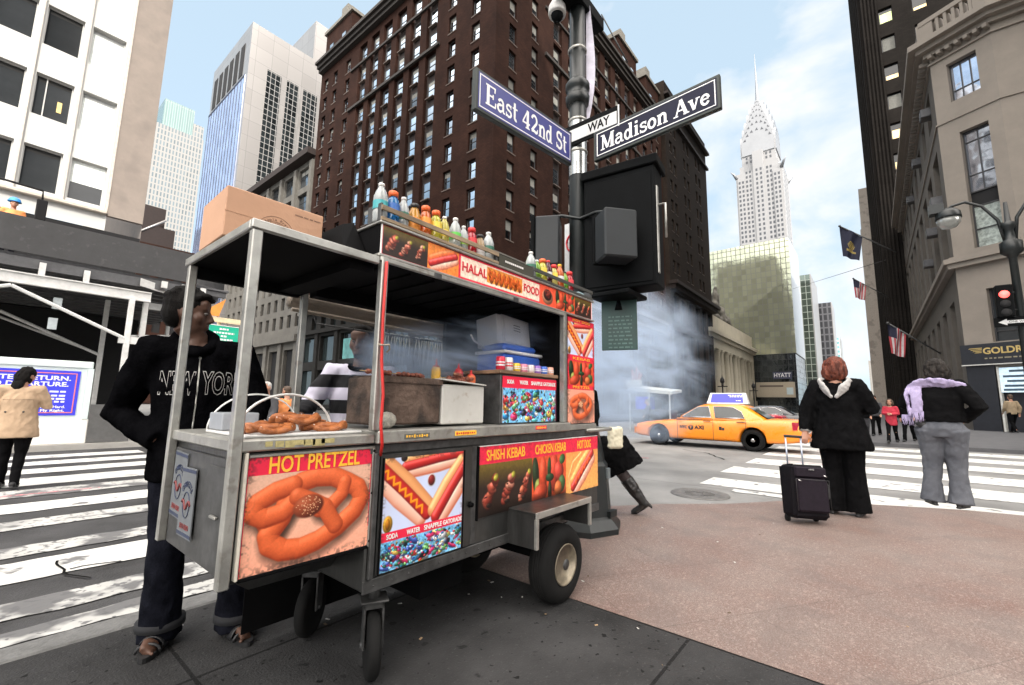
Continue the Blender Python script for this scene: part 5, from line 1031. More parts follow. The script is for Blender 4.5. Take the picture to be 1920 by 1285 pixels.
for i, (x, y, z, ang, lb) in enumerate(((1.76, 1.86, 1.343, .2, 'kebab skewer lowest in the pile on the white side plate'), (1.82, 1.9, 1.36, -.3, 'kebab skewer on the pile beside the ketchup bottles'), (1.80, 1.88, 1.378, .6, 'topmost kebab skewer leaning on the pile by the ketchup bottles'))): skewer('meat_skewer', lb, x, y, z, ang, 6, 20+i)
# squeeze bottles
def squeeze(x, y, z, col, cap, lb, h=.12):
    t = thing('squeeze_bottle', lb, 'sauce bottle', (x, y, z)); q = MB(); q.lathe([(.0, 0), (.026, 0), (.028, .01), (.028, h*.72), (.02, h*.82)], (0, 0, 0), 14); q.build('body', col, t); q = MB(); q.lathe([(.021, h*.8), (.021, h*.86), (.008, h*.92), (.004, h*1.2), (.0, h*1.2)], (0, 0, 0), 12); q.build('nozzle', cap, t)
m_mus = mat('mustard', (.75, .42, .04), .4); m_ket = mat('ketchup', (.55, .03, .03), .4)
squeeze(1.735, 2.0, 1.327, m_mus, m_ket, 'yellow mustard squeeze bottle with red nozzle on the grill plate'); squeeze(1.90, 1.98, 1.327, m_ket, m_ket, 'red ketchup squeeze bottle right of the mustard on the grill plate', .11); squeeze(1.93, 1.9, 1.31, mat('hot_sauce', (.6, .12, .03), .4), m_ket, 'orange sauce squeeze bottle at the right corner of the grill plate', .09)
# drinks cabinet on the counter
rt = thing('drinks_cabinet', 'drinks cabinet with soda poster standing at the right of the counter', 'cabinet', (2.38, 2.0, 1.089))
b = MB(); b.bbox(2.07, 2.69, FY+.03, 2.3, 1.089, 1.40, .005); W(b.build('case', m_ald), rt)
b = MB(); b.bbox(2.05, 2.695, FY+.015, 2.32, 1.401, 1.425, .004); W(b.build('shelf', mat('worn_wood', (.25, .15, .09), .7, var=.5, scale=10, stretch=(.2, 1, 1))), rt)
Pw, Ph = .60, .29; p = Pic(Pw/Ph, 90, RED); sodas(p, 0, p.a, 0, .74, 9, 60); p.rect(0, p.a, .76, 1, RED); p.rect(0, .03, 0, .76, (150, 150, 155)); p.rect(p.a-.04, p.a, 0, .76, (110, 40, 70)); b = PrintMB(); p.lay(b, (2.082, FY+.026, 1.098), X1, (0, 0, 1), Pw, Ph)
for s, x in (('SODA', .13), ('WATER', .36), ('SNAPPLE', .6), ('GATORADE', .85)): b.text(s, .035, (2.082+Pw*x, FY+.024, 1.098+Ph*.88), X1, (0, 0, 1), 1, .001, 'CENTER', .02*len(s)-.01, .0008)
W(b.build('poster', [m_wpr]), rt)
cans = [('red soda can with a white swirl at the left end of the wooden shelf', (.6, .03, .06), 'can'), ('white and red can standing second on the wooden shelf', (.7, .68, .68), 'can'), ('yellow snack tub among the cans on the wooden shelf', (.75, .5, .05), 'tub'), ('pink snack tub in the middle of the wooden shelf', (.7, .25, .35), 'tub'), ('white tub with red lid on the wooden shelf', (.7, .6, .6), 'tub'), ('purple snack tub on the wooden shelf', (.3, .15, .5), 'tub'), ('blue snack tub near the post on the wooden shelf', (.06, .15, .55), 'tub'), ('peach coloured cup at the right end of the wooden shelf', (.75, .4, .3), 'cup')]
for i, (lb, col, kd) in enumerate(cans):
    h = .085 if kd == 'can' else .055; x = 2.10+.078*i; q = MB(); q.lathe([(0, 0), (.026, 0), (.030, .006), (.030, h-.008), (.025, h), (.0, h)], (0, 0, 0), 16, 0); q.lathe([(.0305, h*.3), (.0305, h*.62)], (0, 0, 0), 16, 1, 'z', True, False); q.lathe([(.0308, h*.42), (.0308, h*.52)], (0, 0, 0), 16, 0, 'z', True, False)
    o = q.build('drink_can' if kd == 'can' else 'snack_tub', [mat('can_'+str(i), col, .3, .2, var=.1), mat('can_band_'+str(i), (.7, .7, .72) if i != 1 else (.6, .05, .06), .35)]); o.location = (x, FY+.06, 1.4255); tag(o, lb, kd)
# cooler and foam box
rt = thing('cool_box', 'blue cool box with white lid behind the cans on the drinks cabinet', 'cooler', (2.5, 2.06, 1.426))
m_coolb = mat('cooler_blue', (.03, .12, .55), .4, var=.1); W(MB().bbox(2.28, 2.70, 1.93, 2.2, 1.426, 1.56, .015).bbox(2.30, 2.68, 1.95, 2.18, 1.583, 1.635, .02).build('tub', m_coolb), rt); W(MB().bbox(2.27, 2.715, 1.92, 2.21, 1.56, 1.582, .006).build('rim', mat('cooler_white', (.7, .7, .7), .4)), rt); W(MB().ring([(2.26, 2.1, 1.6), (2.1, 2.05, 1.63), (2.02, 2.0, 1.655)], .006, 6).build('handle', mat('cooler_white', (.7, .7, .7), .4)), rt)
Mx = Matrix.Translation((2.37, 2.02, 1.637)) @ Matrix.Rotation(.05, 4, 'Y') @ Matrix.Rotation(-.15, 4, 'X'); q = MB(); q.bbox(0, .33, 0, .03, 0, .23, .006, 0, Mx); q.bbox(.02, .31, -.008, -.001, .02, .21, .003, 0, Mx); q.bbox(-.06, -.002, .0, .2, 0, .22, .006, 0, Mx)
for i in range(3): q.box(.12, .2, -.0095, -.0085, .12+.02*i, .126+.02*i, 1, Mx)
tag(q.build('foam_box_lid', [mat('polystyrene', (.62, .62, .64), .8, var=.05), m_ald]), 'white foam box lid standing upright above the blue cool box', 'foam box')
# pretzels under the arch
b = MB(); b.bbox(.65, 1.13, 1.78, 2.2, 1.076, 1.088, .004); tray = tag(b.build('pretzel_tray', mat('white_tray', (.55, .55, .54), .5, var=.1)), 'white tray on the pretzel box under the clear arch', 'tray')
b = MB(); b.ring([(.845+.19*math.cos(t), 1.88, 1.085+.155*math.sin(t)) for t in np.linspace(0, math.pi, 24)], .005, 8); b.ring([(.845+.19*math.cos(t), 2.2, 1.085+.155*math.sin(t)) for t in np.linspace(0, math.pi, 24)], .004, 8); tag(b.build('arch_guard', mat('clear_rim', (.68, .68, .66), .25)), 'pale wire arches curving over the pretzel tray', 'food guard')
m_prz = mat('baked_pretzel', (.30, .08, .022), .45, var=.35, scale=22, tint=(.50, .17, .05), bump=.3)
def bake(nm, lb, loc, rz, s=1.0):
    pts = []
    for t in np.linspace(0, 1, 40):
        a_ = -.5*math.pi+(t-.5)*2*math.pi*1.05; pts.append((.105*s*math.sin((t-.5)*7.4)*(.6+.4*abs(2*t-1))*1.05, .055*s*math.cos((t-.5)*6.6), .018+.012*math.cos((t-.5)*22)))
    q = MB(); q.ring(pts, [.011+.006*(1-abs(2*t-1)) for t in np.linspace(0, 1, 40)], 10); q.ring([(-.09*s, -.02, .018), (0, -.035, .022), (.09*s, -.02, .018)], [.014, .017, .014], 10)
    r_ = random.Random(int(loc[0]*1000))
    for _ in range(34): v = r_.choice(q.v); q.ell((v[0], v[1], v[2]+.001), (.0022, .0022, .0016), 5, 1) if v[2] > .02 else None
    o = q.build(nm, [m_prz, m_wpr]); o.location = loc; o.rotation_euler = (0, 0, rz); tag(o, lb, 'pretzel', 'pretzels on the tray')
bake('soft_pretzel', 'soft pretzel lying at the left end of the tray', (.755, 1.84, 1.089), .05); bake('soft_pretzel', 'soft pretzel at the right end of the tray beside the post', (.99, 1.86, 1.089), -.15); bake('soft_pretzel', 'soft pretzel stacked on top of the other two pretzels', (.875, 1.88, 1.122), .1, 1.05)
W(MB().bbox(.66, .80, 2.05, 2.2, 1.09, 1.16, .004).build('napkin_box', mat('grey_plastic', (.3, .32, .35), .4)), tray)
D.objects['napkin_box'].parent = None; D.objects['napkin_box'].matrix_parent_inverse = Matrix(); tag(D.objects['napkin_box'], 'grey napkin box at the back of the pretzel tray', 'napkin box')
# hanging utensils at the back
rail = tag(MB().cyl((1.25, 2.52, 1.665), (2.25, 2.52, 1.665), .006, 8).cyl((1.25, 2.52, 1.665), (1.25, 2.6, 1.76), .004, 6).cyl((2.25, 2.52, 1.665), (2.25, 2.6, 1.76), .004, 6).build('utensil_rail', m_ald), 'thin rail along the back of the cart carrying white tongs', 'rail')
m_tong = mat('tong_steel', (.6, .6, .56), .35, .4)
for i, (x, L) in enumerate(((1.74, .17), (1.79, .19), (1.83, .15), (1.87, .20), (1.915, .14), (2.0, .16), (2.05, .20), (2.09, .18), (2.13, .17), (2.18, .21), (2.22, .19))):
    q = MB(); k = .004*(i % 3); q.ring([(-.022, 0, .004), (-.02, 0, .012), (-.004, 0, .014), (.012, 0, .008), (.014+k, 0, -L*.4), (.006+k, 0, -L)], [.004, .004, .0045, .005, .005, .004], 7); q.ring([(.002, .008, .008), (-.012, .008, -L*.5), (-.014-k, .008, -L*.95)], .0032, 6)
    o = q.build('tongs', m_tong); o.location = (x, 2.52, 1.663); tag(o, 'pair of pale metal tongs hanging from the rail at the back of the cart', 'tongs', 'tongs hanging from the rail')
# roof racks and bottles
m_rail = mat('rack_wood', (.30, .22, .14), .7, var=.5, scale=12, stretch=(.15, 1, 1))
def rack(x0, x1, lb, m, mt):
    t = thing('bottle_rack', lb, 'rack', (x0, FY, 2.061)); W(MB().bbox(x0, x1, FY-.028, FY-.018, 2.112, 2.138, .002).bbox(x0, x1, FY-.028, FY-.018, 2.062, 2.08, .002).build('rail', m), t); W(MB().bbox(x0, x0+.012, FY-.0175, FY+.09, 2.062, 2.15, .002).bbox(x1-.012, x1, FY-.0175, FY+.09, 2.062, 2.138, .002).build('end_board', mt), t); W(MB().bbox(x0+.012, x1-.012, FY+.08, FY+.09, 2.062, 2.13, .002).build('back_board', m_blk), t)
rack(1.125, 1.965, 'wooden railed rack of twelve bottles along the front of the roof', m_rail, m_ald); rack(2.33, 3.14, 'dark railed rack of bottles at the right end of the roof', mat('rack_dark', (.05, .05, .045), .6), m_ald)
q = MB(); q.bbox(1.972, 2.325, FY-.02, FY+.12, 2.062, 2.135, .003); q.add([(1.972, FY-.021, 2.136), (2.325, FY-.021, 2.136), (2.325, FY+.1, 2.175), (1.972, FY+.1, 2.175)], [(0, 1, 2, 3)])
x = 2.03
while x < 2.22: q.box(x, x+.014, FY-.0225, FY-.0208, 2.094, 2.106, 1); x += .019
tag(q.build('carton', [mat('olive_card', (.05, .048, .035), .8, var=.15), m_wpr]), 'dark olive carton lying between the two bottle racks on the roof', 'carton')
def clear(name, col): return mat(name, col, .12, 0, var=.1, scale=10, trans=.55, spec=.6)
SODA = dict(water=clear('clear_water', (.72, .76, .76)), blue=clear('blue_drink', (.03, .25, .62)), orange=clear('orange_drink', (.85, .20, .04)), amber=clear('amber_juice', (.85, .42, .06)), lime=clear('lime_drink', (.78, .72, .08)), lemon=clear('lemon_drink', (.85, .75, .2)), red=clear('red_drink', (.62, .02, .04)), tan=clear('tan_tea', (.62, .45, .25)), cola=clear('dark_grape', (.12, .015, .04)), green=clear('green_soda', (.3, .55, .05)))
CAP = dict(white=mat('cap_white', (.75, .75, .72), .4), orange=mat('cap_orange', (.8, .14, .03), .4), black=mat('cap_black', (.02, .02, .02), .4), red=mat('cap_red', (.65, .03, .03), .4), yellow=mat('cap_yellow', (.85, .5, .03), .4))
LBL = dict(teal=mat('label_teal', (.05, .35, .38), .5), green=mat('label_green', (.12, .5, .08), .5), dgreen=mat('label_dark_green', (.03, .14, .09), .5), white=mat('label_white', (.7, .7, .7), .5), lime=mat('label_lime', (.35, .6, .1), .5), yellow=mat('label_yellow', (.8, .6, .08), .5), blue=mat('label_blue', (.04, .14, .45), .5), orange=mat('label_orange', (.8, .3, .05), .5), red=mat('label_red', (.6, .04, .05), .5))
BM = {}
def bottle(x, kind, liq, cap, lab, lb, h=.19, r=.031, y=FY+.03, grp='drink bottles in the left roof rack'):
    t = thing('drink_bottle', lb, 'bottle', (x, y, 2.0615), random.uniform(0, 6), grp)
    key = (kind, liq, cap, lab, h, r)
    if key not in BM:
        prof = {'pet': [(0, 0), (.88, 0), (1, .04), (1, .28), (.93, .33), (.93, .52), (1, .56), (.98, .66), (.7, .8), (.42, .89), (.42, .93)], 'sport': [(0, 0), (.9, 0), (1, .05), (1, .3), (.86, .36), (1, .42), (1, .62), (.8, .76), (.6, .82), (.58, .86)], 'glass': [(0, 0), (.95, 0), (1, .03), (1, .6), (.85, .72), (.62, .84), (.6, .88)]}[kind]
        A = MB().lathe([(a_*r, c_*h) for a_, c_ in prof], n=18).mesh('body', SODA[liq]); cr_, c0 = {'pet': (.42, .92), 'sport': (.66, .85), 'glass': (.66, .87)}[kind]
        B_ = MB().lathe([(0, c0*h), (cr_*r*1.08, c0*h), (cr_*r*1.08, h*.985), (cr_*r*.95, h), (0, h)], n=14).mesh('cap', CAP[cap]); z0, z1 = {'pet': (.33, .54), 'sport': (.4, .64), 'glass': (.12, .55)}[kind]
        Lm = MB().lathe([(1.02*r, z0*h), (1.02*r, z1*h)], n=18, cap=False).mesh('label', LBL[lab]); BM[key] = (A, B_, Lm)
    for nm, me in zip(('body', 'cap', 'label'), BM[key]): link(nm, me, t)
B1 = [(1.152, 'pet', 'water', 'white', 'teal', 'clear water bottle with teal label at the left end of the wooden rack', .205, .035), (1.222, 'sport', 'blue', 'orange', 'blue', 'bright blue drink bottle with orange cap', .19, .034), (1.285, 'pet', 'water', 'white', 'dgreen', 'clear bottle between the bright blue drink and the amber juice', .185, .03), (1.355, 'glass', 'amber', 'black', 'orange', 'amber juice bottle with black cap in the wooden rack', .175, .033), (1.428, 'sport', 'orange', 'orange', 'orange', 'orange sports drink bottle right of the amber juice', .19, .033), (1.50, 'sport', 'lime', 'orange', 'yellow', 'lime yellow drink bottle with orange cap right of the orange drink', .19, .033), (1.562, 'pet', 'lemon', 'white', 'yellow', 'pale lemon bottle with white cap in the wooden rack', .18, .029), (1.645, 'pet', 'water', 'white', 'green', 'clear soda bottle with bright green label, larger of the green pair', .20, .034), (1.712, 'pet', 'water', 'white', 'lime', 'smaller clear bottle with lime label left of the red drink', .175, .028), (1.778, 'sport', 'red', 'red', 'red', 'red drink bottle with red cap in the wooden rack', .185, .033), (1.85, 'glass', 'tan', 'black', 'white', 'tan tea bottle with black cap right of the red drink', .165, .031), (1.925, 'pet', 'water', 'white', 'dgreen', 'clear bottle with dark green label at the right end of the wooden rack', .205, .036)]
for x, *q in B1: bottle(x, q[0], q[1], q[2], q[3], q[4], q[5], q[6])
B2 = [(2.365, 'pet', 'water', 'white', 'dgreen', 'clear bottle with white cap at the left end of the dark rack', .205, .036), (2.435, 'pet', 'green', 'white', 'lime', 'green soda bottle second in the dark rack', .165, .03), (2.505, 'sport', 'lime', 'orange', 'yellow', 'yellow green drink bottle with orange cap in the dark rack', .19, .034), (2.575, 'pet', 'cola', 'red', 'white', 'dark grape bottle with red cap and white label', .2, .032), (2.65, 'sport', 'lemon', 'red', 'yellow', 'yellow bottle with red cap right of the dark grape bottle', .185, .031), (2.73, 'pet', 'orange', 'yellow', 'white', 'orange soda bottle with yellow cap and white label', .21, .033), (2.80, 'pet', 'green', 'black', 'green', 'small green bottle before the last red bottle', .17, .029), (2.87, 'sport', 'red', 'red', 'red', 'red drink bottle at the right end of the dark rack', .185, .033)]
for x, *q in B2: bottle(x, q[0], q[1], q[2], q[3], q[4], q[5], q[6], grp='drink bottles in the right roof rack')
q = MB(); q.bbox(3.0, 3.09, FY+.02, FY+.07, 2.063, 2.12, .01); tag(q.build('crumpled_bag', mat('shiny_bag', (.35, .5, .55), .2, .4, var=.5, scale=30, bump=.8)), 'shiny crumpled pack lying at the far right end of the dark rack', 'bag')
# cardboard box on the side roof
m_card = mat('cardboard', (.52, .30, .19), .8, var=.06, scale=3, bump=.15); m_ink = mat('box_ink', (.22, .13, .09), .8)
q = MB(); Mx = Matrix.Translation((.575, 2.0, 1.878)) @ Matrix.Rotation(-.03, 4, 'Z'); q.bbox(0, .405, 0, .33, 0, .215, .003, 0, Mx); q.box(-.002, .407, -.0012, 0.001, .106, .1075, 0, Mx)
U = Mx.to_3x3() @ Vector((1, 0, 0)); V = Vector((0, 0, 1)); s_ = 'Big Apple Pretzels'
for i, ch in enumerate(s_):
    t = (i-8.5)/8.0*1.35; q.text(ch, .017, Mx @ Vector((.20+.066*math.sin(t), -.0015, .062+.066*math.cos(t))), U*math.cos(t)-V*math.sin(t), V*math.cos(t)+U*math.sin(t), 1, .0005)
for r_ in (.056, .08): q.ring([Mx @ Vector((.20+r_*math.sin(t), -.0008, .062+r_*math.cos(t))) for t in np.linspace(-1.5, 1.5, 30)], .0008, 4, 1)
for i in range(14): t = (i-6.5)/5; q.ell(Mx @ Vector((.20+.03*math.sin(t*1.3), -.0005, .07+.035*math.cos(t))), (.007, .0015, .009), 6, 1)
x = .275
for k, nn_ in enumerate((7, 4, 3, 6)):
    for i in range(nn_): q.box(x, x+.0035, -.0012, -.0005, .176, .182, 1, Mx); x += .005
    x += .006
tag(q.build('cardboard_box', [m_card, m_ink]), 'brown cardboard pretzel box sitting on the low side roof of the cart', 'box')
# ------------------------------------------------------------------ slab-serif letters for the street name signs
def glyph(ch):
    """strokes (points, width) on a unit cap height, and the advance"""
    T, t = .19, .085
    arc = lambda cx_, cy_, rx, ry, a0, a1, n=12: [(cx_+rx*math.cos(rad(a0+(a1-a0)*i/n)), cy_+ry*math.sin(rad(a0+(a1-a0)*i/n))) for i in range(n+1)]
    sf = lambda x, y, w_=.32: ([(x-w_/2, y), (x+w_/2, y)], .075)
    X = .66
    if ch == 'E': return [([(.2, 0), (.2, 1)], T), ([(.03, .96), (.7, .96)], t), ([(.03, .04), (.72, .04)], t), ([(.2, .5), (.54, .5)], t), ([(.68, .99), (.66, .74)], t), ([(.70, .0), (.74, .28)], t), ([(.54, .38), (.54, .62)], t)], .82
    if ch == 'a': return [([(.46, .06), (.46, .46)]+arc(.29, .46, .17, .17, 0, 165, 8), .13), (arc(.24, .2, .17, .17, 60, 300, 10), .13), ([(.3, .38), (.46, .40)], t), ([(.28, .06), (.46, .14)], t), ([(.46, .05), (.62, .05)], t)], .64
    if ch == 's': return [(arc(.26, .49, .16, .135, 30, 240, 8)+arc(.27, .19, .18, .155, 80, -150, 9), .115), ([(.43, .66), (.42, .46)], .06), ([(.07, .22), (.07, .0)], .06)], .52
    if ch == 't': return [([(.2, .92), (.2, .16)]+arc(.31, .17, .11, .12, 180, 300, 6), .15), ([(.03, .62), (.42, .62)], t)], .48
    if ch == '4': return [([(.46, .97), (.07, .31)], t), ([(.04, .28), (.68, .28)], .1), ([(.48, 0), (.48, .97)], T), sf(.48, .035, .36)], .74
    if ch == '2': return [(arc(.32, .7, .22, .25, 170, -35, 10)+[(.1, .1)], .14), ([(.08, .1), (.3, .12), (.5, .06), (.6, .14)], .16), ([(.6, .06), (.62, .28)], .07)], .70
    if ch == 'n': return [([(.16, 0), (.16, X)], .16), ([(.2, .5)]+arc(.36, .46, .16, .17, 140, 0, 8)+[(.52, 0)], .15), sf(.16, .035, .3), sf(.53, .035, .28), ([(.02, .62), (.2, .63)], .075)], .70
    if ch == 'd': return [(arc(.27, .32, .18, .29, 0, 360, 18), .13), ([(.47, .03), (.47, 1)], .16), ([(.32, .965), (.5, .965)], .075), ([(.46, .035), (.64, .035)], .075)], .68
    if ch == 'S': return [(arc(.33, .73, .22, .22, 25, 250, 10)+arc(.34, .26, .24, .24, 75, -155, 10), .15), ([(.56, 1), (.54, .7)], .07), ([(.07, .3), (.06, .0)], .07)], .70
    if ch == 'M': return [([(.16, 0), (.17, 1)], t), ([(.18, .98), (.5, .06)], .17), ([(.5, .06), (.82, .98)], t), ([(.84, 0), (.84, 1)], T), sf(.15, .035, .3), sf(.84, .035, .36), ([(.02, .965), (.22, .965)], .075), ([(.78, .965), (1.0, .965)], .075)], 1.04
    if ch == 'i': return [([(.18, 0), (.18, X)], .16), sf(.18, .035, .32), ([(.04, .62), (.2, .63)], .075), ([(.18, .80), (.18, .95)], .16)], .38
    if ch == 'o': return [(arc(.3, .33, .21, .28, 0, 360, 20), .14)], .62
    if ch == 'A': return [([(.12, 0), (.42, .98)], t), ([(.42, .98), (.74, 0)], .19), ([(.22, .33), (.6, .33)], t), sf(.12, .035, .28), sf(.74, .035, .34)], .88
    if ch == 'v': return [([(.12, .66), (.32, .02)], .16), ([(.32, .02), (.52, .66)], t), sf(.12, .63, .28), sf(.54, .63, .24)], .64
    if ch == 'e': return [(arc(.3, .33, .2, .28, 10, 330, 16), .13), ([(.12, .36), (.49, .36)], t)], .58
    return [], .34
def letters(mb, s, h, O, u, v, mi=0, width=None, slant=0):
    O, u, v = Vector(O), Vector(u).normalized(), Vector(v).normalized(); nn_ = u.cross(v); adv = []; x = 0
    for ch in s: g, w_ = glyph(ch); adv.append((x, g)); x += w_
    k = (width/x) if width else h; x0 = -x*k/2; q = 0
    for ax, g in adv:
        for pts, w_ in g:
            P = [Vector((x0+(ax+a_+slant*b_)*k, (b_-.5)*h)) for a_, b_ in pts]; n = len(P); L = []; R_ = []
            for i in range(n):
                d = (P[min(i+1, n-1)]-P[max(i-1, 0)]).normalized(); o = Vector((-d.y*k/h if False else -d.y, d.x))*(w_*h/2); L.append(P[i]+o); R_.append(P[i]-o)
            off = nn_*(.0006+.00025*(q % 9)); q += 1
            vs = [O+u*p.x+v*p.y+off for p in L]+[O+u*p.x+v*p.y+off for p in R_]
            mb.add(vs, [(i, i+1, n+i+1, n+i) for i in range(n-1)], mi)
# ------------------------------------------------------------------ corner traffic pole
m_pole = mat('pole_green_black', (.013, .016, .0165), .4, .2, var=.3, scale=8); m_chrome = mat('pole_silver', (.33, .34, .34), .25, .85, var=.2, scale=5); m_dkbox = mat('signal_black', (.005, .0056, .0062), .7, var=.3, scale=6, spec=.07); m_greybox = mat('signal_grey', (.013, .0165, .0195), .6, var=.2, scale=5)
PX, PY = 4.05, 2.4
rt = thing('traffic_pole', 'dark octagonal traffic pole with flared base carrying the street signs at the corner', 'pole', (PX, PY, 0))
b = MB(); b.lathe([(.43, 0), (.43, .05), (.36, .13), (.335, .15), (.30, .62), (.27, .66), (.265, .7), (.21, .98), (.17, 1.02), (.12, 1.06)], (PX, PY, 0), 8, 0, 'z', False); b.box(PX-.02, PX+.12, PY-.36, PY-.31, .14, .2, 0)
W(b.build('base', m_pole), rt); W(MB().bbox(PX+.0, PX+.06, PY-.325, PY-.30, .5, .6, .004).build('emblem', mat('emblem_grey', (.12, .14, .15), .5)), rt)
b = MB(); b.lathe([(.10, 1.02), (.095, 4.0), (.09, 6.4)], (PX, PY, 0), 16); W(b.build('shaft', m_pole), rt)
W(MB().lathe([(.101, 3.75), (.101, 4.42)], (PX, PY, 0), 16, 0, cap=False).build('sleeve', m_chrome), rt); b = MB(); b.lathe([(.092, 4.62), (.13, 4.64), (.14, 4.72), (.12, 4.74), (.12, 4.80), (.14, 4.82), (.14, 4.88), (.11, 4.92), (.092, 4.94)], (PX, PY, 0), 16, 1, cap=False)
W(b.build('collar', [m_chrome, m_pole, m_al]), rt)
for z in (4.02, 4.40, 5.3): b = MB(); b.lathe([(.104, z), (.112, z+.008), (.112, z+.025), (.104, z+.035)], (PX, PY, 0), 16, 0, cap=False); W(b.build('band', m_al), rt)
b = MB(); b.bbox(3.62, 4.5, PY-.12, PY+.1, 5.86, 6.02, .01); W(b.build('cross_arm', m_dkbox), rt); 
W(MB().ring([(4.28, 2.2, 5.87), (4.32, 1.9, 5.1)], .008, 6).build('stay_rod', m_pole), rt)
rt = thing('banner', 'narrow white banner hanging from the upper part of the traffic pole', 'banner', (PX+.1, PY-.1, 4.5)); b = MB(); n = 16
vs = []
for i in range(n+1): t = i/n; vs += [(PX+.10, PY-.06, 4.45+1.5*t), (PX+.12+.05*math.sin(t*4), PY-.06-.13*math.sin(min(1, t*1.3)*1.57)**1.0*(1-.5*t), 4.4+1.52*t)]
b.add(vs, [(2*i, 2*i+2, 2*i+3, 2*i+1) for i in range(n)]); W(b.build('cloth', mat('banner_white', (.62, .60, .70), .8)), rt)
rt = thing('dome_camera', 'white hooded dome camera under the arm of the traffic pole', 'camera', (3.86, 2.53, 5.7)); W(MB().lathe([(.0, .16), (.07, .16), (.10, .1), (.105, .02), (.10, 0)], (3.83, 2.54, 5.72), 18).build('hood', m_white), rt); W(MB().ell((3.83, 2.54, 5.73), (.075, .075, .09), 14).build('lens', m_dkbox), rt)
# street name blades
m_sgn = mat('sign_blue', (.032, .036, .22), .35, var=.06); m_sgd = mat('sign_navy_dark', (.006, .007, .026), .5, var=.1, spec=.2); m_frm = mat('sign_frame', (.022, .028, .026), .45, .3)
def blade(nm, lb, A, Bp, zl, zr, h, col, words, wd, slant=0):
    A, Bp = Vector(A), Vector(Bp); u = (Bp-A).normalized(); L = (Bp-A).length; nn_ = u.cross(Vector((0, 0, 1))); t = thing(nm, lb, 'street sign', A+u*(L/2)); Mx = Matrix.Translation(A) @ Matrix((u, -nn_, Vector((0, 0, 1)))).transposed().to_4x4()
    b = MB(); b.bbox(0, L, -.025, .025, -h/2, h/2, .006, 0, Mx); W(b.build('frame', m_frm), t); b = MB(); m_ = .028
    b.box(m_, L-m_, -.0275, -.0252, -h/2+m_, h/2-m_, 0, Mx)
    e = m_+.012; q = .009
    for x0, x1, z0, z1 in ((e, L-e, h/2-e-q, h/2-e), (e, L-e, -h/2+e, -h/2+e+q), (e, e+q, -h/2+e+q, h/2-e-q), (L-e-q, L-e, -h/2+e+q, h/2-e-q)): b.box(x0, x1, -.0290, -.0276, z0, z1, 1, Mx)
    letters(b, words, h*.50, Mx @ Vector((L/2, -.029, 0)), u, (0, 0, 1), 1, wd, slant); W(b.build('panel', [col, m_wt]), t); return t
blade('street_name_sign', 'blue East 42nd St sign on the left of the traffic pole', (2.27, 2.3, 3.71), (3.72, 2.3, 3.89), 0, 0, .37, m_sgn, 'East 42nd St', 1.25)
blade('street_name_sign', 'dark blue Madison Ave sign on the right of the traffic pole', (3.95, 2.13, 3.955), (3.95, .86, 4.02), 0, 0, .335, m_sgd, 'Madison Ave', 1.1)
t = thing('one_way_sign', 'black and white one way sign between the two street name signs', 'sign', (3.95, 2.1, 4.2)); b = MB(); b.box(3.93, 3.95, 1.83, 2.6, 4.08, 4.32, 0); b.box(3.925, 3.9295, 1.86, 2.57, 4.12, 4.26, 1); b.text('WAY', .14, (3.923, 2.07, 4.19), (0, -1, 0), (0, 0, 1), 0, .001, 'CENTER', .26, .003); b.box(3.922, 3.929, 1.83, 1.845, 4.08, 4.32, 1); W(b.build('panel', [m_dkbox, mat('sign_white', (.6, .6, .6), .4)]), t)
# control cabinet, walk signals, arms
rt = thing('signal_cabinet', 'large black control cabinet with silver latch on the traffic pole', 'cabinet', (4.0, 1.9, 2.4)); u = Vector((.12, -.99, 0)).normalized(); Mx = Matrix.Translation((3.97, 2.28, 0)) @ Matrix((u, Vector((-u.y, u.x, 0)), Vector((0, 0, 1)))).transposed().to_4x4()
W(MB().bbox(0, .755, 0, .30, 2.38, 3.62, .012, 0, Mx).build('case', m_dkbox), rt); W(MB().bbox(-.02, .79, -.03, .34, 3.621, 3.72, .01, 0, Mx).bbox(.03, .72, -.012, -.001, 2.42, 3.56, .004, 0, Mx).build('door', m_dkbox), rt)
b = MB(); b.ring([Mx @ Vector(p) for p in ((.756, .05, 3.2), (.84, .05, 3.2), (.84, .05, 2.85))], .012, 8); b.bbox(.756, .77, .03, .08, 2.5, 3.4, .003, 0, Mx); W(b.build('latch', m_al), rt)
def walk(nm, lb, c, ang, w_, z0, z1):
    t = thing(nm, lb, 'traffic signal', (c[0], c[1], z0)); Mx = Matrix.Translation((c[0], c[1], 0)) @ Matrix.Rotation(ang, 4, 'Z'); W(MB().bbox(-w_/2, w_/2, -.13, .13, z0, z1, .015, 0, Mx).build('housing', m_greybox), t); W(MB().bbox(-w_/2-.015, w_/2+.015, .131, .17, z0-.01, z1+.01, .008, 0, Mx).build('visor', m_dkbox), t); W(MB().lathe([(.025, 0), (.022, .03), (.01, .035)], Mx @ Vector((0, 0, z1)), 10).build('cap', m_dkbox), t)
walk('walk_signal', 'black pedestrian signal box left of the pole above the roof bottles', (3.80, 2.62), rad(28), .34, 2.66, 3.2); walk('walk_signal', 'black pedestrian signal box right of the pole below the cabinet', (3.80, 1.83), rad(-40), .33, 2.60, 3.08)
W(MB().ring([(3.80, 2.62, 3.235), (3.88, 2.5, 3.26), (3.98, 2.33, 3.22), (3.90, 2.1, 3.20), (3.80, 1.83, 3.11)], .018, 8).build('signal_arm', m_pole), D.objects['traffic_pole'])
W(MB().bbox(3.9, 4.35, 1.75, 2.2, 2.3, 2.345, .01).lathe([(.05, 2.2), (.03, 2.3)], (4.2, 2.0, 0), 8).build('bracket_plate', m_dkbox), D.objects['signal_cabinet'])
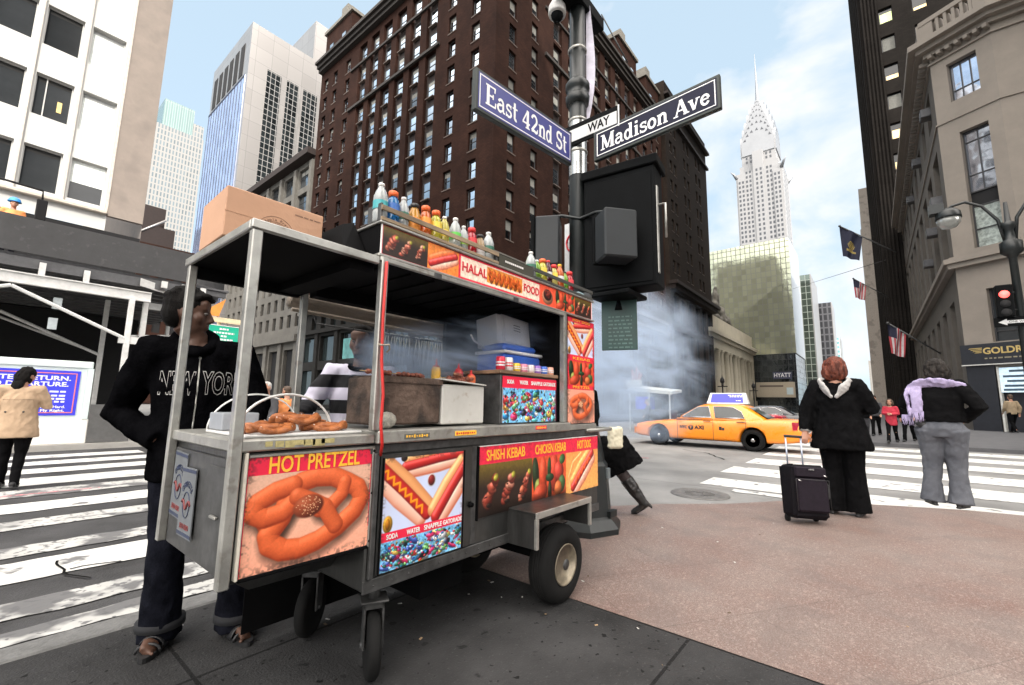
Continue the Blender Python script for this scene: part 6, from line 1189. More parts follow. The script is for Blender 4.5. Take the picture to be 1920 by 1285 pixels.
t = thing('no_turn_sign', 'small tilted no turning sign seen edge on behind the left pedestrian signal', 'sign', (4.3, 2.7, 2.9)); b = MB(); b.box(4.28, 4.3, 2.48, 2.72, 2.75, 3.35, 0); ci = [(4.275, 2.6+.09*math.cos(a_), 3.1+.11*math.sin(a_)) for a_ in np.linspace(0, 6.28, 20)]; b.ring(ci, .012, 5, 1); W(b.build('panel', [mat('sign_white', (.6, .6, .6), .4), m_redp]), t)
t = thing('teal_panel', 'teal notice panel with pale text lines behind the smoke on the pole', 'sign', (4.2, 1.95, 1.8)); b = MB(); Mx = Matrix.Translation((4.12, 2.16, 0)) @ Matrix((Vector((.32, -.95, 0)).normalized(), Vector((.95, .32, 0)).normalized(), Vector((0, 0, 1)))).transposed().to_4x4(); b.bbox(0, .36, 0, .03, 1.78, 2.56, .004, 0, Mx)
for i in range(9):
    x = .07
    while x < .3: q_ = rr.uniform(.02, .06); b.box(x, min(.31, x+q_), -.002, -.0005, 2.12-.04*i, 2.135-.04*i, 1, Mx); x += q_+.015
W(b.build('panel', [mat('teal_paint', (.012, .045, .04), .5, var=.3, scale=4), mat('pale_print', (.06, .12, .11), .5)]), t)
# ------------------------------------------------------------------ lamp post on the far right corner
rt = thing('street_lamp', 'black twin arm street lamp with clear globe in front of the limestone corner', 'street lamp', (21.9, -4.02, 0))
b = MB(); b.lathe([(.28, 0), (.26, .5), (.16, .8), (.13, 1.2), (.10, 6.4), (.16, 6.5), (.28, 6.6), (.28, 6.95), (.15, 7.05), (.12, 7.4), (.2, 7.5), (.2, 7.62), (.08, 7.7), (.05, 8.4)], (21.9, -4.02, 0), 12); W(b.build('shaft', m_pole), rt)
cv = lambda s: [(21.9, -4.02+s*.12, 7.0), (21.9, -4.02+s*.22, 7.8), (21.9, -4.02+s*.55, 8.4), (21.9, -4.02+s*.95, 8.68), (21.9, -4.02+s*1.3, 8.62), (21.9, -4.02+s*1.42, 8.5)]
for s_ in (1, -1): W(MB().ring(cv(s_), .05, 8).build('arm', m_pole), rt)
for s_ in (1, -1):
    c_ = (21.9, -4.02+s_*1.42, 8.1); W(MB().lathe([(.05, .48), (.2, .42), (.34, .28), (.36, .12), (.36, .05)], c_, 16).box(c_[0]-.2, c_[0]+.2, c_[1]+.1, c_[1]+.5, 8.4, 8.75).build('lamp_hood', m_pole), rt); W(MB().lathe([(.34, .05), (.31, -.12), (.2, -.27), (.02, -.33)], c_, 16).build('lamp_globe', mat('lamp_glass', (.35, .36, .34), .15, 0, trans=.3)), rt)
rt = thing('traffic_light', 'traffic light showing red hanging on the far right lamp post', 'traffic light', (21.7, -3.65, 4.7)); W(MB().bbox(21.55, 21.85, -3.85, -3.45, 4.35, 5.45, .03).build('housing', m_dkbox), rt); W(MB().lathe([(.0, -.02), (.12, -.02), (.13, .02)], (21.54, -3.65, 5.12), 20, 0, 'x').build('red_lens', mat('red_light', (1, .07, .06), .4, emit=3)), rt)
b = MB()
for z in (4.8, 4.5): b.lathe([(.0, -.02), (.12, -.02), (.13, .02)], (21.54, -3.65, z), 20, 0, 'x')
W(b.build('dark_lens', m_black), rt); W(MB().ring([(21.8, -3.85, 5.2), (21.9, -4.0, 5.2)], .04, 6).ring([(21.8, -3.85, 4.6), (21.9, -4.0, 4.6)], .04, 6).build('bracket', m_pole), rt)
t = thing('arrow_sign', 'black one way arrow sign below the red traffic light', 'sign', (21.7, -3.85, 4.1)); b = MB(); b.box(21.68, 21.7, -4.35, -3.35, 4.03, 4.35, 0); b.plate([(0, 0), (.2, .11), (.2, .05), (.75, .05), (.75, -.05), (.2, -.05), (.2, -.11)], (21.676, -3.45, 4.19), (0, -1, 0), (0, 0, 1), .003, 1); b.text('ONE WAY', .09, (21.672, -3.92, 4.19), (0, -1, 0), (0, 0, 1), 0, .001, 'CENTER', .45); W(b.build('panel', [m_dkbox, mat('sign_white', (.6, .6, .6), .4)]), t)
for i, (x, z, lb) in enumerate(((30.6, 5.4, 'pale sloping pole above the hair of the woman with the scarf'),)):
    pass
# ------------------------------------------------------------------ flags
m_fb = mat('flag_navy', (.012, .014, .035), .8); m_fr = mat('flag_red', (.35, .04, .05), .8); m_fw = mat('flag_white', (.45, .42, .42), .8); m_fg = mat('flag_gold', (.30, .22, .06), .7)
def flag(lb, root, tip, hang, L, us, axisdrop=.0, sway=.12):
    """a flag hung from the outer part of a sloping pole"""
    root, tip = Vector(root), Vector(tip); t = thing('flag', lb, 'flag', root); W(MB().cyl(root, tip, .05, 8).ell(tip, (.1, .1, .1), 8).build('pole', m_ald), t); d = (root-tip).normalized(); b = MB(); nu, nv = 26, 26; vs = []
    for i in range(nu+1):
        for j in range(nv+1):
            s_, q = i/nu, j/nv; P = tip+d*(L*(.02+.98*s_))+Vector((0, 0, -hang*q*(1-.12*s_)))-d*(q*L*.28*s_)
            P += Vector((math.sin(s_*9+q*3)*sway, math.cos(s_*7+q*2)*sway*.4, 0)); vs.append(P)
    for i in range(nu):
        for j in range(nv):
            k = i*(nv+1)+j; mi = 0
            if us: mi = 0 if (i < nu*.42 and j < nv*.42) or i < 3 and j < nv*.42 else (1 if int(i/nu*9) % 2 == 0 else 2)
            if us == 2: mi = 0 if j < nv*.45 and i < nu*.55 else (1 if int(i/nu*9) % 2 == 0 else 2)
            if not us: mi = 3 if (abs((i/nu-.5)/.24)+abs((j/nv-.52)/.2) < 1 and (i*7+j*5) % 4) or (abs(j/nv-.72) < .03 and abs(i/nu-.5) < .3) else 0
            b.add([vs[k], vs[k+1], vs[k+nv+2], vs[k+nv+1]], [(0, 1, 2, 3)], mi, True)
    W(b.build('cloth', [m_fb, m_fr, m_fw, m_fg]), t)
flag('navy flag with gold emblem high over the right side of the street', (46, -2.3, 13.8), (46, 1.2, 16.9), 2.7, 2.0, 0)
flag('striped flag high over the street below the navy flag', (62, -2.1, 13.3), (62, .8, 15.9), 2.2, 1.5, 1)
flag('striped flag drooping above the head of the woman with the lavender scarf', (40, -3.65, 4.9), (40, -1.15, 7.2), 2.1, 1.25, 1)
flag('striped flag half hidden by the smoke left of the taxi', (29.3, 11.5, 2.6), (29, 13, 4.3), 1.3, 1.2, 1)
# ------------------------------------------------------------------ taxi (local x forward)
m_tx = mat('taxi_yellow', (.86, .25, .006), .28, 0, var=.05, scale=2, coat=.5); m_glz = mat('car_glass', (.018, .024, .026), .05, 0, var=.4, scale=2, spec=.6); m_trim = mat('black_trim', (.015, .015, .016), .5); m_crm = mat('chrome', (.6, .6, .6), .15, .9)
def car(root, paint, detail=True):
    st = [(2.67, .42, .60, .66), (2.62, .33, .67, .80), (2.45, .27, .735, .90), (2.1, .25, .79, .945), (1.6, .24, .845, .965), (1.1, .23, .90, .975), (.2, .23, .93, .98), (-1.0, .23, .955, .98), (-1.7, .24, .985, .965), (-2.2, .27, .99, .94), (-2.52, .33, .965, .89), (-2.64, .38, .92, .82), (-2.68, .46, .85, .74)]
    b = MB(); vs = []; n = 18
    for x, zb, zt, hw in st:
        hf = [(0, zb), (hw*.8, zb), (hw*.95, zb+.06), (hw*.99, zb+.2*(zt-zb)), (hw, zb+.5*(zt-zb)), (hw*.985, zb+.72*(zt-zb)), (hw*.95, zt-.05), (hw*.86, zt), (hw*.45, zt+.022), (0, zt+.028)]
        ring_ = hf+[(-y, z) for y, z in hf[-2:0:-1]]; n = len(ring_); vs += [(x, y, z) for y, z in ring_]
    fs = [(i*n+j, i*n+(j+1) % n, (i+1)*n+(j+1) % n, (i+1)*n+j) for i in range(len(st)-1) for j in range(n)]+[tuple(range(n-1, -1, -1)), tuple((len(st)-1)*n+j for j in range(n))]
    b.add(vs, fs, 0, True); tmp = link('tmpcar', b.mesh('tmpcar', paint)); s_ = tmp.modifiers.new('s', 'SUBSURF'); s_.levels = 2
    cut = MB()
    for x in (1.66, -1.28):
        for s__ in (-1, 1): cut.cyl((x, s__*.62, .36), (x, s__*1.2, .36), .385, 28)
    co = link('tmpcut', cut.mesh('tmpcut', m_trim)); bo = tmp.modifiers.new('b', 'BOOLEAN'); bo.object = co; bo.operation = 'DIFFERENCE'; bo.solver = 'EXACT'
    me = evalmesh(tmp); me.materials.clear(); me.materials.append(paint); me.materials.append(m_trim)
    for p in me.polygons: c_ = p.center; p.material_index = 1 if ((abs(abs(c_.y)-.62) < .02) and abs(p.normal.y) > .9) or c_.z < .27 else 0
    D.objects.remove(tmp); D.objects.remove(co); link('body', me, root)
    # cabin
    rows = [(1.12, -1.72, .885, .93), (.98, -1.62, .872, 1.0), (.42, -1.10, .69, 1.36), (.25, -.98, .62, 1.42), (.0, -.75, .45, 1.455)]
    vs = []; n = 0
    for xf, xr, hw, z in rows:
        c_ = .12; ring_ = [(xf, -hw+c_*1.6), (xf+.03, 0), (xf, hw-c_*1.6), (xf-c_, hw-.02), ((xf+xr)/2, hw), (xr+c_, hw-.02), (xr, hw-c_*1.6), (xr-.02, 0), (xr, -hw+c_*1.6), (xr+c_, -hw+.02), ((xf+xr)/2, -hw), (xf-c_, -hw+.02)]; n = len(ring_); vs += [(x, y, z) for x, y in ring_]
    MB().add(vs, [(i*n+j, i*n+(j+1) % n, (i+1)*n+(j+1) % n, (i+1)*n+j) for i in range(len(rows)-1) for j in range(n)]+[tuple((len(rows)-1)*n+j for j in range(n))], 0, True).build('cabin', paint, root)
    side = lambda z: .892-(z-1.0)*(.872-.69)/.36+.001   # half width of the cabin side at a height
    for s__ in (1, -1):
        for poly in ([(.86, 1.0), (.80, 1.03), (.36, 1.33), (.02, 1.36), (-.10, 1.0)], [(-.22, 1.0), (-.13, 1.36), (-.72, 1.345), (-.98, 1.2), (-1.08, 1.0)]):
            q = [(x, s__*(side(z)), z) for x, z in poly]; MB().add(q, [tuple(range(len(q)))]).build('side_window', m_glz, root)
            fr = MB(); fr.ring(q+[q[0]], .012, 5, 0); fr.build('window_trim', m_crm if s__ == 1 else m_trim, root)
    MB().add([(1.09, -.66, .97), (1.09, .66, .97), (.46, .5, 1.345), (.46, -.5, 1.345)], [(0, 1, 2, 3)]).build('windscreen', m_glz, root); MB().add([(-1.72, -.64, 1.0), (-1.72, .64, 1.0), (-1.14, .5, 1.345), (-1.14, -.5, 1.345)], [(0, 1, 2, 3)]).build('rear_window', m_glz, root)
    for x in (1.66, -1.28):
        for s__ in (1, -1):
            q = MB(); t_ = .1; q.lathe([(.2, -t_*.9), (.22, -t_), (.30, -t_), (.335, -t_*.7), (.335, t_*.7), (.30, t_), (.22, t_), (.2, t_*.9)], (x, s__*.83, .335), 28, 0, 'y'); w_ = q.build('wheel', m_rub, root); q = MB(); q.lathe([(.205, .09*s__), (.19, .06*s__), (.12, .04*s__), (.10, .06*s__), (.0, .06*s__)], (x, s__*.83, .335), 24, 1, 'y')
            for i in range(6): a_ = i*1.047; q.lathe([(.03, .05*s__), (.025, .07*s__)], (x+.14*math.cos(a_), s__*.83, .335+.14*math.sin(a_)), 8, 0, 'y')
            q.lathe([(.07, .05*s__), (.06, .09*s__), (.0, .1*s__)], (x, s__*.83, .335), 14, 0, 'y'); q.build('hubcap', [m_crm, m_trim], w_)
    for s__ in (1, -1):
        MB().add([(-2.34, s__*.925, .93), (-2.60, s__*.84, .93), (-2.66, s__*.79, .70), (-2.35, s__*.945, .70)], [(0, 1, 2, 3)]).box(-2.672, -2.655, min(s__*.45, s__*.8), max(s__*.45, s__*.8), .70, .88).build('tail_light', mat('tail_red', (.35, .015, .035), .2, coat=.6), root)
        MB().add([(2.42, s__*.915, .70), (2.60, s__*.82, .68), (2.655, s__*.7, .60), (2.46, s__*.92, .58)], [(0, 1, 2, 3)]).build('headlight', mat('lamp_lens', (.6, .5, .48), .15), root)
        q = MB(); q.ell((.92, s__*1.0, 1.02), (.07, .1, .065), 10); q.build('mirror', m_trim, root)
        for x in (.02, -.98): MB().bbox(x-.12, x+.12, s__*.985-.02, s__*.985+.02, .865, .895, .01).build('door_handle', m_trim, root)
        MB().box(-2.0, 2.3, s__*.987-.004, s__*.987+.004, .50, .53).build('side_moulding', paint, root) if False else None
        ln = MB()
        for x, z0, z1 in ((.98, .3, .95), (-.16, .27, .96), (-1.12, .6, .97)): ln.box(x-.006, x+.006, s__*.986-.003, s__*.986+.003, z0, z1)
        ln.build('door_gap', m_trim, root)
    MB().bbox(-2.70, -2.66, -.7, .7, .36, .52, .01).build('bumper', paint, root); MB().bbox(2.63, 2.69, -.62, .62, .34, .46, .01).build('bumper', paint, root); MB().bbox(-2.69, -2.672, -.25, .25, .6, .75, .004).build('number_plate', m_wt, root)
rt = thing('taxi_cab', 'yellow taxi with blue roof advert crossing the avenue behind the suitcase', 'taxi', (16.33, 4.26, -.135), rad(90))
car(rt, m_tx)
b = MB(); b.box(.42, 1.0, .976, .983, .0, .01, 0) if False else None
ys = .9825
b.text('NYC', .14, (.78, ys, .66), (-1, 0, 0), (0, 0, 1), 0, .002, 'CENTER', .24, .006); b.lathe([(.0, ys+.004), (.085, ys+.004), (.085, ys)], (.54, 0, .66), 20, 0, 'y'); b.text('T', .13, (.54, ys+.005, .66), (-1, 0, 0), (0, 0, 1), 1, .001, 'CENTER', None, .004); b.text('AXI', .17, (.27, ys, .66), (-1, 0, 0), (0, 0, 1), 0, .002, 'CENTER', .30, .007)
b.box(-.42, -.34, ys-.002, ys+.003, .61, .72, 0); b.box(-.50, -.43, ys-.002, ys+.003, .61, .69, 0)
b.build('lettering_panel', [m_trim, m_tx], rt)
b = MB(); b.add([(.22, -.2, 1.46), (.22, .2, 1.46), (-1.05, .2, 1.46), (-1.05, -.2, 1.46), (.12, -.05, 1.82), (.12, .05, 1.82), (-.98, .05, 1.82), (-.98, -.05, 1.82)], [(0, 1, 5, 4), (1, 2, 6, 5), (2, 3, 7, 6), (3, 0, 4, 7), (4, 5, 6, 7)], 0); dy = -.15/.36
pt = lambda x, z: (x, .2+(z-1.46)*dy+.004, z); b.add([pt(.10, 1.49), pt(-.93, 1.49), pt(-.88, 1.79), pt(.06, 1.79)], [(0, 1, 2, 3)], 1)
for z, x0, x1 in ((1.73, -.45, -.85), (1.68, -.5, -.84), (1.55, -.7, -.82)):
    x = x0
    while x > x1: q_ = rr.uniform(.04, .1); b.add([(x, .206+(z-1.46)*dy, z), (x-q_, .206+(z-1.46)*dy, z), (x-q_, .206+(z+.022-1.46)*dy, z+.022), (x, .206+(z+.022-1.46)*dy, z+.022)], [(0, 1, 2, 3)], 2); x -= q_+.02
b.build('roof_sign', [mat('roof_sign_white', (.65, .68, .68), .4), m_blue, m_wt], rt)
for nm, lb, loc, rz, col in (('parked_car', 'dark car with red stripe waiting behind the taxi tail', (28.5, 5.0, -.135), rad(96), (.03, .03, .035)), ('parked_car', 'red car roof showing above the taxi boot', (26.2, 6.2, -.135), rad(90), (.45, .02, .04)), ('parked_car', 'yellow cab far along the street under the right hand towers', (62, 3.6, -.135), 0, (.8, .3, .02)), ('parked_car', 'dark car far along the street beside the station', (70, 12.5, -.135), 0, (.04, .045, .05))):
    t = thing(nm, lb, 'car', loc, rz); car(t, mat('car_paint_'+str(int(loc[0])), col, .25, .1, var=.05, coat=.5))
# white canopied stall behind the taxi bonnet
rt = thing('street_stall', 'white canopied stall across the avenue in the smoke left of the taxi', 'stall', (23.6, 9.5, 0)); m_can = mat('canopy_white', (.45, .48, .48), .6)
W(MB().add([(23, 10.5, 2.2), (23, 8.1, 1.95), (24.6, 8.1, 2.1), (24.6, 10.5, 2.35), (23, 10.5, 2.0), (23, 8.1, 1.8), (24.6, 8.1, 1.95), (24.6, 10.5, 2.15)], [(0, 1, 2, 3), (4, 7, 6, 5), (0, 4, 5, 1), (1, 5, 6, 2), (2, 6, 7, 3), (3, 7, 4, 0)]).box(23, 23.05, 9.7, 10.6, 2.22, 2.6).build('canopy', m_can), rt)
for y in (8.2, 9.3, 10.4): W(MB().box(23.05, 23.1, y, y+.06, -.13, 1.9).build('post', m_can), rt)
W(MB().bbox(23.1, 24.5, 8.3, 10.3, .25, 1.0, .03).build('counter', m_ss), rt); W(MB().box(23.3, 24.3, 9.5, 10.2, 1.0, 1.7).build('stock', m_blue), rt)
tag(MB().cyl((150, 16.3, 36), (62.3, -2.19, 17.6), .035, 5).build('overhead_cable', m_trim), 'thin cable crossing the sky above the street end', 'cable')
for x, y, lb in ((92, 22.5, 'black globe lamp post before the station columns above the taxi roof'), (118, 22, 'black lamp post before the hotel marquee right of the taxi sign')):
    t = thing('lamp_post', lb, 'lamp post', (x, y, 0)); MB().lathe([(.4, 0), (.3, .8), (.16, 1), (.13, 5.2), (.3, 5.4), (.1, 5.6)], n=10).build('shaft', m_trim, t); MB().lathe([(.2, 5.6), (.42, 6.0), (.38, 6.5), (.1, 6.9), (.03, 7.4)], n=10).build('lantern', m_trim, t); MB().box(-.06, .06, -.9, .9, 5.0, 5.2).build('cross_bar', m_trim, t)
# ------------------------------------------------------------------ suitcase
rt = thing('suitcase', 'black wheeled suitcase standing beside the red-haired woman', 'suitcase', (5.84, .66, 0), rad(-52)); m_nyl = mat('black_nylon', (.006, .005, .007), .7, var=.3, scale=30, bump=.25, spec=.12)
lean = Matrix.Rotation(rad(-7), 4, 'X') @ Matrix.Rotation(rad(3), 4, 'Y')
b = MB(); b.bbox(-.185, .185, -.13, .12, .05, .60, .035, 0, lean); b.build('shell', m_nyl, rt, bevel=.01)
MB().bbox(-.165, .165, -.165, -.131, .47, .58, .015, 0, lean).bbox(-.165, .165, -.175, -.131, .12, .46, .02, 0, lean).build('front_pocket', mat('nylon_plum', (.011, .0075, .0125), .65, var=.3, scale=30, bump=.25, spec=.15), rt, bevel=.006)
b = MB(); b.ring([lean @ Vector(p) for p in ((-.17, -.178, .13), (-.17, -.178, .45), (.17, -.178, .45), (.17, -.178, .13))], .004, 5); b.ring([lean @ Vector(p) for p in ((.188, -.09, .25), (.215, -.09, .28), (.215, -.09, .40), (.188, -.09, .43))], .010, 6); b.build('piping', m_trim, rt)
b = MB(); b.bbox(-.03, .03, -.177, -.1755, .545, .56, .001, 0, lean) ; b.ring([lean @ Vector(p) for p in ((.12, -.18, .50), (.15, -.185, .49))], .006, 5); b.ring([lean @ Vector(p) for p in ((-.15, -.18, .44), (-.12, -.185, .43))], .006, 5); b.build('zip_tag', m_crm, rt)
for s_ in (-1, 1): MB().lathe([(.02, -.018), (.036, -.014), (.036, .014), (.02, .018)], (s_*.15, .07, .036), 14, 0, 'x').build('wheel', m_rub, rt)
b = MB()
for s_ in (-1, 1): b.cyl(lean @ Vector((s_*.085, .10, .58)), lean @ Vector((s_*.085, .10, .90)), .009, 8, 0)
b.bbox(-.10, .10, .085, .115, .90, .93, .008, 1, lean); b.build('pull_handle', [mat('handle_alloy', (.45, .5, .6), .3, .5), m_trim], rt)
# ------------------------------------------------------------------ people
from mathutils.bvhtree import BVHTree
V3 = lambda *a: Vector(a)
m_skin = mat('skin', (.42, .22, .15), .5, var=.12, scale=12, spec=.35); m_skin2 = mat('skin_tan', (.085, .043, .029), .5, var=.15, scale=12, spec=.35)
m_eye = mat('eye_white', (.13, .12, .11), .3); m_iris = mat('iris', (.02, .012, .008), .2); m_lip = mat('lip', (.32, .10, .085), .5)
def hand(mb, w_, d, a, curl=.5, s=1.0):
    """palm, four fingers of unequal length and a thumb; d along the fingers, a towards the thumb"""
    w_, d, a = Vector(w_), Vector(d).normalized(), Vector(a); a = (a-d*a.dot(d)).normalized(); n = a.cross(d)
    mb.ring([w_-d*.03, w_+d*.02*s, w_+d*.06*s, w_+d*.092*s], [(.027*s, .022*s), (.036*s, .018*s), (.041*s, .017*s), (.037*s, .014*s)], 12, 0, True, True, a)
    for i, L in enumerate((.072, .082, .076, .060)):
        r = w_+d*.086*s+a*(.029-.0195*i)*s; P = [r-d*.012, r]; ang = 0; 
        for k, f in enumerate((.45, .32, .23)):
            ang += curl*(.55, .8, .6)[k]; P.append(P[-1]+(d*math.cos(ang)+n*math.sin(ang))*L*f*s)
        mb.ring(P, [.0095*s, .0095*s, .009*s, .008*s, .0065*s], 8)
    r = w_+d*.03*s+a*.03*s; t = (d*.62+a*.75+n*.25*curl).normalized(); mb.ring([r-a*.015, r+t*.02*s, r+t*.05*s, r+t*.05*s+(d*.9+n*.35).normalized()*.032*s], [.014*s, .0125*s, .0105*s, .008*s], 8)
def head(mb, c, R, s=1.0):
    T = lambda x, y, z: Vector(c)+R @ (Vector((x, y, z))*s)
    E = lambda p, r: mb.ell(T(*p), [q*s for q in r], 16, 0, R)
    E((0, -.012, .028), (.077, .097, .098)); E((0, .022, -.045), (.060, .068, .070)); E((0, .062, -.088), (.030, .026, .022)); E((0, .074, .036), (.056, .018, .015)); E((0, .062, .060), (.060, .03, .035))
    for sx in (-1, 1): E((sx*.038, .046, -.018), (.036, .032, .036)); E((sx*.079, -.008, -.004), (.010, .022, .034)); E((sx*.074, .0, -.02), (.012, .018, .02)); E((sx*.012, .098, -.026), (.010, .010, .008))
    mb.ring([T(0, .084, .028), T(0, .097, .004), T(0, .110, -.020), T(0, .094, -.030)], [.009*s, .011*s, .014*s, .009*s], 10); E((0, .080, -.004), (.014, .022, .034)); E((0, .088, -.052), (.024, .010, .0065)); E((0, .087, -.064), (.022, .011, .0075))
def hair_blob(c, R, s, style):
    mb = MB(); T = lambda x, y, z: Vector(c)+R @ (Vector((x, y, z))*s); E = lambda p, r: mb.ell(T(*p), [q*s for q in r], 14, 0, R); r = random.Random(len(style)*7)
    if style == 'short':
        E((0, -.025, .052), (.087, .098, .088)); E((0, -.06, .0), (.078, .06, .08)); E((0, .045, .105), (.06, .045, .025))
        for i in range(46): a, q = r.uniform(0, 6.28), r.uniform(.15, 1.2); E((.08*math.sin(q)*math.cos(a), -.02+.098*math.sin(q)*math.sin(a), .05+.092*math.cos(q)), (.02, .02, .014))
        for i in range(7): E((-.045+.015*i, .075+r.uniform(-.01, .012), .095+r.uniform(-.01, .015)), (.012, .026, .011))
    elif style == 'crop': E((0, .035, .098), (.056, .045, .03)); E((0, -.02, .045), (.081, .097, .088)); E((0, -.05, .0), (.074, .06, .07))
    elif style == 'bob':
        E((0, -.02, .045), (.10, .108, .095)); E((0, -.045, -.03), (.105, .085, .10)); E((0, -.05, -.095), (.112, .075, .065)); E((0, -.01, .085), (.085, .09, .06))
        for i in range(70): a, q = r.uniform(0, 6.28), r.uniform(.9, 2.45); x, y, z = .112*math.sin(q)*math.cos(a), -.035+.1*math.sin(q)*math.sin(a), -.02+.125*math.cos(q); E((x*(1.12 if z < -.05 else 1), min(y, .03), z), (.012, .012, .045))
    elif style == 'long':
        E((0, -.02, .045), (.092, .104, .092)); E((0, -.06, -.04), (.095, .07, .12)); E((0, -.07, -.15), (.085, .05, .10))
        for i in range(40): a, q = r.uniform(2.6, 6.8), r.uniform(.2, 2.3); x, y, z = .095*math.sin(q)*math.cos(a), -.03+.095*math.sin(q)*math.sin(a), -.02+.13*math.cos(q); E((x, min(y, .02), z), (.02, .018, .04))
    return mb
STD = dict(pel=(0, 0, .93), hipL=(-.095, 0, .90), hipR=(.095, 0, .90), knL=(-.10, .02, .49), knR=(.10, .02, .49), anL=(-.10, -.02, .085), anR=(.10, -.02, .085), shL=(-.185, -.01, 1.43), shR=(.185, -.01, 1.43), elL=(-.25, -.03, 1.14), elR=(.25, -.03, 1.14), wrL=(-.25, .06, .90), wrR=(.25, .06, .90), chest=(0, 0, 1.27), neck=(0, -.015, 1.47), hd=(0, .02, 1.63), hyaw=0, hpitch=0, toeL=(-.02, 1), toeR=(.02, 1))
def person(label, loc, rz, H=1.72, J=None, top=None, legs=None, hair=('short', None), skin=None, shoe=None, group=None, vx=.013, bulk=1.0, hipw=1.0, coat=None, wr=.012, seed=1, hands=(.5, .5), bare=False, sleeve=1.0, hem=.86, legr=(.095, .07, .062, .07), pocket='', yoke=None, feet=True):
    j = dict(STD); j.update(J or {}); k = H/1.75; g = lambda n: Vector(j[n])*k
    t = thing('person', label, 'person', loc, rz, group); sk = skin or m_skin
    Rh = (Matrix.Rotation(rad(j['hyaw']), 3, 'Z') @ Matrix.Rotation(rad(j['hpitch']), 3, 'X')); hc = g('hd')
    # body
    b = MB(); head(b, hc, Rh, k); b.ring([g('neck')-V3(0, 0, .06), g('neck')+V3(0, 0, .03), hc+Rh @ V3(0, -.02, -.05)*k], [.065*k, .056*k, .055*k], 12)
    pel, ch, nk = g('pel'), g('chest'), g('neck'); b.ring([pel-V3(0, 0, .08), pel+V3(0, 0, .02), (pel+ch)/2, ch, nk-V3(0, 0, .07), nk], [(.13, .10), (.145, .105), (.12, .09), (.15, .10), (.14, .075), (.06, .055)], 14, 0, True, True, (1, 0, 0))
    for s_ in 'LR':
        b.ring([(nk-V3(0, 0, .09))*.6+g('sh'+s_)*.4, g('sh'+s_), g('el'+s_), g('wr'+s_)], [.05, .052, .04, .027], 10); b.ring([g('hip'+s_)+V3(0, 0, .05), g('hip'+s_), g('kn'+s_), g('an'+s_)], [.08, .085, .055, .042], 10)
        d = (g('wr'+s_)-g('el'+s_)).normalized(); th = V3(-1 if s_ == 'R' else 1, .6, .1); hand(b, g('wr'+s_)+d*.02, d, th, hands[s_ == 'R'], k) if s_ != pocket else hand(b, g('wr'+s_)-d*.06-V3(0, .03, 0), V3(-.8, -.1, -.4), th, .3, k)
        if not feet: continue
        a = g('an'+s_); td = V3(*j['toe'+s_], 0).normalized(); b.ring([a-td*.05-V3(0, 0, .03), a+td*.02-V3(0, 0, .03), a+td*.10-V3(0, 0, .045), a+td*.15-V3(0, 0, .055)], [(.034, .034), (.04, .036), (.043, .026), (.038, .018)], 10)
        if bare:
            sd = V3(-td.y, td.x, 0)*(1 if s_ == 'L' else -1)
            for i in range(5): b.ell(a+td*(.165-.012*i-.002*i*i)+sd*(-.03+.016*i)-V3(0, 0, a.z-.03), (.012-.001*i, .012-.001*i, .010), 8)
    fuse(b, .0075 if vx < .014 else .012, 4).build('body', sk, t)
    e = MB()
    for sx in (-1, 1): e.ell(hc+Rh @ V3(sx*.032, .0755, .012)*k, [.011*k, .011*k, .0075*k], 10, 0); e.ell(hc+Rh @ V3(sx*.032, .0865, .012)*k, [.0055*k, .004*k, .0055*k], 8, 1, Rh); e.ring([hc+Rh @ V3(sx*(.015+.034*q), .086-.012*q, .036+.006*math.sin(q*3.14))*k for q in (0, .33, .66, 1)], [.003, .0045, .004, .002], 6, 1)
    e.build('eyes', [m_eye, m_iris], t)
    q = hair_blob(hc, Rh, k, hair[0]); fuse(q, .009, 1, .006, 30, seed, (1, 1, .2)).build('hair', hair[1], t)
    # trousers
    r0, r1, r2, r3 = [x*k*bulk for x in legr]
    if legs:
        b = MB(); b.ring([pel-V3(0, 0, .10*k), pel-V3(0, .012, .02), pel+V3(0, 0, .10*k)], [(.165*k*bulk*hipw, .125*k*bulk*hipw), (.172*k*bulk*hipw, .135*k*bulk*hipw), (.145*k*bulk, .11*k*bulk)], 16, 0, True, True, (1, 0, 0))
        for s_ in 'LR':
            h_, n_, a_ = g('hip'+s_), g('kn'+s_), g('an'+s_); b.ring([h_+V3(0, -.02, .0), h_*.6+n_*.4, n_, n_*.5+a_*.5, a_-V3(0, 0, .045)], [r0*1.12*hipw, r0, r1, r2, r3], 14)
            b.ell(h_+V3(0, -.045*hipw, .0), (.088*k*bulk*hipw, .085*k*bulk*hipw, .10*k), 12)
        fuse(b, vx, 4, wr*.8, 11, seed+3, (1, 1, .6)).build('trousers', legs, t)
    if shoe:
        for s_ in 'LR':
            b = MB(); a = g('an'+s_); td = V3(*j['toe'+s_], 0).normalized(); z0 = a.z-.085*k+.012
            P = lambda y, z: V3(a.x, a.y, z0+z)+td*y; b.ring([P(-.085, .035), P(-.05, .04), P(.02, .045), P(.10, .03), P(.165, .022), P(.19, .018)], [(.02, .025), (.038, .04), (.04, .042), (.045, .03), (.036, .02), (.012, .01)], 12, 0, True, True, (-td.y, td.x, 0)); b.ring([P(-.09, .0), P(.02, 0), P(.12, 0), P(.19, .002)], [(.03, .012), (.04, .012), (.045, .012), (.02, .01)], 10, 0, True, True, (-td.y, td.x, 0))
            fuse(b, .008, 2).build('shoe', shoe, t)
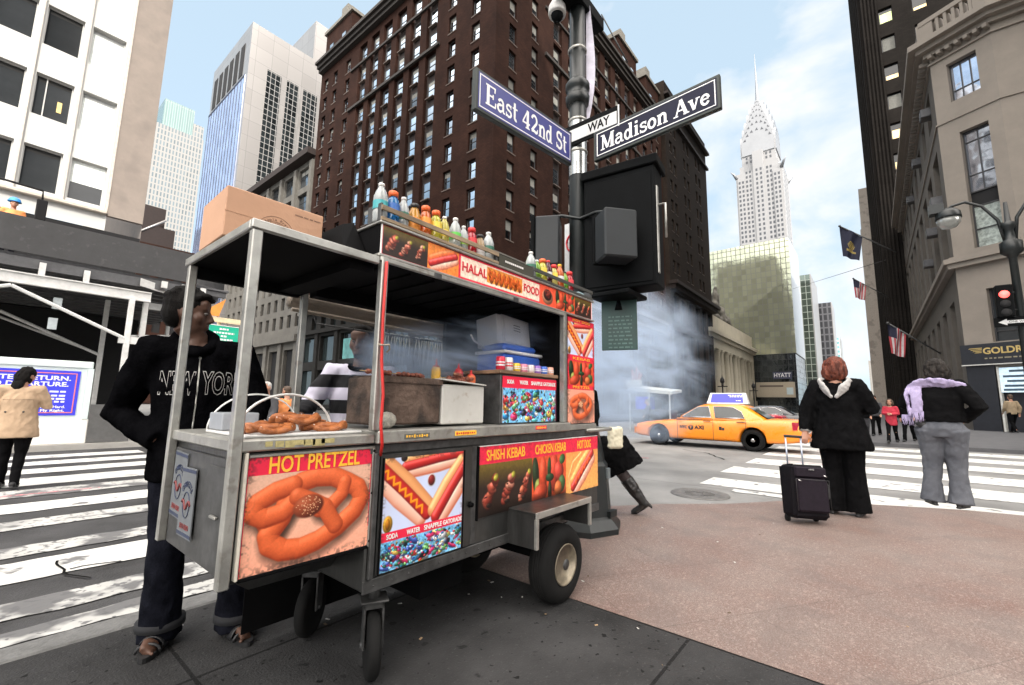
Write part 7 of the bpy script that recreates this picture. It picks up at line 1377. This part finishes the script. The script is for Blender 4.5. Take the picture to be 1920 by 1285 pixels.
    # jacket or jumper
    if top:
        b = MB(); hz = hem*k; w0 = (coat or 1.0)
        b.ring([V3(pel.x, pel.y, hz), V3(pel.x, pel.y, hz+.02), (pel+ch)*.5+V3(0, 0, .02), ch, nk-V3(0, 0, .075*k), nk-V3(0, 0, .02)], [(.19*k*bulk*w0, .15*k*bulk*w0), (.192*k*bulk*w0, .152*k*bulk*w0), (.182*k*bulk, .142*k*bulk), (.195*k*bulk, .145*k*bulk), (.15*k*bulk, .10*k), (.075*k, .07*k)], 18, 0, True, True, (1, 0, 0))
        for s_ in 'LR':
            sh, el, wr_ = g('sh'+s_), g('el'+s_), g('wr'+s_); q = sleeve*k*bulk
            b.ring([nk*.55+sh*.45-V3(0, 0, .05), sh-V3(0, 0, .012), sh*.5+el*.5, el, el*.4+wr_*.6, wr_], [.075*q, .078*q, .068*q, .060*q, .052*q, .045*q], 14); b.ell(sh-V3(0, 0, .015), (.072*q, .075*q, .068*q), 12)
        R_ = fuse(b, vx, 5, wr*.8, 11, seed, (1, 1, .6)); bvh = BVHTree.FromPolygons([Vector(v) for v in R_.v], R_.f); R_.build(yoke or 'jacket', top, t); t['_h'] = 0; del t['_h']
        return t, g, bvh, Rh, hc
    return t, g, None, Rh, hc
def hugging(mb, bvh, direction, off):
    """drop every vertex of mb along direction onto the cloth"""
    d = Vector(direction).normalized()
    for i, v in enumerate(mb.v):
        h, n_, _, _ = bvh.ray_cast(Vector(v)-d*1.0, d)
        if h is not None: mb.v[i] = tuple(h-d*off)
    return mb
def drape(bvh, loop, n, off, width, cx_=None):
    pass
# man in the hoodie behind the pretzel box
m_hood = mat('black_fleece', (.0032, .0032, .0038), .95, var=.4, scale=14, spec=.0, bump=.3); m_jean = mat('dark_denim', (.0045, .005, .008), .9, var=.5, scale=5, spec=.03, tint=(.013, .014, .021), bump=.3, bscale=120); m_hair = mat('black_hair', (.005, .0042, .0038), .8, var=.5, scale=40, bump=.6, spec=.15)
t, g, bvh, Rh, hc = person('man in a black New York hoodie standing behind the pretzel box', (.86, 2.78, 0), rad(163), 1.76, dict(pel=(.07, 0, .94), hipL=(-.03, 0, .91), hipR=(.16, 0, .91), chest=(.095, 0, 1.28), neck=(.125, -.01, 1.505), shR=(.288, -.01, 1.465), shL=(-.082, -.01, 1.465), elR=(.412, -.12, 1.13), wrR=(.225, .095, 1.00), elL=(-.185, .05, 1.18), wrL=(-.16, .27, 1.07), knR=(.145, .03, .50), anR=(.135, -.04, .085), knL=(-.14, .06, .5), anL=(-.185, .05, .085), toeR=(.25, 1), toeL=(-.3, 1), hyaw=86, hpitch=-4, hd=(.165, .015, 1.65)), m_hood, m_jean, ('short', m_hair), m_skin2, None, bulk=1.03, vx=.0115, wr=.012, bare=True, sleeve=1.18, hem=.80, legr=(.09, .075, .078, .092), seed=4, yoke='hoodie', hands=(.5, 1.6), pocket='R')
b = MB(); b.text('NEW', .16, (.178, .6, 1.285), (-1, 0, 0), (0, 0, 1), 0, .001, 'CENTER', .15, .004, outline=.0022); b.text('YORK', .16, (-.02, .6, 1.29), (-1, 0, 0), (0, 0, 1), 0, .001, 'CENTER', .19, .004, outline=.0022); hugging(b, bvh, (0, -1, 0), .004)
m_stitch = mat('letter_stitch', (.40, .39, .38), .8); hd_ = [c for c in t.children if c.name.startswith('hoodie')][0]; b.build('lettering', m_stitch, t)
b = MB()
zs = [.83+.03*i for i in range(22)]; pts = []
for z in zs: pts.append((.092+.004*math.sin(z*9), .6, z))
b.ring(pts, .0035, 5); b.box(.086, .098, .6, .604, 1.42, 1.47); hugging(b, bvh, (0, -1, 0), .004); b.build('zip', m_al, t)
b = MB(); nk = g('neck'); b.ring([nk+V3(.085*math.cos(a_), .01+.085*math.sin(a_), -.0-.06*max(0, math.sin(a_))+.045*max(0, -math.sin(a_))) for a_ in np.linspace(0, 6.283, 26)], [.032+.022*max(0, -math.sin(a_)) for a_ in np.linspace(0, 6.283, 26)], 10); b.ell(nk+V3(0, -.12, -.06), (.13, .06, .10), 14)
fuse(b, .011, 3, .008, 12, 3).build('hood', m_hood, t)
for s_ in 'LR':
    a = g('an'+s_); b = MB(); b.ring([V3(a.x, a.y, .085), V3(a.x, a.y, .12)], [.104, .103], 18, 0); b.build('trouser_cuff', mat('denim_cuff', (.009, .0095, .012), .9, var=.3, scale=40), t)
    td = V3(*(dict(R=(.25, 1), L=(-.3, 1))[s_]), 0).normalized(); sd = V3(-td.y, td.x, 0); b = MB(); M_ = Matrix.Translation(V3(a.x, a.y, 0)) @ Matrix((sd, td, V3(0, 0, 1))).transposed().to_4x4()
    ol = [(.045*math.cos(q)*(1 if math.sin(q) > 0 else .85), .055+.135*math.sin(q)) for q in np.linspace(0, 6.2, 26)]; b.add([M_ @ V3(x, y, .002) for x, y in ol]+[M_ @ V3(x, y, .024) for x, y in ol], [tuple(range(26)), tuple(range(51, 25, -1))]+[(i, (i+1) % 26, 26+(i+1) % 26, 26+i) for i in range(26)])
    b.ring([M_ @ V3(.052*math.cos(q), .07, .02+.058*math.sin(q)) for q in np.linspace(0, 3.14, 12)], [(.004, .034)]*12, 8, 0, True, True, (0, 0, 1)); b.ring([M_ @ V3(.05*math.cos(q), .125, .02+.038*math.sin(q)) for q in np.linspace(0, 3.14, 10)], .007, 6); b.build('sandal', m_trim, t)
# street vendor
def stripes(name, a, c, period, off, duty=.5):
    m = D.materials.new(name); m.use_nodes = True; tr = m.node_tree; n = tr.nodes; p = n['Principled BSDF']; tcn = n.new('ShaderNodeTexCoord'); s_ = n.new('ShaderNodeSeparateXYZ'); tr.links.new(tcn.outputs['Object'], s_.inputs[0]); x = n.new('ShaderNodeMath'); x.operation = 'MULTIPLY_ADD'; x.inputs[1].default_value = 1/period; x.inputs[2].default_value = off; tr.links.new(s_.outputs['Z'], x.inputs[0])
    f = n.new('ShaderNodeMath'); f.operation = 'FRACT'; tr.links.new(x.outputs[0], f.inputs[0]); r = n.new('ShaderNodeMath'); r.operation = 'GREATER_THAN'; r.inputs[1].default_value = duty; tr.links.new(f.outputs[0], r.inputs[0]); k = n.new('ShaderNodeMix'); k.data_type = 'RGBA'; k.inputs['A'].default_value = (*a, 1); k.inputs['B'].default_value = (*c, 1); tr.links.new(r.outputs[0], k.inputs['Factor']); tr.links.new(k.outputs['Result'], p.inputs['Base Color']); p.inputs['Roughness'].default_value = .85; p.inputs['Specular IOR Level'].default_value = .2; return m
t, g, bvh, Rh, hc = person('street vendor in a black and white striped shirt working behind the grill', (1.74, 2.80, 0), rad(140), 1.74, dict(shR=(.19, .0, 1.43), elR=(.30, .10, 1.20), wrR=(.30, .33, 1.13), shL=(-.19, .02, 1.42), elL=(-.25, .10, 1.15), wrL=(-.14, .28, 1.12), hyaw=-12, hpitch=-8, hd=(0, .05, 1.63), neck=(0, .01, 1.47)), stripes('striped_jersey', (.012, .012, .014), (.50, .48, .58), .172, .42, .52), m_jean, ('crop', m_hair), m_skin2, m_trim, vx=.0115, bulk=1.05, wr=.014, seed=6, yoke='striped_shirt')
b = MB(); nk = g('neck'); b.ring([nk+V3(.075*math.cos(a_), .012+.075*math.sin(a_), .0-.03*max(0, math.sin(a_))) for a_ in np.linspace(0, 6.283, 24)], .016, 8); b.box(-.018, .018, .6, .604, 1.26, 1.44); b2 = MB(); b2.v = b.v; b.build('collar', m_hood, t) if False else None
b = MB(); b.ring([nk+V3(.075*math.cos(a_), .012+.075*math.sin(a_), -.03*max(0, math.sin(a_))) for a_ in np.linspace(0, 6.283, 24)], .017, 8); b.build('collar', m_hood, t)
b = MB()
for k in range(9): b.box(-.05, .05, .6, .602, .95+.05*k, .995+.05*k)
hugging(b, bvh, (0, -1, 0), .008); b.build('apron', m_hood, t)
b = MB(); b.ell(hc+Rh @ V3(0, .085, -.05), (.026, .008, .006), 8, 0, Rh); b.ell(hc+Rh @ V3(0, .07, -.09), (.035, .03, .02), 10, 0, Rh); b.build('beard', m_hair, t)
# red-haired woman with the black coat
m_coat = mat('black_wool', (.0055, .0055, .006), .95, var=.4, scale=9, spec=.03, bump=.3); m_pant = mat('black_trousers', (.0045, .0045, .005), .9, spec=.05, var=.3, scale=8); m_red = mat('red_hair', (.045, .012, .009), .55, spec=.25, var=.5, scale=34, tint=(.22, .06, .034), bump=.9, bscale=60, stretch=(1, 1, .14))
t, g, bvh, Rh, hc = person('red-haired woman in a black coat with pale collar holding the suitcase handle', (6.62, .34, 0), rad(-97), 1.84, dict(shL=(-.175, 0, 1.42), elL=(-.29, -.06, 1.14), wrL=(-.30, -.16, .90), shR=(.175, 0, 1.42), elR=(.29, .02, 1.17), wrR=(.14, .25, 1.18), hd=(-.0, .03, 1.62), hyaw=-10, hpitch=-6, knL=(-.10, .02, .49), anL=(-.12, -.02, .085), anR=(.11, .02, .085)), m_coat, m_pant, ('bob', m_red), m_skin, m_trim, vx=.013, bulk=1.18, hipw=1.05, coat=1.32, hem=.71, wr=.018, seed=9, sleeve=1.2, legr=(.10, .08, .085, .10), hands=(1.1, .9), yoke='coat')
m_col = mat('pale_knit', (.42, .41, .40), .9, var=.15, scale=20, bump=.3)
def cloth_strip(pts, widths, thick=.012, vx=.010, wr=.008, seed=1, ref=(0, 0, 1)): q = MB(); q.ring(pts, [(w_, thick) for w_ in widths], 12, 0, True, True, ref); return q
nk = g('neck'); b = MB()
for s_ in (-1, 1): b.ring([nk+V3(s_*.02, .09, .0), nk+V3(s_*.10, .03, .015), nk+V3(s_*.15, -.06, -.02), nk+V3(s_*.09, -.15, -.09), nk+V3(s_*.015, -.185, -.20)], [(.03, .02), (.05, .024), (.065, .028), (.06, .024), (.02, .014)], 12, 0, True, True, (0, -.3, 1))
fuse(b, .010, 3, .010, 14, 2).build('collar', m_col, t)
b = MB()
for s_, e_, w_ in (('L', g('elL'), g('wrL')),): d = (w_-e_).normalized(); b.ring([w_-d*.05, w_+d*.005], [.056, .054], 14)
b.build('cuff', m_col, t)
# woman with the lavender scarf
m_swt = mat('black_sweater', (.006, .006, .0065), .9, spec=.04, var=.3, scale=12, stretch=(.4, .4, 2.5), bump=.3); m_gj = mat('grey_jeans', (.085, .09, .105), .9, spec=.1, var=.15, scale=2.5, tint=(.135, .142, .16), bump=.2, bscale=120); m_dkh = mat('dark_hair', (.006, .005, .0045), .6, var=.5, scale=34, tint=(.030, .024, .020), spec=.2, bump=.9, bscale=60, stretch=(1, 1, .14)); m_lav = mat('lavender_knit', (.42, .36, .56), .9, var=.12, scale=14, bump=.35)
t, g, bvh, Rh, hc = person('woman in grey jeans and black sweater with a lavender scarf seen from behind', (8.12, -.66, 0), rad(-100), 1.90, dict(shL=(-.18, 0, 1.42), elL=(-.31, -.03, 1.20), wrL=(-.17, .14, 1.08), shR=(.18, 0, 1.42), elR=(.345, -.06, 1.17), wrR=(.19, .12, 1.02), hd=(-.0, .05, 1.62), neck=(0, .0, 1.47), hyaw=20, hpitch=-14, knL=(-.115, .03, .50), anL=(-.145, -.01, .085), knR=(.10, .02, .50), anR=(.10, -.03, .085), toeL=(-.5, 1), toeR=(.3, 1)), m_swt, m_gj, ('bob', m_dkh), m_skin, m_trim, vx=.013, bulk=1.16, hipw=1.13, hem=.99, wr=.014, seed=12, sleeve=1.12, legr=(.105, .082, .075, .10), hands=(.9, .9), yoke='sweater')
nk = g('neck'); b = MB(); b.ring([nk+V3(.285, .02, -.155), nk+V3(.235, -.06, -.075), nk+V3(.12, -.125, -.035), nk+V3(0, -.135, -.01), nk+V3(-.12, -.12, -.02), nk+V3(-.225, -.075, -.075), nk+V3(-.285, -.075, -.19), nk+V3(-.29, -.09, -.34), nk+V3(-.275, -.10, -.47)], [(.03, .02), (.065, .022), (.075, .024), (.075, .026), (.08, .026), (.095, .026), (.105, .024), (.095, .02), (.085, .016)], 14, 0, True, True, (0, -.8, 1)); b.ring([nk+V3(-.20, -.10, -.03), nk+V3(-.20, -.15, -.14), nk+V3(-.19, -.155, -.30), nk+V3(-.20, -.15, -.42)], [(.06, .02), (.065, .022), (.06, .02), (.055, .014)], 12, 0, True, True, (1, 0, 0)); b.ring([nk+V3(.14, .06, -.01), nk+V3(0, .10, .0), nk+V3(-.14, .06, .0)], [.045, .05, .045], 12)
fuse(b, .011, 3, .016, 13, 5, (1, 1, .5)).build('scarf', m_lav, t)
b = MB(); r = random.Random(8)
for i in range(22): x = -.36+.0105*i; y = -.115 if i < 11 else -.155; z = -.46 if i < 11 else -.41; b.ring([nk+V3(x, y, z+.02), nk+V3(x+r.uniform(-.01, .01), y, z-.05), nk+V3(x+r.uniform(-.015, .015), y-.005, z-.10-r.uniform(0, .03))], [.005, .006, .003], 5)
b.build('fringe', m_lav, t)
b = MB(); b.ell(g('pel')+V3(-.17, -.12, .02), (.06, .03, .05), 10); b.ring([g('pel')+V3(-.30, -.04, .05), g('pel')+V3(-.22, -.13, .03), g('pel')+V3(-.12, -.15, .09)], .012, 8); fuse(b, .01, 2).build('waist_bag', m_trim, t)
b = MB()
for s_ in (-1, 1):
    ol = [(s_*(.05+.075*x), y) for x, y in ((0, 0), (1, 0), (1, -.09), (.5, -.12), (0, -.09))]; P = [V3(x, -.8, g('pel').z-.03+y) for x, y in ol]; b.ring(P+[P[0]], .0025, 4)
b.build('pocket_seam', mat('seam_grey', (.07, .072, .08), .9), t) if False else None
# woman in the tan coat at the far left
m_tan = mat('tan_trench', (.42, .30, .20), .85, spec=.2, var=.12, scale=6, bump=.2)
t, g, bvh, Rh, hc = person('woman in a tan trench coat walking away over the left crosswalk', (.50, 9.86, -.13), rad(-14), 1.76, dict(elR=(.29, .02, 1.17), wrR=(.20, .22, 1.26), elL=(-.29, -.02, 1.15), wrL=(-.26, .12, .95), hd=(.02, .05, 1.62), hyaw=-35, hpitch=-18, knR=(.09, .0, .49), anR=(.09, -.13, .10), knL=(-.09, .10, .5), anL=(-.10, .12, .085)), m_tan, m_pant, ('long', m_hair), m_skin, m_trim, vx=.014, bulk=1.08, coat=1.22, hem=.72, wr=.014, seed=14, legr=(.09, .062, .055, .05), hands=(.6, 1.0), yoke='trench_coat')
b = MB(); P = [(.6*math.cos(a_), .6*math.sin(a_), 1.10) for a_ in np.linspace(0, 6.283, 40)]
for a_ in np.linspace(0, 6.283, 40, endpoint=False):
    h, n_, _, _ = bvh.ray_cast(V3(.7*math.cos(a_), .7*math.sin(a_), 1.10), V3(-math.cos(a_), -math.sin(a_), 0))
q = [(-.16+.02*i, -.6, 1.28) for i in range(17)]; b.ring(q, .006, 5); b.box(-.19, .19, -.6, -.59, 1.08, 1.115); hugging(b, bvh, (0, 1, 0), .006)
for x in (-.10, .08): b.ell((x, -.165, 1.10), (.014, .01, .014), 8, 1)
b.build('coat_belt', [mat('tan_trim', (.33, .23, .15), .85), m_trim], t)
# striding woman mostly hidden by the cart: only her trailing leg shows
m_lea = mat('black_leather', (.012, .011, .011), .35, var=.3, scale=10); m_tight = mat('dark_tights', (.03, .018, .018), .7, var=.3, scale=14)
t, g, bvh, Rh, hc = person('woman in black skirt and high heeled boots striding past behind the cart', (4.62, 2.64, 0), rad(8), 1.66, dict(hipR=(.09, -.02, .88), knR=(.16, -.37, .50), anR=(.24, -.60, .17), knL=(-.09, .32, .56), anL=(-.10, .36, .09), toeR=(-.12, .9), hd=(-.03, .08, 1.61), neck=(-.02, .05, 1.46)), m_coat, None, ('bob', m_dkh), m_skin, None, vx=.014, hem=.80, seed=16, wr=.012, coat=1.05, yoke='coat', feet=False)
b = MB()
for s_ in 'LR': h_, n_, a_ = g('hip'+s_), g('kn'+s_), g('an'+s_); b.ring([h_, h_*.5+n_*.5, n_, n_*.6+a_*.4], [.098, .088, .07, .066], 12)
fuse(b, .012, 3).build('tights', m_tight, t)
b = MB(); pel = g('pel'); kR, kL = g('knR'), g('knL'); b.ring([pel+V3(0, 0, .05), pel-V3(0, 0, .10), (pel*.35+(kR+kL)*.325), V3(.17, -.24, .58), V3(.20, -.30, .45)], [(.16, .12), (.185, .19), (.20, .28), (.19, .34), (.17, .34)], 18, 0, True, True, (1, 0, 0)); fuse(b, .014, 3, .018, 10, 4).build('skirt', m_coat, t)
for s_ in 'LR':
    n_, a_ = g('kn'+s_), g('an'+s_); b = MB(); td = V3(-.1, .72, -.62).normalized() if s_ == 'R' else V3(-.1, 1, -.05).normalized(); dn = (a_-n_).normalized(); heel = a_+dn*.055; b.ring([n_*.72+a_*.28, n_*.4+a_*.6, a_-dn*.02, heel], [.075, .072, .055, .048], 14); b.ring([heel-td*.02, heel+td*.06, heel+td*.125+V3(0, .012, 0), heel+td*.16+V3(0, .03, 0)], [(.04, .042), (.04, .035), (.038, .028), (.024, .016)], 12); q = (dn*.3-td*.15).normalized() if s_ == 'R' else V3(0, 0, -1)
    hb = heel-td*.03; b.ring([hb, hb+(V3(0, -.75, -.55) if s_ == 'R' else V3(0, 0, -1)).normalized()*.075], [.026, .013], 10); fuse(b, .008, 2, .006, 16, 2).build('boot', m_lea, t)
b = MB(); Mx = Matrix.Translation((4.13, 2.03, .79)) @ Matrix.Rotation(rad(-30), 4, 'Z'); b.bbox(-.085, .085, -.03, .03, 0, .215, .02, 0, Mx); tag(fuse(b, .009, 3, .012, 14, 3).build('cloth_bag', mat('cream_cloth', (.62, .58, .44), .8, var=.1, scale=9)), 'cream cloth bag hanging from the push bar beside the pole base', 'bag')
# walkers beyond
m_rj = mat('red_jacket', (.38, .03, .05), .8, spec=.2, var=.15); m_gry = mat('grey_coat', (.06, .06, .065), .9, spec=.2); m_bei = mat('beige_jacket', (.26, .2, .13), .9, spec=.2); m_brn = mat('brown_hair', (.06, .035, .02), .6, var=.3, scale=20); m_whh = mat('white_hair', (.45, .44, .42), .7, var=.2, scale=20); m_vest = mat('orange_vest', (.75, .26, .08), .7, var=.1)
WALK = dict(knR=(.09, .16, .50), anR=(.09, .30, .10), knL=(-.09, -.04, .49), anL=(-.09, -.30, .13), elR=(.25, -.10, 1.15), wrR=(.24, -.05, .92), elL=(-.25, .02, 1.15), wrL=(-.22, .18, .95)); FOLD = dict(WALK); FOLD.update(elR=(.24, .02, 1.17), wrR=(.05, .22, 1.18), elL=(-.24, .02, 1.17), wrL=(-.05, .22, 1.14))
def walker(lb, loc, rz, H, J, top, legs, hr, sd, **k): return person(lb, loc, rad(rz), H, J, top, legs, hr, m_skin, m_trim, vx=.02, seed=sd, **k)
walker('pedestrian in a red jacket with folded arms crossing beyond the women', (21.8, -.45, 0), 80, 1.60, FOLD, m_rj, m_pant, ('bob', m_brn), 21, hem=.70)
walker('pedestrian in a black coat walking beside the red jacket', (22.6, -.95, .02), 75, 1.68, WALK, m_coat, m_pant, ('crop', m_brn), 22, hem=.72)
walker('pedestrian in dark grey half hidden behind the red jacket', (24.4, .0, .1), 85, 1.68, WALK, m_gry, m_pant, ('short', m_hair), 23)
walker('pedestrian in a black jacket near the woman in the black coat', (23.2, .35, .06), 95, 1.62, WALK, m_coat, m_gry, ('bob', m_dkh), 24)
walker('man in a beige and dark jacket walking past the gold shop door', (28.3, -4.55, .31), -70, 1.62, WALK, m_bei, m_pant, ('short', m_brn), 25)
walker('white-haired man in a dark jacket beyond the pretzel arch', (3.72, 9.3, -.13), 120, 1.68, WALK, m_gry, m_pant, ('crop', m_whh), 26, bulk=1.1)
t, g, bvh, Rh, hc = walker('worker in an orange vest with his back turned beyond the cart', (4.25, 9.6, -.13), 10, 1.62, WALK, m_vest, m_pant, ('crop', m_brn), 27)
b = MB(); b.box(-.14, -.09, -.6, -.59, .9, 1.42); b.box(.09, .14, -.6, -.59, .9, 1.42); b.box(-.2, .2, -.6, -.59, 1.0, 1.05); hugging(b, bvh, (0, 1, 0), .006); b.build('vest_band', m_hood, t)
walker('pedestrian in dark clothes near the white stall in the smoke', (20.3, 8.3, -.13), 30, 1.62, WALK, m_gry, m_pant, ('short', m_brn), 28)
t, g, bvh, Rh, hc = walker('worker in a blue hard hat standing on top of the sidewalk shed', (.18, 17.6, 4.81), 180, 1.62, {}, m_vest, m_jean, ('crop', m_brn), 29)
b = MB(); b.lathe([(.135, .03), (.13, .04), (.12, .07), (.10, .12), (.06, .15), (.0, .165)], hc+V3(0, -.01, .02), 18); b.build('hard_hat', mat('hat_blue', (.02, .22, .60), .4), t)
# ------------------------------------------------------------------ smoke
def smoke(name, lab, x0, x1, y0, y1, z0, z1, line, rad_, dens, col, sc, lo, hi, wob=.25):
    """drifting smoke; line = centre (y, z) and slopes over x, rad_ = radius at x0 and its growth"""
    m = D.materials.new(name+'_air'); m.use_nodes = True; tr = m.node_tree; n = tr.nodes; n.clear(); l = tr.links; o = n.new('ShaderNodeOutputMaterial'); v = n.new('ShaderNodeVolumePrincipled'); l.new(v.outputs[0], o.inputs['Volume']); v.inputs['Color'].default_value = (*col, 1); v.inputs['Anisotropy'].default_value = .2
    c = n.new('ShaderNodeTexCoord'); s_ = n.new('ShaderNodeSeparateXYZ'); l.new(c.outputs['Object'], s_.inputs[0])
    def mth(op, a, b_=None, c_=None):
        q = n.new('ShaderNodeMath'); q.operation = op
        for i, x in enumerate((a, b_, c_)):
            if x is None: continue
            if isinstance(x, (int, float)): q.inputs[i].default_value = x
            else: l.new(x, q.inputs[i])
        return q.outputs[0]
    nz1 = n.new('ShaderNodeTexNoise'); nz1.inputs['Scale'].default_value = .8*sc; nz1.inputs['Detail'].default_value = 2; l.new(c.outputs['Object'], nz1.inputs['Vector']); w_ = mth('MULTIPLY_ADD', nz1.outputs['Fac'], wob*2, -wob)
    dx = mth('SUBTRACT', s_.outputs['X'], x0); yc = mth('MULTIPLY_ADD', dx, line[2], line[0]); zc = mth('MULTIPLY_ADD', dx, line[3], line[1]); r = mth('MULTIPLY_ADD', dx, rad_[1], rad_[0])
    a = mth('DIVIDE', mth('ADD', mth('SUBTRACT', s_.outputs['Y'], yc), w_), r); b_ = mth('DIVIDE', mth('ADD', mth('SUBTRACT', s_.outputs['Z'], zc), w_), r); d2 = mth('ADD', mth('MULTIPLY', a, a), mth('MULTIPLY', b_, b_)); mask = mth('MAXIMUM', mth('SUBTRACT', 1.0, d2), 0.0)
    e1 = mth('MINIMUM', mth('MULTIPLY', dx, 6.0), 1.0); e2 = mth('MINIMUM', mth('MULTIPLY', mth('SUBTRACT', x1, s_.outputs['X']), .6), 1.0); mask = mth('MULTIPLY', mask, mth('MULTIPLY', mth('MAXIMUM', e1, 0.0), mth('MAXIMUM', e2, 0.0)))
    nz2 = n.new('ShaderNodeTexNoise'); nz2.inputs['Scale'].default_value = 2.2*sc; nz2.inputs['Detail'].default_value = 5; nz2.inputs['Distortion'].default_value = .8; mpp = n.new('ShaderNodeMapping'); mpp.inputs['Scale'].default_value = (.28, 1.15, 1.2); l.new(c.outputs['Object'], mpp.inputs[0]); l.new(mpp.outputs[0], nz2.inputs['Vector'])
    q = n.new('ShaderNodeMapRange'); q.inputs['From Min'].default_value = lo; q.inputs['From Max'].default_value = hi; l.new(nz2.outputs['Fac'], q.inputs['Value'])
    l.new(mth('MULTIPLY', mth('MULTIPLY', mask, q.outputs[0]), dens), v.inputs['Density'])
    o_ = MB().box(x0, x1, y0, y1, z0, z1).build(name, m); o_['kind'] = 'stuff'; o_['label'] = lab; return o_
smoke('smoke', 'thin blue smoke rising off the grill', 1.22, 2.72, 1.80, 2.42, 1.345, 1.86, (2.05, 1.42, .02, .14), (.15, .13), 26.0, (.62, .76, .97), 3.2, .45, .72, .06)
smoke('smoke', 'blue smoke drifting from the cart over the avenue', 3.26, 11.5, .6, 8.0, .5, 5.2, (2.5, 1.72, .30, .07), (.6, .22), 1.3, (.66, .79, .98), .9, .42, .72, .35)
